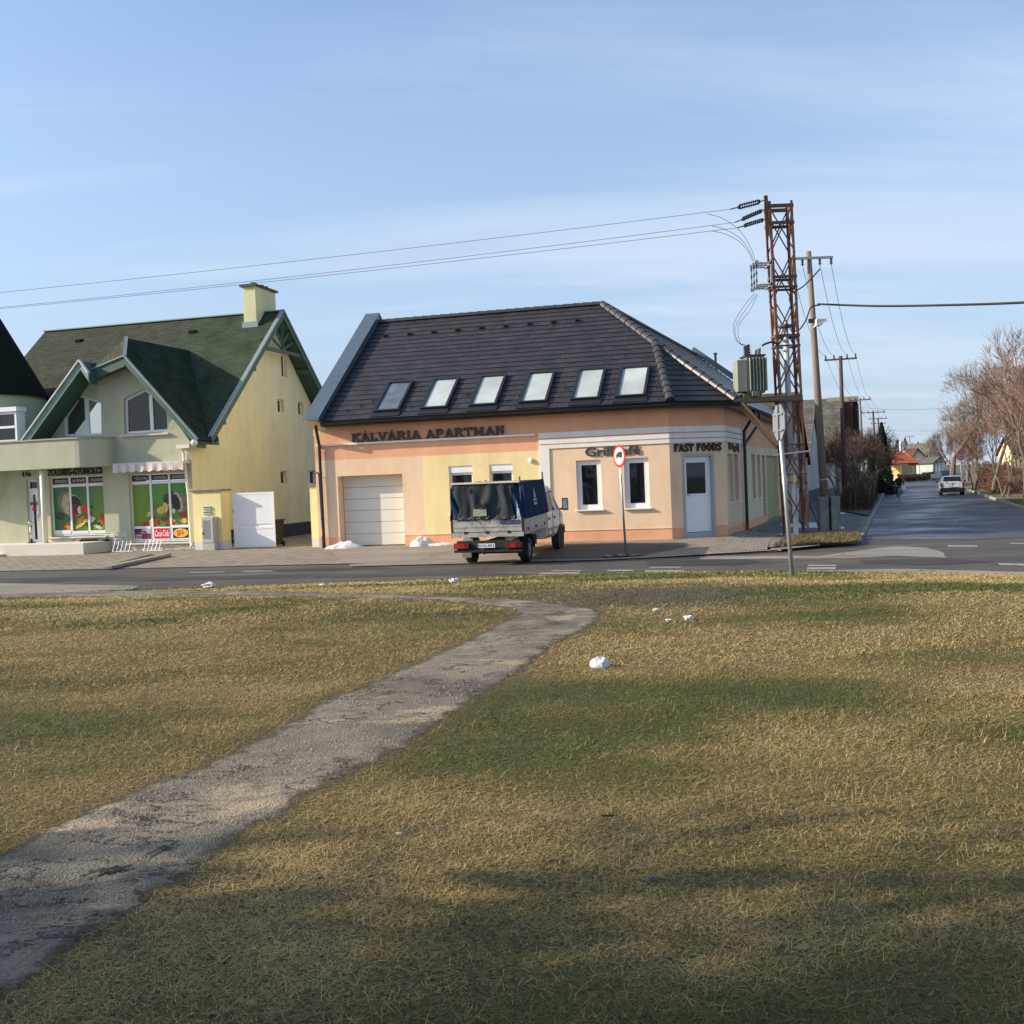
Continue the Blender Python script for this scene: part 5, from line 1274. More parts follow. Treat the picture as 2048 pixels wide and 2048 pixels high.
# ---- balcony with rounded right end
Bz0 = F3.sz(150, 935, 1.0)[1]; Bz1 = F3.sz(150, 878, 1.0)[1]; sbR = F3.sz(223, 905, .2)[0]
def arc_pts(off=0.0):
    P = [(HL - 1, 1.15 - off)]; rr = .95; P.append((sbR - rr, 1.15 - off))
    for k in range(1, 9):
        t = math.pi / 2 * (1 - k / 8); P.append((sbR - rr + math.cos(t) * (rr - off), .2 + math.sin(t) * (.95 - off)))
    P.append((sbR - off, 0)); return P
mb = MB(); o_, i_ = arc_pts(0), arc_pts(.16)
for k in range(len(o_) - 1):
    a, b, c, e_ = o_[k], o_[k + 1], i_[k + 1], i_[k]
    mb.hexa([F3.P(a[0], Bz0, a[1]), F3.P(b[0], Bz0, b[1]), F3.P(c[0], Bz0, c[1]), F3.P(e_[0], Bz0, e_[1]), F3.P(a[0], Bz1, a[1]), F3.P(b[0], Bz1, b[1]), F3.P(c[0], Bz1, c[1]), F3.P(e_[0], Bz1, e_[1])])
fl = [F3.P(p[0], Bz0 + .02, p[1]) for p in arc_pts(.1)] + [F3.P(HL - 1, Bz0 + .02, 0)]
mb.prism(fl, Vector((0, 0, .18)))
mb.build('balcony', S_GR, GH, smooth=False)
mb = MB(); o_, i_ = arc_pts(-.05), arc_pts(.21)
for k in range(len(o_) - 1):
    a, b, c, e_ = o_[k], o_[k + 1], i_[k + 1], i_[k]
    mb.hexa([F3.P(a[0], Bz1, a[1]), F3.P(b[0], Bz1, b[1]), F3.P(c[0], Bz1, c[1]), F3.P(e_[0], Bz1, e_[1]), F3.P(a[0], Bz1 + .06, a[1]), F3.P(b[0], Bz1 + .06, b[1]), F3.P(c[0], Bz1 + .06, c[1]), F3.P(e_[0], Bz1 + .06, e_[1])])
mb.build('balcony_coping', mat('coping', (.36, .35, .26), .8, .1), GH)
# ---- turret on the left
tx = F3.sz(70, 830, -.6)[0]; tr = 2.2; tc_ = F3.P(tx - tr - .62, 0, -.6 - .8); zt_ = F3.sz(60, 783, -.6)[1]
mb = MB(); K = 36
ring = lambda r, z: [tc_ + Vector((math.cos(2 * math.pi * k / K) * r, math.sin(2 * math.pi * k / K) * r, z)) for k in range(K)]
a = ring(tr, 2.6); b = ring(tr, zt_); mb.add(a + b, [(k, (k + 1) % K, K + (k + 1) % K, K + k) for k in range(K)])
mb.build('turret_wall', S_GR, GH, smooth=True)
mb = MB(); a = ring(tr + .14, zt_ - .12); b = ring(.03, zt_ + 4.3); c = ring(tr - .05, zt_ - .06)
mb.add(a + b, [(k, (k + 1) % K, K + (k + 1) % K, K + k) for k in range(K)]); mb.add(a + c, [((k + 1) % K, k, K + k, K + (k + 1) % K) for k in range(K)]); mb.build('turret_roof', SHIN_D, GH, smooth=True)
FT = Fr(tc_ + F3.n * (tr + .02) + Vector((0, 0, 0)), F3.u)
q0 = FT.sz(-6, 890)[0]; q1 = FT.sz(35, 880)[0]; zt0, zt1 = FT.sz(20, 884)[1], FT.sz(20, 824)[1]
tw_ = window(FT, GH, (q0, q1, zt0, zt1), .0, .09, trans=(.5,), gd=.04, depth=.5)
mb = MB(); mb.fbox(FT, q0 - .05, q1 + .08, zt1 + .01, zt1 + .19, -.5, .07); mb.build('shutter_box', WHITE, tw_, bevel=.015)
# ---- shop windows with printed fruit pictures
POSTER = {}
def flatcol(name, c, rough=.35): return mat(name, c, rough, .55 if name.startswith('print_') and name not in ('print_white', 'print_black') else 0, 14)
def poster_mat(name, g1, g2, ang):
    m, t, b = new_mat(name); b.inputs['Roughness'].default_value = .25
    tcn = _n(t, 'ShaderNodeTexCoord'); mpn = _n(t, 'ShaderNodeMapping'); mpn.inputs['Rotation'].default_value = (0, 0, ang); gr = _n(t, 'ShaderNodeTexGradient'); r = _n(t, 'ShaderNodeValToRGB')
    t.links.new(tcn.outputs['UV'], mpn.inputs[0]); t.links.new(mpn.outputs[0], gr.inputs[0]); t.links.new(gr.outputs[0], r.inputs[0]); t.links.new(r.outputs[0], b.inputs['Base Color'])
    r.color_ramp.elements[0].color = (*g1, 1); r.color_ramp.elements[1].color = (*g2, 1); return m
PG1 = poster_mat('poster_green', (.02, .14, .05), (.22, .32, .02), R(25)); PG2 = poster_mat('poster_lime', (.18, .27, .02), (.03, .24, .05), R(0))
FRUIT = [flatcol('print_red', (.36, .02, .012)), flatcol('print_dark_red', (.14, .015, .02)), flatcol('print_orange', (.55, .20, .03)), flatcol('print_yellow', (.60, .45, .08)), flatcol('print_dark_green', (.015, .05, .02)),
         flatcol('print_green', (.10, .20, .05)), flatcol('print_pale', (.55, .60, .40)), flatcol('print_basket', (.20, .15, .10)), flatcol('print_basket_light', (.42, .34, .25)), flatcol('print_black', (.01, .01, .012)), flatcol('print_white', (.78, .79, .80)), flatcol('print_tomato', (.55, .05, .02))]
def disc(mbx, F, s, z, d, rx, rz, mi, rot=0.0, n=14, jag=0.0):
    pts = []
    for k in range(n):
        t = 2 * math.pi * k / n; r = 1 + (jag * (1 if k % 2 else -1)); x, y = math.cos(t) * rx * r, math.sin(t) * rz * r
        pts.append(F.P(s + x * math.cos(rot) - y * math.sin(rot), z + x * math.sin(rot) + y * math.cos(rot), d))
    mbx.add(pts, [tuple(range(n))], mi)
def clipped(mbx, F, r, discs, d0):
    """discs in unit coordinates of the whole triptych, cut to pane r (u0,u1 within triptych)"""
    pass
def shop_window(r, pic, banners, logos):
    s0, s1, z0, z1 = r; fw = .075; d = -.14; W_ = s1 - s0; H = z1 - z0
    zb = z1 - .30; za = z0 + .02
    mb = MB(); mb.fbox(F3, s0, s1, z1 - .04, z1, d - .07, d); mb.fbox(F3, s0, s1, zb - .11, zb, d - .07, d); mb.fbox(F3, s0, s1, za, za + .09, d - .07, d)
    xs = [s0, s0 + W_ * .345, s0 + W_ * .672, s1]
    for k, x in enumerate(xs): w2 = .05 if k in (0, 3) else .085; a = x if k == 0 else (x - w2 if k == 3 else x - w2 / 2); mb.fbox(F3, a, a + w2, za + .09, z1 - .04, d - .07, d + (.004 if k in (1, 2) else 0))
    w = mb.build('shop_window', WHITE, GH, bevel=.008); lab(w, 'left shop window with spilled basket picture' if pic == 1 else 'right shop window with basket picture and drink logos')
    mb = MB(); mb.fbox(F3, s0 - .1, s1 + .12, z0 - .07, z0, -.2, .14); mb.build('sill', mat('cream_stone', (.62, .58, .48), .8, .08), w, bevel=.01)
    cells = [(xs[k] + .045, xs[k + 1] - .045) for k in range(3)]
    dz = d - .035
    for k, (a, b) in enumerate(cells):
        mb = MB(); pa, pb = za + .09, zb - .11
        mats = [PG1 if pic == 1 else PG2] + FRUIT
        u0, u1 = (a - s0) / W_, (b - s0) / W_
        mb.face([F3.P(a, pa, dz), F3.P(b, pa, dz), F3.P(b, pb, dz), F3.P(a, pb, dz)], 0, [(u0, 0), (u1, 0), (u1, 1), (u0, 1)])
        PW, PH = s1 - s0, pb - pa
        def put(u, v, rx, rz, mi, rot=0.0, lvl=1, jag=0.0, n=14):
            pts = []
            for q in range(n):
                t = 2 * math.pi * q / n; rr = 1 + (jag if q % 2 else -jag); x, y = math.cos(t) * rx * rr, math.sin(t) * rz * rr
                pts.append((s0 + u * PW + x * math.cos(rot) - y * math.sin(rot), pa + v * PH + x * math.sin(rot) + y * math.cos(rot)))
            P = clip_band([(p[1], p[0]) for p in pts], a, b)
            if len(P) > 2:
                P = clip_band([(p[1], p[0]) for p in P], pa, pb)
                if len(P) > 2:
                    vs = [F3.P(p[0], p[1], dz + .0012 * lvl) for p in P]
                    if (vs[1] - vs[0]).cross(vs[2] - vs[0]).dot(F3.n) < 0: vs = vs[::-1]
                    mb.add(vs, [tuple(range(len(vs)))], mi)
        def put_rect(u0_, u1_, v0, v1, v0b, mi, lvl):
            xa, xb = max(a, s0 + u0_ * PW), min(b, s0 + u1_ * PW)
            if xb <= xa: return
            mb.quad(F3.P(xa, pa + v0 * PH, dz + .0012 * lvl), F3.P(xb, pa + v0b * PH, dz + .0012 * lvl), F3.P(xb, pa + v1 * PH, dz + .0012 * lvl), F3.P(xa, pa + v1 * PH, dz + .0012 * lvl), mi)
        rr_ = random.Random(31 + pic)
        if pic == 1:
            put(.27, .66, .42, .50, 8, .5, 1); put(.33, .63, .40, .47, 9, .45, 2); put(.40, .60, .36, .45, 9, .3, 3); put(.42, .60, .30, .39, 10, .25, 4); put(.40, .50, .26, .22, 2, .2, 5); put(.5, .5, .1, .16, 7, 0, 6, .1)
            put(.13, .38, .20, .17, 5, 0, 5); put(.58, .52, .18, .16, 12, 0, 6)
            items = [(.22, .16, .22, .09, 1), (.30, .12, .26, .08, 3), (.34, .26, .18, .12, 2), (.38, .38, .14, .14, 1), (.62, .46, .15, .13, 12), (.67, .40, .13, .12, 1), (.70, .56, .14, .06, 5), (.50, .28, .13, .08, 3), (.55, .33, .10, .08, 3), (.60, .26, .12, .09, 4), (.50, .17, .24, .07, 4),
                     (.66, .20, .15, .12, 5), (.74, .28, .13, .12, 7), (.80, .20, .2, .11, 5), (.86, .27, .13, .09, 6), (.84, .12, .2, .07, 7), (.90, .28, .13, .13, 12), (.96, .22, .12, .13, 1), (.90, .38, .06, .05, 1), (.7, .33, .08, .06, 7)]
            for i, (u, v, rx, rz, mi) in enumerate(items): put(u, v, rx, rz, mi, rr_.uniform(-.5, .5), 7 + i, .06 if mi in (1, 12, 3, 4) else .22)
            put_rect(.0, .33, -.01, .08, -.01, 11, 40); put_rect(.33, 1.0, -.01, .055, -.01, 11, 41)
        else:
            put(.70, .70, .27, .36, 5, .2, 1, .1); put(.86, .66, .22, .42, 8, .3, 2); put(.80, .66, .2, .40, 9, .3, 3); put(.77, .66, .16, .33, 10, .3, 4); put(.62, .72, .2, .22, 5, 0, 5, .12); put(.42, .58, .2, .14, 6, .4, 5, .1)
            items = [(.50, .52, .2, .16, 4), (.58, .57, .12, .2, 4), (.66, .60, .12, .1, 4), (.64, .48, .09, .2, 2), (.72, .50, .09, .1, 7), (.30, .46, .16, .1, 4), (.34, .38, .2, .06, 5), (.22, .26, .18, .13, 1), (.33, .30, .13, .15, 4), (.42, .32, .12, .12, 1), (.44, .20, .16, .1, 3), (.30, .18, .12, .08, 2), (.55, .36, .2, .08, 2), (.62, .30, .16, .08, 1),
                     (.60, .22, .2, .1, 5), (.66, .18, .16, .06, 7), (.76, .24, .1, .15, 12), (.70, .33, .15, .07, 3), (.86, .42, .12, .1, 1), (.93, .40, .12, .12, 1), (.90, .32, .15, .1, 4), (.98, .30, .13, .07, 3), (.88, .22, .12, .08, 4), (.84, .17, .1, .05, 5), (.95, .2, .08, .05, 5)]
            for i, (u, v, rx, rz, mi) in enumerate(items): put(u, v, rx * .9, rz, mi, rr_.uniform(-.5, .5), 7 + i, .06 if mi in (1, 12, 3, 4) else .2)
            put_rect(.0, .34, -.01, .245, -.01, 11, 40); put_rect(.34, .67, -.01, .225, -.01, 11, 41); put_rect(.67, 1.0, -.01, .25, -.01, 11, 42)
        pn = mb.build('picture_pane', mats, w)
        if logos:
            la, lb_ = a + .03, b - .03; lz0, lz1 = pa + .03, pa + .20 * PH; lb2 = MB(); dl = dz + .055
            if k == 0:
                lb2.fbox(F3, la, lb_, lz0, lz1, dz + .05, dl, 0); m_ = (lz0 + lz1) / 2; xm = (la + lb_) / 2
                lb2.quad(F3.P(xm, m_ + .01, dl + .001), F3.P(lb_, m_ + .01, dl + .001), F3.P(lb_, lz1, dl + .001), F3.P(xm, lz1, dl + .001), 1)
                lb2.quad(F3.P(la, lz0, dl + .001), F3.P(xm - .03, lz0, dl + .001), F3.P(xm, m_ - .02, dl + .001), F3.P(la, m_ - .02, dl + .001), 1)
                for sgn in (-1, 1): disc(lb2, F3, xm + sgn * .10, m_ + .07, dl + .003 + .0005 * sgn, .12, .04, 2, -sgn * .25)
                disc(lb2, F3, xm, m_ + .08, dl + .002, .07, .07, 3)
                lettering(lb2, F3, 'Red Bull', la + .02, lb_ - .02, lz0 + .03, m_ - .03, dl + .003, .002, .03, 0, 2)
                o = lb2.build('logo_panel', [flatcol('logo_navy', (.012, .012, .10)), flatcol('logo_silver', (.45, .46, .50)), flatcol('logo_red', (.45, .02, .03)), flatcol('logo_gold', (.85, .50, .03))], w)
            elif k == 1:
                lb2.fbox(F3, la, lb_, lz0, lz1, dz + .05, dl, 0); lettering(lb2, F3, 'Coca-Cola', la + .04, lb_ - .04, lz0 + .08, lz1 - .07, dl + .001, .003, .015, .35, 1)
                lb2.build('logo_panel', [flatcol('cola_red', (.65, .02, .035)), flatcol('logo_white', (.85, .85, .85))], w)
            else:
                lb2.fbox(F3, la, lb_, lz0, lz1, dz + .05, dl, 0); disc(lb2, F3, (la + lb_) / 2, (lz0 + lz1) / 2, dl + .001, (lb_ - la) * .46, (lz1 - lz0) * .42, 1, 0, 28); disc(lb2, F3, (la + lb_) / 2, (lz0 + lz1) / 2, dl + .002, (lb_ - la) * .43, (lz1 - lz0) * .38, 2, 0, 28)
                lettering(lb2, F3, 'SIÓ', (la + lb_) / 2 - .17, (la + lb_) / 2 + .17, lz0 + .08, lz1 - .05, dl + .003, .003, .04, 0, 3)
                lb2.build('logo_panel', [flatcol('sio_navy', (.012, .016, .05)), flatcol('sio_pale', (.9, .75, .35)), flatcol('sio_orange', (.85, .42, .03)), flatcol('sio_letters', (.55, .12, .01))], w)
        bm_ = MB(); bm_.fbox(F3, a, b, zb + .03, z1 - .05, d - .06, d - .03, 0); lettering(bm_, F3, banners[k], a + (b - a) * .12, b - (b - a) * .10, zb + .075, z1 - .095 + .0, d - .029, .003, .012, 0, 1)
        bm_.build('banner', [flatcol('banner_black', (.015, .016, .018), .5), flatcol('banner_white', (.55, .55, .56), .5)], w)
shop_window(g1r, 1, ('SZÁRAZÁRU', 'KÁVÉ', 'FŰSZEREK'), False)
shop_window(g2r, 2, ('TÉSZTÁK', 'ÜDÍTŐK', 'KONZERVEK'), True)
# shop sign lettering and house number
mb = MB(); lettering(mb, F3, 'ZÖLDSÉG-GYÜMÖLCS', F3.sz(95, 944)[0], F3.sz(205, 940)[0], F3.sz(150, 950)[1], F3.sz(150, 933.5)[1], .01, .03, .03); mb.build('lettering', mat('lettering_green', (.012, .022, .012), .5, 0), GH)
mb = MB(); lettering(mb, F3, '1/a', F3.sz(46, 950)[0], F3.sz(63, 948)[0], F3.sz(55, 953)[1], F3.sz(55, 943)[1], .01, .03, .03); mb.build('house_number', mat('lettering_green', (.012, .022, .012)), GH)
# shop door with narrow glass and bow
s0, s1, z0, z1 = door; mb = MB(); d = -.14; zt1_ = z1 - .33
mb.fbox(F3, s0, s0 + .07, z0, z1, d - .07, d); mb.fbox(F3, s1 - .07, s1, z0, z1, d - .07, d); mb.fbox(F3, s0 + .07, s1 - .07, z1 - .06, z1, d - .07, d); mb.fbox(F3, s0 + .07, s1 - .07, zt1_ - .09, zt1_, d - .07, d)
cx = (s0 + s1) / 2 - .03; gw = .065
mb.fbox(F3, s0 + .075, cx - gw, z0 + .02, zt1_ - .095, d - .06, d - .01); mb.fbox(F3, cx + gw, s1 - .075, z0 + .02, zt1_ - .095, d - .06, d - .01); mb.fbox(F3, cx - gw, cx + gw, zt1_ - .25, zt1_ - .095, d - .06, d - .012); mb.fbox(F3, cx - gw, cx + gw, z0 + .02, z0 + .15, d - .06, d - .012)
dd = mb.build('door', WHITE, GH); lab(dd, 'white shop door with narrow glass slit and red bow')
mb = MB(); mb.fbox(F3, cx - gw, cx + gw, z0 + .15, zt1_ - .25, d - .045, d - .035); mb.fbox(F3, s0 + .07, s1 - .07, zt1_, z1 - .06, d - .045, d - .035); mb.build('pane', GLASS, dd)
mb = MB(); zb_ = z0 + (zt1_ - z0) * .72
for sg in (-1, 1): mb.prism([F3.P(cx, zb_, d + .02), F3.P(cx + sg * .15, zb_ + .08, d + .02), F3.P(cx + sg * .15, zb_ - .07, d + .02)], F3.n * .03)
mb.prism([F3.P(cx - .01, zb_, d + .015), F3.P(cx - .09, zb_ - .28, d + .015), F3.P(cx + .09, zb_ - .28, d + .015)], F3.n * .02); mb.ball(F3.P(cx, zb_, d + .04), .04, 8); mb.build('bow', mat('red_ribbon', (.35, .02, .02), .5, .1), dd)
mb = MB(); mb.fbox(F3, s1 - .14, s1 - .11, z0 + .9, z0 + 1.15, d, d + .02); mb.fbox(F3, s1 - .24, s1 - .11, z0 + 1.05, z0 + 1.075, d + .02, d + .05); mb.build('handle', STEEL, dd)
mb = MB(); xq = F3.sz(87, 1000, .9)[0]; mb.tube([F3.P(xq, Bz0, .9), F3.P(xq, Z0 + .2, .9)], .10, 12); pcol = mb.build('porch_column', WPIPE, GH, smooth=True)
# rubble stone plinth, awning, platform
mb = MB(); random.seed(9); zpl = g1r[2] - .07
def rubble(s0, s1, z0, z1, d=.0):
    s = s0; z = z0
    while z < z1 - .01:
        h = min(random.uniform(.05, .09), z1 - z); s = s0
        while s < s1:
            w = random.uniform(.09, .26); mb.fbox(F3, s, min(s + w - .008, s1), z, z + h - .008, -.02, d + random.uniform(.015, .06)); s += w
        z += h
rubble(F3.sz(92, 1085)[0], F3.sz(256, 1085)[0], Z0 - .05, g1r[2] - .075 + .0); rubble(F3.sz(211, 1085)[0], F3.sz(256, 1085)[0], g1r[2] - .07, g1r[2] + .12); rubble(F3.sz(256, 1085)[0], sC - .03, Z0 - .05, g2r[2] - .075)
mb.build('stone_plinth', mat('white_rubble', (.66, .62, .52), .95, .2, 5, .5, 60), GH)
aw = MB(); a_, b_ = F3.sz(226, 935, .45), F3.sz(367, 925, .45); zA = F3.sz(300, 928, .45)[1]; n = 48
aw.fbox(F3, a_[0], b_[0], zA - .03, zA + .08, .0, .46)
awn = aw.build('awning', mat('awning_case', (.60, .58, .56), .5, .05), GH); mb = MB()
for k in range(n):
    s = a_[0] + (b_[0] - a_[0]) * k / n; e_ = a_[0] + (b_[0] - a_[0]) * (k + 1) / n
    f = lambda q: .48 + .02 * math.sin(q * 14); g = lambda q: zA - .27 - .025 * math.sin(q * 17)
    mb.quad(F3.P(s, g(s), f(s) - .01), F3.P(e_, g(e_), f(e_) - .01), F3.P(e_, zA + .02, .47), F3.P(s, zA + .02, .47), (k // 3) % 2)
mb.build('valance', [mat('valance_cream', (.72, .64, .58), .9, .05), mat('valance_pink', (.58, .46, .43), .9, .05)], awn)
plat = MB(); q = 0; qd = 1.65; ps = F3.sz(167, 1095, 1.65)[0]
plat.fbox(F3, HL - 2, ps, .1, F3.sz(167, 1086, qd)[1], .0, qd); plat.fbox(F3, HL - 2, F3.sz(8, 1090, qd)[0], .1, .28, qd, qd + .35)
pl_ = plat.build('entrance_platform', mat('cream_concrete', (.66, .61, .52), .9, .06, 2, .3, 50), GH, bevel=.015); print('platform', q)
for k in range(26):
    if k % 1: continue
mb = MB(); random.seed(12)
for k in range(40):
    s = random.uniform(F3.sz(158, 1085, .4)[0], F3.sz(210, 1083, .4)[0]); zz_ = F3.sz(167, 1086, qd)[1]; r = random.uniform(.03, .07)
    mb.ball(F3.P(s, zz_ + r * .5, .25 + random.uniform(-.1, .1)), r, 6)
tag(mb.build('plant_remains', mat('dead_plants', (.06, .045, .03), .9, .4, 8), GH), kind='stuff')
# ashtray post on the platform
zf = F3.sz(167, 1086, qd)[1]
t_ = thing('ashtray_stand', 'chrome ashtray post standing by the shop door', 'ashtray', F3.P(F3.sz(63, 1080, .5)[0], zf, .5))
P = t_.location; mb = MB(); mb.cyl(P, P + Vector((0, 0, .03)), .16, 20); mb.build('base', DARK, t_)
mb = MB(); mb.cyl(P + Vector((0, 0, .03)), P + Vector((0, 0, .75)), .055, 14); mb.ball(P + Vector((0, 0, .8)), .09, 12); mb.build('post', mat('chrome', (.6, .6, .6), .12, 0, metal=1), t_, smooth=True)
# bicycle racks
for k, (xa, xb) in enumerate(((228, 268), (290, 328))):
    d = 1.0; ra = F3.sz(xa, 1098, d)[0]; rb = F3.sz(xb, 1097, d)[0]
    rt = thing('bicycle_rack', 'white wire bicycle rack on the pavement, %s' % ('nearer the shop platform' if k == 0 else 'under the right shop window'), 'bike rack', F3.P((ra + rb) / 2, Z0, d), group='bicycle racks below the shop windows')
    zr = pz(F3.P(ra, 0, d).x, F3.P(ra, 0, d).y); mb = MB(); mb.tube([F3.P(ra, zr + .03, d + .15), F3.P(rb, zr + .03, d + .15)], .009, 6); mb.tube([F3.P(ra, zr + .03, d - .2), F3.P(rb, zr + .03, d - .2)], .009, 6); mb.build('rail', WHITE, rt)
    m_ = 5
    for j in range(m_):
        s = ra + (rb - ra) * (j + .2) / m_; mb = MB(); mb.tube([F3.P(s, zr + .03, d + .15), F3.P(s + .02, zr + .42, d - .02), F3.P(s + .08, zr + .42, d - .04), F3.P(s + .08, zr + .03, d - .2)], .007, 6); mb.build('hoop', WHITE, rt)

# ================================================================ gateway between the houses
F4 = Fr(F1.P(0, 0, -.35), F1.u)
S_PI = stucco('pier_yellow', (.84, .72, .36)); S_BASE = stucco('pier_base_white', (.62, .64, .64))
def pier(x0, x1, ytop, ybase, depth, label, side=None):
    a = F4.sz(x0, 1000)[0]; b = F4.sz(x1, 1000)[0]; zt = F4.sz((x0 + x1) / 2, ytop)[1]
    t = thing('gate_pier', label, 'pier', F4.P((a + b) / 2, Z0, -.1))
    mb = MB(); mb.fbox(F4, a, b, Z0 + .28, zt, -depth, 0); mb.build('shaft', S_PI, t, bevel=.01)
    mb = MB(); mb.fbox(F4, a, b, Z0 - .1, Z0 + .28, -depth, -.001); mb.build('base', S_BASE, t)
    mb = MB(); mb.fbox(F4, a - .06, b + .06, zt, zt + .07, -depth - .06, .06); mb.build('coping', mat('coping_brown', (.20, .17, .13), .9, .2, 6), t, bevel=.01)
    return t, a, b, zt
t1, pa_, pb_, pzt = pier(385, 442, 983, 1097, .62, 'wide yellow gate pier carrying two letter boxes')
t2, qa_, qb_, qzt = pier(620, 634.5, 973, 1092, .5, 'narrow yellow gate pier against the orange house')
bx1 = F4.sz(415, 1020)[0]
for k, yy in enumerate((1016, 1025.5)):
    zc2 = F4.sz(416, yy)[1]; t = thing('letter_box', '%s of the two grey letter boxes on the yellow pier' % ('upper' if k == 0 else 'lower'), 'letter box', F4.P(bx1, zc2, .05), group='letter boxes on the gate pier')
    mb = MB(); mb.fbox(F4, bx1 - .16, bx1 + .16, zc2 - .065, zc2 + .065, .0, .05); mb.build('box', STEEL, t, bevel=.008)
    mb = MB(); mb.fbox(F4, bx1 - .12, bx1 + .12, zc2 + .01, zc2 + .03, .05, .06); mb.build('slot', DARK, t)
s_0, s_1 = F4.sz(404, 1060, .25)[0], F4.sz(429, 1060, .25)[0]; zc0 = .13; zc1 = F4.sz(416, 1034, .25)[1]
t = thing('meter_cabinet', 'grey plastic utility cabinet in front of the yellow gate pier', 'cabinet', F4.P((s_0 + s_1) / 2, Z0, .15))
mb = MB(); mb.fbox(F4, s_0, s_1, zc0, zc1, .01, .28); cbx = mb.build('body', mat('cabinet_grey', (.42, .41, .38), .6, .05), t, bevel=.012)
mb = MB(); mb.fbox(F4, s_0 + .03, s_1 - .03, zc0 + .35, zc1 - .04, .28, .295); mb.build('door', mat('cabinet_grey', (.42, .41, .38)), t, bevel=.008)
mb = MB()
for k in range(7): mb.fbox(F4, s_0 + .07 + k * .045, s_0 + .09 + k * .045, zc0 + .5, zc1 - .12, .295, .302)
mb.build('ribs', mat('cabinet_rib', (.34, .33, .31), .6, 0), t); mb = MB(); mb.fbox(F4, s_0 + .05, s_0 + .08, zc0 + .65, zc0 + .75, .302, .32); mb.build('handle', DARK, t)
# white panel gate, half open
ga0, ga1 = F4.sz(457, 1040)[0], F4.sz(540, 1040)[0]; gz1 = F4.sz(500, 985)[1]; t = thing('driveway_gate', 'white panelled driveway gate beside the yellow pier', 'gate', F4.P((ga0 + ga1) / 2, Z0, -.4))
gb = MB(); dg = -.35; zg0 = Z0 + .04
for (a, b, c, d) in ((ga0, ga1, gz1 - .07, gz1), (ga0, ga1, zg0, zg0 + .07), (ga0, ga0 + .07, zg0 + .07, gz1 - .07), (ga1 - .07, ga1, zg0 + .07, gz1 - .07), (ga0 + .07, ga1 - .07, zg0 + .68, zg0 + .76)): gb.fbox(F4, a, b, c, d, dg - .04, dg)
gb.fbox(F4, ga0 + .04, ga1 - .04, zg0 + .04, gz1 - .04, dg - .042, dg - .0365); gb.build('frame', WHITE, t, bevel=.0); gb = MB(); z = zg0 + .075
while z < gz1 - .08:
    if not (zg0 + .66 < z < zg0 + .76): gb.fbox(F4, ga0 + .07, ga1 - .07, z, min(z + .109, gz1 - .072), dg - .035, dg - .012)
    z += .112
gb.build('panel_boards', WHITE, t)
gb = MB(); gb.fbox(F4, ga0 - .02, ga0 + .03, zg0 + 1.3, zg0 + 1.42, dg - .02, dg + .02); gb.fbox(F4, ga0 - .02, ga0 + .03, zg0 + .3, zg0 + .42, dg - .02, dg + .02); gb.build('hinges', STEEL, t)
# wheelie bin behind the gate
bp_ = F4.P(F4.sz(545, 1060)[0] - .62, pz(0, 0) * 0 + Z0, -1.3); t = thing('wheelie_bin', 'dark wheelie bin in the driveway behind the white gate', 'bin', bp_)
mb = MB(); Rm = Matrix.Rotation(-.26, 3, 'Z'); q = [Vector(v) for v in ((-.22, -.24, .06), (.22, -.24, .06), (.22, .24, .06), (-.22, .24, .06), (-.28, -.32, .95), (.28, -.32, .95), (.28, .32, .95), (-.28, .32, .95))]; mb.hexa([bp_ + Rm @ v for v in q]); BINM = mat('bin_plastic', (.025, .024, .022), .5, .1); mb.build('body', BINM, t, bevel=.02)
mb = MB(); mb.box(bp_ + Vector((0, 0, .99)), (.62, .72, .07), Rm); mb.build('lid', BINM, t, bevel=.02)
for sg in (-1, 1): mb = MB(); c = bp_ + Rm @ Vector((sg * .25, .26, .10)); mb.cyl(c - Rm @ Vector((.03, 0, 0)), c + Rm @ Vector((.03, 0, 0)), .10, 14); mb.build('wheel', BLACK, t)
# driveway slabs behind the gate
sheet('driveway_yard', [W2(F1.P(s, 0, d)) for s, d in ((-6.2, -.3), (-.5, -.3), (-.5, -14), (-6.2, -14))], lambda x, y: Z0 + .004, M_PAVER, step=6, uvrot=-.26)
# sewer pipe at the corner of the orange house
t = thing('vent_pipe', 'thin brown standpipe with orange foot between yellow pier and orange house', 'pipe', F1.P(-.55, Z0, .1)); sp = F1.sz(643, 1000, .12)[0]
mb = MB(); zt3 = F1.sz(636, 946, .12)[1]; mb.tube([F1.P(sp - .25, zt3 - .02, .12), F1.P(sp - .1, zt3 + .02, .12), F1.P(sp - .06, zt3 - .1, .12), F1.P(sp - .02, .85, .12)], .03, 8); mb.build('pipe', mat('brown_pipe', (.10, .05, .035), .5, .1), t)
mb = MB(); mb.cyl(F1.P(sp - .02, .62, .12), F1.P(sp - .02, .9, .12), .04, 10); mb.build('coupling', mat('orange_pvc', (.55, .20, .05), .5, .1), t); mb = MB(); mb.cyl(F1.P(sp - .02, .12, .12), F1.P(sp - .02, .62, .12), .045, 10); mb.build('foot', mat('blue_pipe', (.05, .09, .2), .5, .1), t)
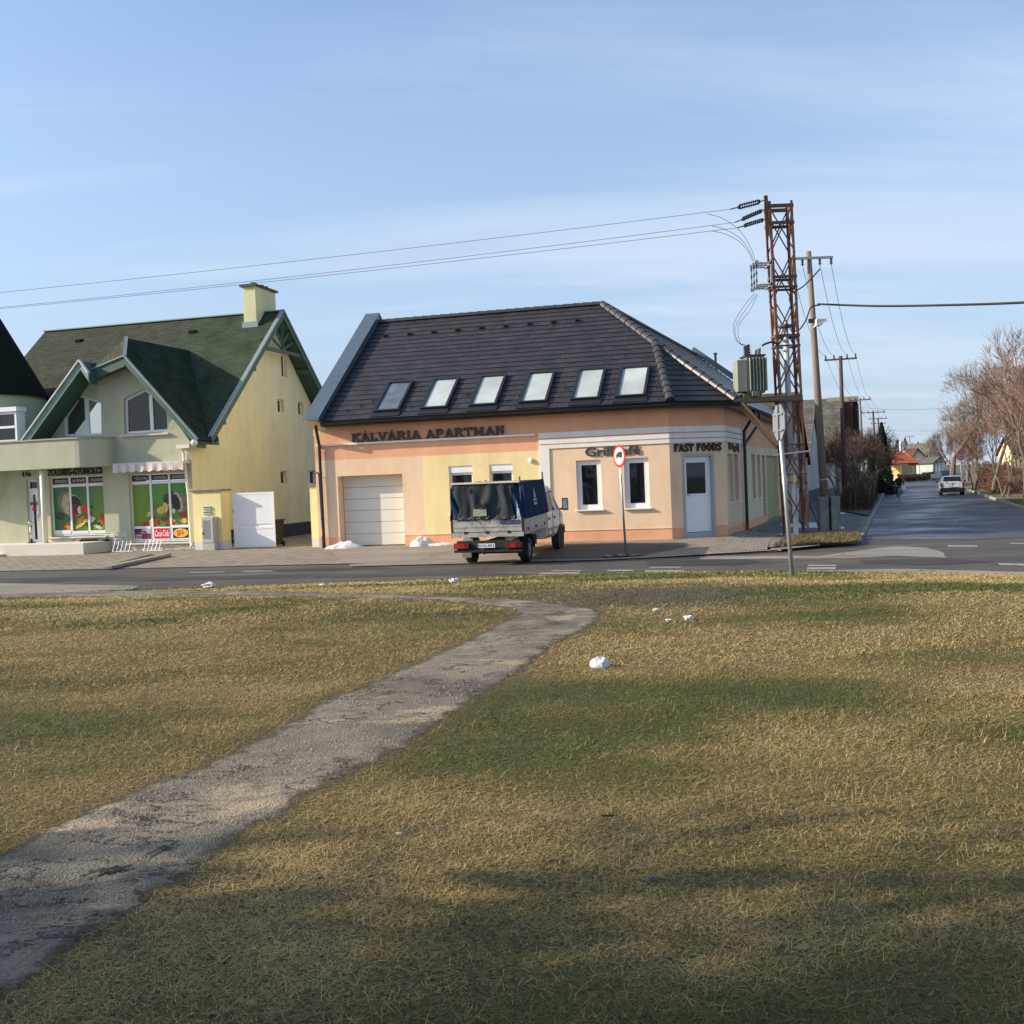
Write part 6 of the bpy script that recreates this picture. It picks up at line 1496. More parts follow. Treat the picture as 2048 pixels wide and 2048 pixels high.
# open culvert in the pavement by the shop
cv = [(210, 1128), (300, 1109), (325, 1112), (300, 1118), (255, 1124), (188, 1136)]
mb = MB(); a, b, c, d = TP(207, 1134), TP(232, 1131), TP(322, 1112), TP(300, 1109)
mb.quad(*[p + Vector((0, 0, .012)) for p in (a, b, c, d)]); t = thing('drain_channel', 'open drainage channel with concrete lip in the pavement by the shop', 'drain', a)
mb.build('channel', mat('channel_dark', (.015, .014, .013), .9, .3, 6), t)
mb = MB(); e1, e2 = TP(215, 1139), TP(335, 1113); mb.bar(e1 + Vector((0, 0, .06)), e2 + Vector((0, 0, .06)), .30, .10); mb.build('concrete_lip', M_KERB, t, bevel=.02)

# ================================================================ VEHICLES AND CYCLIST
def local_build(mb, name, m, parent, **k): return mb.build(name, m, parent, local=True, **k)
def wheel(parent, x, y, r, w, out=1, name='wheel', rimcol=None):
    """wheel with axle along x; 'out' = side of the rim"""
    mb = MB(); K = 28; prof = [(-w / 2, r * .62), (-w / 2, r * .93), (-w / 2 * .8, r), (w / 2 * .8, r), (w / 2, r * .93), (w / 2, r * .62)]; o = []
    for (px2, pr) in prof:
        for k in range(K): t = 2 * math.pi * k / K; mb.v.append((x + px2, y + math.cos(t) * pr, r + math.sin(t) * pr))
    for i in range(len(prof) - 1):
        for k in range(K): a = i * K + k; b = i * K + (k + 1) % K; mb.f.append((a, b, b + K, a + K)); mb.m.append(0)
    wh = local_build(mb, 'wheel', BLACK, parent, smooth=True)
    mb = MB(); xr = x + out * w * .32; mb.cyl((xr - .02, y, r), (xr + .02, y, r), r * .64, 24)
    for k in range(5):
        t = 2 * math.pi * k / 5; mb.box((xr + out * .022, y + math.cos(t) * r * .38, r + math.sin(t) * r * .38), (.012, r * .18, r * .18), Matrix.Rotation(t, 3, 'X'))
    mb.cyl((xr, y, r), (xr + out * .05, y, r), r * .2, 14)
    local_build(mb, 'rim', rimcol or mat('rim_silver', (.30, .30, .30), .4, .2, 8, metal=.6), wh)
    return wh
# ---------------- white crew-cab drop-side truck
rr_p = G(1065, 1123, 0.02); hd = Vector((.262, .965, 0)).normalized(); rgt = Vector((hd.y, -hd.x, 0))
vo = rr_p - rgt * .97; rz = math.atan2(-hd.x, hd.y)
ZV0 = pz(vo.x, vo.y); fv = vo + hd * 3.75; ZV1 = pz(fv.x, fv.y)
VAN = thing('pickup_truck', 'white crew cab drop side truck with torn dark blue tarpaulin cover', 'truck', (vo.x, vo.y, ZV0), rz)
VAN.rotation_euler = (math.atan2(ZV1 - ZV0, 3.75), 0, rz)
VW = mat('van_white', (.74, .72, .67), .38, .06, 3, dirt=((.42, .37, .30), 2.2), coat=.2); VWD = mat('dropside_aluminium', (.44, .43, .395), .5, .15, 5, metal=.2, dirt=((.25, .20, .15), 6.0))
TARP_B = mat('tarp_blue', (.007, .024, .062), .85, .25, 2.5, .5, 12, col2=(.009, .034, .085), spec=.12); TARP_G = mat('tarp_charcoal', (.042, .048, .052), .9, .15, 6, .5, 14, col2=(.05, .056, .06), spec=.1)
UND = mat('underbody', (.015, .015, .015), .8, .3, 5)
bw = 1.03; by0, by1 = -1.05, 1.80; zf0, zf1, zb1 = .86, .93, 1.30; zt = 2.28
# chassis
mb = MB(); mb.bx(-.42, -.34, -1.0, 4.3, .45, .62); mb.bx(.34, .42, -1.0, 4.3, .45, .62); mb.bx(-.8, .8, -.06, .06, .26, .42); mb.bx(-.35, .35, -.9, -.3, .4, .6); mb.bx(.42, .75, .9, 1.5, .38, .66)
local_build(mb, 'chassis', UND, VAN)
for x in (-.80, .80): 
    wheel(VAN, x, 0, .35, .24, 1 if x > 0 else -1); wheel(VAN, x * 1.06, 3.75, .35, .21, 1 if x > 0 else -1)
# mud guards
for sg in (-1, 1):
    mb = MB(); K = 10; pts = []
    for k in range(K + 1):
        t = math.pi * (.02 + .96 * k / K); pts.append((math.cos(t) * .43, .35 + math.sin(t) * .43))
    for a, b in zip(pts, pts[1:]):
        x0, x1 = sg * .66, sg * .96
        mb.hexa([(x0, a[0], a[1]), (x1, a[0], a[1]), (x1, b[0], b[1]), (x0, b[0], b[1]), (x0, a[0] * 1.04, a[1] + .015), (x1, a[0] * 1.04, a[1] + .015), (x1, b[0] * 1.04, b[1] + .015), (x0, b[0] * 1.04, b[1] + .015)])
    mb.bx(sg * .68, sg * .95, -.46, -.44, .2, .5)
    local_build(mb, 'mudguard', mat('mudguard_grey', (.22, .20, .17) if sg < 0 else (.02, .02, .02), .6, .1) if sg < 0 else UND, VAN)
# load bed: floor, side boards, tailgate
mb = MB(); mb.bx(-bw, bw, by0, by1, zf0, zf1); mb.bx(-bw + .02, bw - .02, by1 - .04, by1, zf1, zb1 + .3); local_build(mb, 'load_bed', VWD, VAN)
for sg in (-1, 1):
    mb = MB(); mb.bx(sg * (bw - .03), sg * bw, by0 + .05, by1, zf1 - .02, zb1)
    for z in (zf1 + .02, zf1 + .12, zf1 + .24, zb1 - .03): mb.bx(sg * bw, sg * (bw + .012), by0 + .05, by1, z, z + .02)
    s_ = local_build(mb, 'side_board', VWD, VAN)
    for y in (by0 + .5, by0 + 1.4, by1 - .4): mb = MB(); mb.bx(sg * bw, sg * (bw + .03), y - .06, y + .06, zf1 + .02, zf1 + .09); mb.build('latch', DARK, s_, local=True)
    mb = MB(); mb.bx(sg * (bw - .04), sg * (bw + .02), by0, by0 + .05, zf0 - .05, zb1 + .02); local_build(mb, 'corner_post', DARK, VAN)
mb = MB(); mb.bx(-bw + .05, bw - .05, by0, by0 + .03, zf1 + .03, zb1)
for z in (zf1 + .16, zb1 - .03): mb.bx(-bw + .05, bw - .05, by0 - .012, by0, z, z + .02)
mb.bx(-bw, bw, by0 - .02, by0 + .02, zf0 - .04, zf1 + .01)
tg_ = local_build(mb, 'tailgate', VWD, VAN)
mb = MB(); mb.bx(bw - .66, bw - .10, by0 - .02, by0 - .013, zb1 - .14, zb1 - .035)
mb.build('sticker', mat('sticker_blue', (.05, .06, .16), .5, .3, 12), tg_, local=True)
for x in (-.62, 0, .62): mb = MB(); mb.bx(x - .05, x + .05, by0 - .03, by0 - .02, zf1 - .02, zf1 + .05); mb.build('hinge', DARK, tg_, local=True)
# tarp frame and covers
mb = MB()
for sg in (-1, 1): mb.bx(sg * (bw - .07) - .02, sg * (bw - .07) + .02, by0 + .06, by0 + .10, zb1 - .1, zt + .16 if sg > 0 else zt + .10)
mb2 = MB(); mb2.bx(bw - .09, bw - .05, by1 - .12, by1 - .08, zb1, zt + .2); local_build(mb2, 'frame_post', mat('frame_tube', (.14, .11, .08), .6, .3, 8), VAN)
mb.bx(-bw + .05, bw - .05, by0 + .05, by0 + .09, zt - .02, zt + .02); mb.bx(-.02, .02, by0 + .05, by0 + .09, zt, zt + .10)
local_build(mb, 'tarp_frame', mat('frame_tube', (.14, .11, .08), .6, .3, 8), VAN)
mb = MB(); mb.bx(-bw + .04, bw - .06, by0 - .01, by0 + .06, zt + .005, zt + .055); local_build(mb, 'roof_batten', mat('batten_cream', (.66, .58, .46), .8, .15, 5), VAN)
def cloth(mb, f, n, m, mi=0):
    o = len(mb.v)
    for i in range(n + 1):
        for j in range(m + 1): mb.v.append(f(i / n, j / m))
    for i in range(n):
        for j in range(m): a = o + i * (m + 1) + j; mb.f.append((a, a + m + 1, a + m + 2, a + 1)); mb.m.append(mi)
def nz(x, y, s=0): return mnoise.noise(Vector((x, y, s)))
# right side sheet (blue), leaning slightly outwards at the bottom, and left side sheet
for sg in (-1, 1):
    mb = MB()
    def fs(u, v, sg=sg):
        y = by0 + .05 + u * (by1 - by0 - .06); z = zb1 - .02 + v * (zt - zb1 + .02) ; x = sg * (bw + .045 - .105 * v + .018 * nz(y * 2.2, z * 1.6, sg * 3) * (1 - v * .6) + .01 * math.sin(y * 9 + z * 3) * (1 - v))
        if sg > 0: z -= .03 * v * u * 0
        return (x, y, z)
    cloth(mb, fs, 40, 20)
    side = local_build(mb, 'tarp_side', TARP_B, VAN, smooth=True); mo = side.modifiers.new('s', 'SOLIDIFY'); mo.thickness = .006
    if sg > 0: lab(side, 'blue tarpaulin side sheet with white printed emblem'); tside = side
mb = MB(); cloth(mb, lambda u, v: (-bw + .08 + u * (2 * bw - .16), by0 + .05 + v * (by1 - by0 - .06), zt + .01 * math.sin(v * 12) - .02 * math.sin(u * 3.14) * 0 - .012), 12, 24)
local_build(mb, 'tarp_roof', TARP_B, VAN, smooth=True)
mb = MB(); cloth(mb, lambda u, v: (-bw + .08 + u * (2 * bw - .16), by1 - .02, zb1 - .1 + v * (zt - zb1 + .08)), 6, 6); local_build(mb, 'tarp_front', TARP_B, VAN)
# rear sheet: charcoal, hanging, narrower at the bottom left, torn in the middle
mb = MB()
def fr(u, v):
    l = -bw + .10 + .22 * (1 - abs(2 * v - .75)) * (v < .9) * (1 - v) * 1.2 + .0; r = bw - .20 - .10 * math.sin(v * 3.0)
    x = l + (r - l) * u; z = zb1 - .02 + v * (zt - zb1 + .0)
    y = by0 + .03 - .05 * (1 - v) - .030 * math.sin(x * 15 + nz(x * 2, z) * 4) * (.35 + v * (1 - v) * 2) - .02 * nz(x * 5, z * 1.5, 5) - .05 * math.exp(-((x + .05) ** 2 / .02 + (z - 1.62) ** 2 / .012))
    return (x, y, z)
cloth(mb, fr, 60, 30)
rear = local_build(mb, 'tarp_rear', TARP_G, VAN, smooth=True); lab(rear, 'charcoal rear tarpaulin hanging crumpled over the tailgate'); mo = rear.modifiers.new('s', 'SOLIDIFY'); mo.thickness = .006
mb = MB()     # blue inner flaps seen at both edges
cloth(mb, lambda u, v: (-bw + .0 + u * .36 * (1.05 - v * .7), by0 + .045 + .03 * math.sin(u * 5 + v * 7), zb1 - .04 + v * (zt - zb1 - .05)), 10, 16)
local_build(mb, 'tarp_flap', TARP_B, VAN, smooth=True); mb = MB(); cloth(mb, lambda u, v: (bw - .30 * (1 - u * .2) + u * .28, by0 + .045 + .03 * math.sin(u * 6 + v * 5), zb1 - .02 + v * (zt - zb1 - .02)), 10, 16)
local_build(mb, 'tarp_flap', TARP_B, VAN, smooth=True)
mb = MB(); cloth(mb, lambda u, v: (bw - .17 + u * .12 * (1 - v), by0 + .0 - .02 * math.sin(v * 8), zb1 + .0 + v * .52), 3, 10); local_build(mb, 'torn_strip', mat('pale_canvas', (.38, .45, .55), .8, .2, 5), VAN, smooth=True)
mb = MB(); mb.bx(-.36, .02, by0 - .075, by0 - .065, 1.40, 1.60); pp = mb.build('patch', mat('beige_patch', (.33, .31, .24), .8, .3, 14), rear, local=True)
mb = MB(); mb.prism([(-.30, by0 - .11, 1.64), (.0, by0 - .11, 1.62), (.02, by0 - .10, 1.80), (-.1, by0 - .1, 1.70), (-.16, by0 - .10, 1.84), (-.24, by0 - .1, 1.70)], (0, .02, 0)); mb.build('tear', mat('tear_dark', (.006, .008, .014), .9, 0), rear, local=True)
for k in range(7): x = -.78 + k * .25; mb = MB(); mb.tube([(x, by0 - .07, zb1 + .05), (x + .05, by0 - .085, zb1 + .02), (x + .11, by0 - .07, zb1 + .09)], .008, 5); mb.build('eyelet_rope', mat('rope', (.25, .26, .26), .9, .1), rear, local=True)
for x in (-.62, .52): mb = MB(); mb.bx(x - .03, x + .03, by0 - .06, by0 - .03, zt - .16, zt - .04); mb.build('buckle', DARK, rear, local=True)
# emblem on the side sheet
mb = MB(); xe = bw + .03; ye = by0 + 1.35
mb.prism([(xe, ye - .17, 1.60), (xe, ye + .19, 1.60), (xe - .02, ye + .17, 1.78), (xe - .02, ye - .17, 1.78)], (.012, 0, 0)); mb.prism([(xe - .02, ye - .12, 1.81), (xe - .02, ye + .12, 1.81), (xe - .045, ye, 2.08)], (.012, 0, 0))
mb.build('emblem', mat('emblem_white', (.40, .42, .44), .7, .1), tside, local=True)
mb = MB(); mb.bx(xe + .012, xe + .018, ye - .14, ye + .14, 1.66, 1.73); mb.build('emblem_text', mat('emblem_dark', (.06, .08, .14), .7, 0), tside, local=True)
# rear bumper, lights, plate, tow hook
mb = MB(); mb.bx(-.98, .98, -1.10, -1.02, .40, .47); mb.bx(-.9, .9, -1.06, -1.0, .47, .72); local_build(mb, 'rear_bumper', UND, VAN, bevel=.01)
for sg in (-1, 1):
    mb = MB(); mb.bx(sg * .52, sg * .97, -1.13, -1.03, .50, .66); tl_ = local_build(mb, 'tail_light', mat('lamp_housing', (.03, .02, .02), .4, 0), VAN, bevel=.01)
    for i, (a, b, cc) in enumerate(((.545, .66, (.22, .01, .01)), (.665, .80, (.35, .02, .015)), (.805, .95, (.40, .03, .02)) if sg < 0 else (.805, .95, (.10, .012, .012)))):
        mb = MB(); mb.bx(sg * a, sg * b, -1.142, -1.12, .52, .64); mb.build('lens', mat('lens_%d_%d' % (i, sg > 0), cc, .15, 0, spec=.8), tl_, local=True)
mb = MB(); mb.bx(-.30, .22, -1.14, -1.13, .53, .645); pl2 = local_build(mb, 'licence_plate', mat('plate_white', (.72, .72, .70), .5, .05), VAN)
class LF:   # a frame in truck space for lettering
    def __init__(s, O, u, n): s.O, s.u, s.n = Vector(O), Vector(u), Vector(n)
    def P(s, a, z, d=0): return s.O + s.u * a + s.n * d + Vector((0, 0, z))
mb = MB(); lettering(mb, LF((0, -1.14, 0), (1, 0, 0), (0, -1, 0)), 'IYG-091', -.24, .19, .553, .622, .001, .002, .01); mb.build('lettering', mat('plate_black', (.01, .01, .01), .5, 0), pl2, local=True)
mb = MB(); mb.bx(-.30, -.26, -1.1435, -1.1405, .53, .645); mb.build('country_band', mat('plate_blue', (.02, .05, .25), .5, 0), pl2, local=True)
mb = MB(); mb.tube([(-.1, -.95, .42), (-.1, -1.12, .36), (-.1, -1.2, .38), (-.1, -1.2, .46)], .022, 8); mb.ball((-.1, -1.2, .48), .03, 8); local_build(mb, 'tow_hook', DARK, VAN)
# cab: body lofted from cross sections (y, half width at sill, half width at waist, half width at roof, z sill, z waist, z top)
secs = [(1.92, .93, .965, .78, .50, 1.22, 1.98), (2.0, .95, .985, .80, .46, 1.22, 2.04), (2.8, .95, .985, .81, .44, 1.22, 2.07), (3.35, .95, .985, .79, .44, 1.22, 2.02), (3.70, .95, .98, .74, .44, 1.20, 1.84), (4.12, .94, .97, .70, .44, 1.17, 1.36), (4.30, .93, .95, .68, .44, 1.10, 1.22), (4.62, .84, .87, .60, .46, .96, 1.04), (4.74, .72, .76, .55, .50, .80, .86)]
def sec_pts(q):
    y, a, b, c, z0, zw, zt_ = q; out = []
    half = [(a * .9, z0), (a, z0 + .08), (b, z0 + .35), (b, zw - .08), (b * .985, zw)] 
    top = [(b * .985 + (c - b * .985) * t, zw + (zt_ - .07 - zw) * t) for t in (.35, .7, .96)] + [(c * .90, zt_ - .015), (c * .6, zt_), (0, zt_ + .012)]
    h = half + top
    return [(x, y, z) for x, z in h] + [(-x, y, z) for x, z in reversed(h[:-1])]
mb = MB(); S = [sec_pts(q) for q in secs]; n = len(S[0]); o = mb.add([p for s in S for p in s], [])
for i in range(len(S) - 1):
    for j in range(n - 1): mb.f.append((o + i * n + j, o + i * n + j + 1, o + (i + 1) * n + j + 1, o + (i + 1) * n + j)); mb.m.append(0)
    mb.f.append((o + i * n + n - 1, o + i * n, o + (i + 1) * n, o + (i + 1) * n + n - 1)); mb.m.append(0)
mb.f.append(tuple(range(o, o + n))); mb.m.append(0); mb.f.append(tuple(range(o + (len(S) - 1) * n + n - 1, o + (len(S) - 1) * n - 1, -1))); mb.m.append(0)
local_build(mb, 'cab', VW, VAN, smooth=False, bevel=.012)
# windows on the cab flanks, pillars left in body colour
VG = mat('van_glass', (.015, .018, .02), .15, 0, spec=.12)
def flank(y, z, sg, off=.008):   # point on the sloping cab flank above the waist
    ys = [q[0] for q in secs]; b = np.interp(y, ys, [q[2] * .985 for q in secs]); c = np.interp(y, ys, [q[3] for q in secs]); zw = np.interp(y, ys, [q[5] for q in secs]); zt_ = np.interp(y, ys, [q[6] for q in secs]) - .07
    t = (z - zw) / max(.05, zt_ - zw); return (sg * (b + (c - b) * t + off), y, z)
for sg in (-1, 1):
    for nm, poly in (('rear_side_window', [(2.08, 1.27), (2.62, 1.27), (2.62, 1.86), (2.14, 1.86)]), ('front_side_window', [(2.78, 1.27), (3.92, 1.25), (3.55, 1.72), (3.38, 1.86), (2.78, 1.87)])):
        P = [flank(y, z, sg) for y, z in poly]; mb = MB(); mb.prism(P, (sg * .006, 0, 0)); local_build(mb, nm, VG, VAN)
    for (ya, yb) in ((2.02, 2.69), (2.72, 3.72)):      # door shut lines and handles
        mb = MB()
        for y in (ya, yb): mb.bx(sg * .978, sg * .991, y - .008, y + .008, .56, 1.20)
        mb.bx(sg * .978, sg * .991, ya, yb, .545, .56); local_build(mb, 'door_seam', mat('seam', (.05, .05, .045), .8, 0), VAN)
        mb = MB(); yy = ya + .10 if ya < 2.5 else ya + .12; mb.bx(sg * .985, sg * 1.02, yy, yy + .13, 1.03, 1.09); local_build(mb, 'door_handle', DARK, VAN, bevel=.008)
    mb = MB(); mb.bx(sg * .982, sg * 1.0, 2.0, 3.3, .70, .76); mb.bx(sg * .982, sg * 1.0, 3.95, 4.2, .70, .76); local_build(mb, 'side_moulding', mat('grey_moulding', (.28, .27, .25), .6, .1), VAN)
    mb = MB(); mb.tube([(sg * .92, 3.78, 1.26), (sg * 1.0, 3.78, 1.24), (sg * 1.08, 3.80, 1.30)], .03, 8); mb.box((sg * 1.15, 3.82, 1.40), (.18, .10, .38), Matrix.Rotation(sg * -.2, 3, 'Z')); mr_ = local_build(mb, 'wing_mirror', DARK, VAN, bevel=.02)
    mb = MB(); mb.box((sg * 1.155, 3.765, 1.41), (.155, .01, .30), Matrix.Rotation(sg * -.2, 3, 'Z')); mb.build('mirror_glass', mat('mirror', (.85, .87, .9), .03, 0, metal=1), mr_, local=True)
    # wheel arch
    mb = MB(); mb.cyl((sg * .80, 3.75, .36), (sg * .992, 3.75, .36), .43, 28); local_build(mb, 'wheel_arch', UND, VAN)
    wheel(VAN, sg * .90, 3.75, .35, .21, sg) if False else None
mb = MB(); P = [(-.70, 3.42, 1.97), (.70, 3.42, 1.97), (.84, 4.16, 1.24), (-.84, 4.16, 1.24)]; mb.prism([Vector(p) + Vector((0, .015, .02)) for p in P], (0, .006, .01)); local_build(mb, 'windscreen', VG, VAN)
mb = MB(); mb.bx(-.9, .9, 4.68, 4.80, .42, .68); local_build(mb, 'front_bumper', UND, VAN, bevel=.03)
for sg in (-1, 1): mb = MB(); mb.bx(sg * .52, sg * .80, 4.58, 4.72, .78, .94); local_build(mb, 'headlight', mat('lamp_glass', (.5, .5, .5), .1, 0, spec=.8), VAN, bevel=.03)
mb = MB(); mb.bx(-.1, .1, 2.2, 2.3, 2.08, 2.13); local_build(mb, 'roof_fitting', DARK, VAN)
# move front wheels outside the arch discs
# ---------------- white hatchback driving away
cp = G(1905, 990.5, 0.0); SDn = SD; CAR = thing('hatchback_car', 'white hatchback driving away along the side street', 'car', (cp.x, cp.y, 0), math.atan2(-SD.x, SD.y))
CW = mat('car_white', (.72, .72, .70), .3, .03, 3, coat=.4); CG = mat('car_glass', (.02, .025, .03), .06, 0, spec=.6); CB = mat('car_black_plastic', (.015, .015, .017), .6, .1)
csecs = [(-.02, .72, .78, .62, .30, .86, .98), (.10, .80, .84, .66, .24, .90, 1.10), (.42, .82, .855, .64, .22, .92, 1.40), (.9, .82, .86, .64, .22, .93, 1.43), (1.9, .82, .86, .62, .22, .93, 1.41), (2.5, .82, .86, .58, .22, .92, 1.18), (2.95, .82, .85, .55, .22, .88, .98), (3.7, .78, .80, .5, .24, .70, .78), (3.95, .66, .70, .45, .30, .56, .62)]
mb = MB(); S = [sec_pts(q) for q in csecs]; n = len(S[0]); o = mb.add([p for s in S for p in s], [])
for i in range(len(S) - 1):
    for j in range(n - 1): mb.f.append((o + i * n + j, o + i * n + j + 1, o + (i + 1) * n + j + 1, o + (i + 1) * n + j)); mb.m.append(0)
    mb.f.append((o + i * n + n - 1, o + i * n, o + (i + 1) * n, o + (i + 1) * n + n - 1)); mb.m.append(0)
mb.f.append(tuple(range(o, o + n))); mb.m.append(0); mb.f.append(tuple(range(o + (len(S) - 1) * n + n - 1, o + (len(S) - 1) * n - 1, -1))); mb.m.append(0)
local_build(mb, 'body', CW, CAR, bevel=.03)
mb = MB(); mb.prism([(-.62, .015, 1.02), (.62, .015, 1.02), (.55, .33, 1.37), (-.55, .33, 1.37)], (0, -.015, .01)); local_build(mb, 'rear_window', CG, CAR)
mb = MB(); mb.bx(-.84, .84, -.10, .12, .26, .56); local_build(mb, 'rear_bumper', CB, CAR, bevel=.04)
for sg in (-1, 1):
    mb = MB(); mb.box((sg * .745, .0, .77), (.15, .14, .34), None); local_build(mb, 'tail_light', mat('car_tail_red', (.30, .02, .015), .2, 0, spec=.7), CAR, bevel=.02)
    mb = MB(); mb.prism([(sg * .80, .55, .98), (sg * .80, 2.5, .98), (sg * .64, 2.0, 1.33), (sg * .665, .75, 1.33)], (sg * .015, 0, 0)); local_build(mb, 'side_window', CG, CAR)
    mb = MB(); mb.box((sg * .97, 2.35, .99), (.18, .1, .13), None); local_build(mb, 'wing_mirror', CB, CAR, bevel=.03)
    for y in (.62, 3.10): wheel(CAR, sg * .74, y, .30, .18, sg)
mb = MB(); mb.bx(-.26, .26, -.115, -.10, .62, .73); local_build(mb, 'licence_plate', mat('plate_white', (.72, .72, .70)), CAR)
mb = MB(); mb.cyl((0, -.03, .84), (0, -.06, .84), .06, 12); local_build(mb, 'badge', CB, CAR); mb = MB(); mb.tube([(.0, .10, 1.0), (.25, .16, 1.06)], .012, 6); local_build(mb, 'rear_wiper', CB, CAR)
# ---------------- cyclist riding towards us
yp = G(1799, 1002, 0.0); BK = thing('bicycle', 'dark bicycle ridden along the left side of the street', 'bicycle', (yp.x, yp.y, 0), math.atan2(-SD.x, SD.y) + math.pi)
BKM = mat('bike_dark', (.02, .02, .025), .4, 0, metal=.3)
def bwheel(y, nm='wheel'):
    mb = MB(); K = 28; pts = [(0, y + math.cos(2 * math.pi * k / K) * .33, .34 + math.sin(2 * math.pi * k / K) * .33) for k in range(K + 1)]; mb.tube(pts, .02, 6, caps=False); w = local_build(mb, nm, BLACK, BK)
    mb = MB(); mb.cyl((-.03, y, .34), (.03, y, .34), .03, 8)
    for k in range(12): t = 2 * math.pi * k / 12; mb.tube([(0, y, .34), (0, y + math.cos(t) * .32, .34 + math.sin(t) * .32)], .003, 3)
    mb.build('spokes', STEEL, w, local=True); return w
bwheel(.55); bwheel(-.55)
mb = MB()
for a, b in (((0, -.55, .34), (0, -.12, .34)), ((0, -.55, .34), (0, -.2, .80)), ((0, -.12, .34), (0, -.22, .86)), ((0, -.12, .34), (0, .35, .72)), ((0, .35, .72), (0, .30, .95)), ((0, -.2, .72), (0, .33, .80)), ((-.05, .55, .34), (-.04, .36, .72)), ((.05, .55, .34), (.04, .36, .72))): mb.tube([a, b], .018, 6)
local_build(mb, 'frame', BKM, BK)
mb = MB(); mb.tube([(-.30, .12, 1.02), (-.27, .25, 1.04), (-.06, .31, .98), (.06, .31, .98), (.27, .25, 1.04), (.30, .12, 1.02)], .014, 7); local_build(mb, 'handlebar', STEEL, BK)
mb = MB(); mb.hexa([(-.10, -.38, .90), (.10, -.38, .90), (.03, -.08, .90), (-.03, -.08, .90), (-.11, -.38, .95), (.11, -.38, .95), (.03, -.08, .94), (-.03, -.08, .94)]); local_build(mb, 'saddle', BLACK, BK, bevel=.015)
for sg, dy in ((-1, .1), (1, -.16)): mb = MB(); mb.tube([(0, -.12, .34), (sg * .09, -.12 + dy, .34 - .12 * (1 if sg > 0 else -1)), (sg * .17, -.12 + dy, .34 - .12 * (1 if sg > 0 else -1))], .012, 6); mb.bx(sg * .10, sg * .20, -.17 + dy, -.07 + dy, .33 - .12 * (1 if sg > 0 else -1), .35 - .12 * (1 if sg > 0 else -1)); local_build(mb, 'pedal', BKM, BK)
def skin_body(name, nodes, edges, m, parent, sub=2, root=0):
    me = bpy.data.meshes.new(name); me.from_pydata([n[0] for n in nodes], edges, []); ob = bpy.data.objects.new(name, me); COL.objects.link(ob)
    mo = ob.modifiers.new('skin', 'SKIN'); mo.use_smooth_shade = True
    for i, n in enumerate(nodes): sv = me.skin_vertices[0].data[i]; r = n[1]; sv.radius = (r, r) if not hasattr(r, '__len__') else r; sv.use_root = (i == root)
    ob.modifiers.new('sub', 'SUBSURF').levels = sub; dg = bpy.context.evaluated_depsgraph_get(); nm = bpy.data.meshes.new_from_object(ob.evaluated_get(dg)); nm.name = name
    bpy.data.objects.remove(ob); o = bpy.data.objects.new(name, nm); nm.materials.clear(); nm.materials.append(m); COL.objects.link(o)
    for p in nm.polygons: p.use_smooth = True
    if parent is not None: o.parent = parent
    return o
PR = thing('person', 'cyclist in dark jacket and cap riding a bicycle towards the camera', 'person', (yp.x, yp.y, 0), math.atan2(-SD.x, SD.y) + math.pi)
CL = mat('dark_clothes', (.022, .023, .03), .9, .2, 6); SKN = mat('skin', (.42, .24, .17), .6, .05)
zl, zr_ = .22, .46
N = [((0, -.24, 1.00), .15), ((0, -.18, 1.22), .15), ((0, -.06, 1.42), .165), ((0, .00, 1.50), .09), ((0, .03, 1.57), .055),
     ((.17, -.03, 1.43), .075), ((.26, .06, 1.22), .055), ((.29, .14, 1.06), .04), ((-.17, -.03, 1.43), .075), ((-.26, .06, 1.22), .055), ((-.29, .14, 1.06), .04),
     ((.10, -.20, .95), .10), ((.14, .13, .72), .075), ((.14, -.22, .34), .05), ((.14, -.10, .26), .045), ((-.10, -.20, .95), .10), ((-.14, .18, .88), .075), ((-.14, .02, .50), .05), ((-.14, .14, .44), .045)]
E_ = [(0, 1), (1, 2), (2, 3), (3, 4), (2, 5), (5, 6), (6, 7), (2, 8), (8, 9), (9, 10), (0, 11), (11, 12), (12, 13), (13, 14), (0, 15), (15, 16), (16, 17), (17, 18)]
body = skin_body('body', N, E_, CL, PR, 2)
mb = MB(); mb.ball((0, .06, 1.66), .105, 16, 0, (.82, .95, 1.15)); mb.ball((0, .165, 1.645), .02, 6, 0, (.8, 1, 1.2)); mb.bx(-.03, .03, .135, .150, 1.592, 1.602)
for sg in (-1, 1): mb.ball((sg * .088, .05, 1.66), .026, 6, 0, (.5, .8, 1.3)); mb.ball((sg * .036, .148, 1.675), .012, 6)
local_build(mb, 'head', SKN, PR, smooth=True)
mb = MB(); mb.ball((0, .045, 1.715), .112, 16, 0, (.88, .98, .72)); mb.hexa([(-.07, .10, 1.71), (.07, .10, 1.71), (.06, .22, 1.70), (-.06, .22, 1.70), (-.07, .10, 1.725), (.07, .10, 1.725), (.06, .22, 1.712), (-.06, .22, 1.712)]); local_build(mb, 'cap', CL, PR, smooth=True)
for sg in (-1, 1):
    mb = MB(); h = Vector((sg * .295, .155, 1.035)); mb.ball(h, .036, 8, 0, (.8, 1.1, .8))
    for k in range(4): a = h + Vector((sg * (-.024 + k * .016), .03, 0)); mb.tube([a, a + Vector((0, .03, -.005)), a + Vector((0, .028, -.035)), a + Vector((0, .0, -.04))], [.0095, .009, .008, .007], 6)
    mb.tube([h + Vector((-sg * .02, .0, 0)), h + Vector((-sg * .045, .012, -.015)), h + Vector((-sg * .045, .03, -.03))], [.011, .010, .008], 6)
    local_build(mb, 'hand', SKN, PR, smooth=True)
for q in ((.14, -.04, .235), (-.14, .20, .415)): mb = MB(); mb.ball(q, .06, 8, 0, (.75, 1.9, .6)); local_build(mb, 'shoe', mat('shoe_light', (.30, .30, .30), .7, .1), PR, smooth=True)
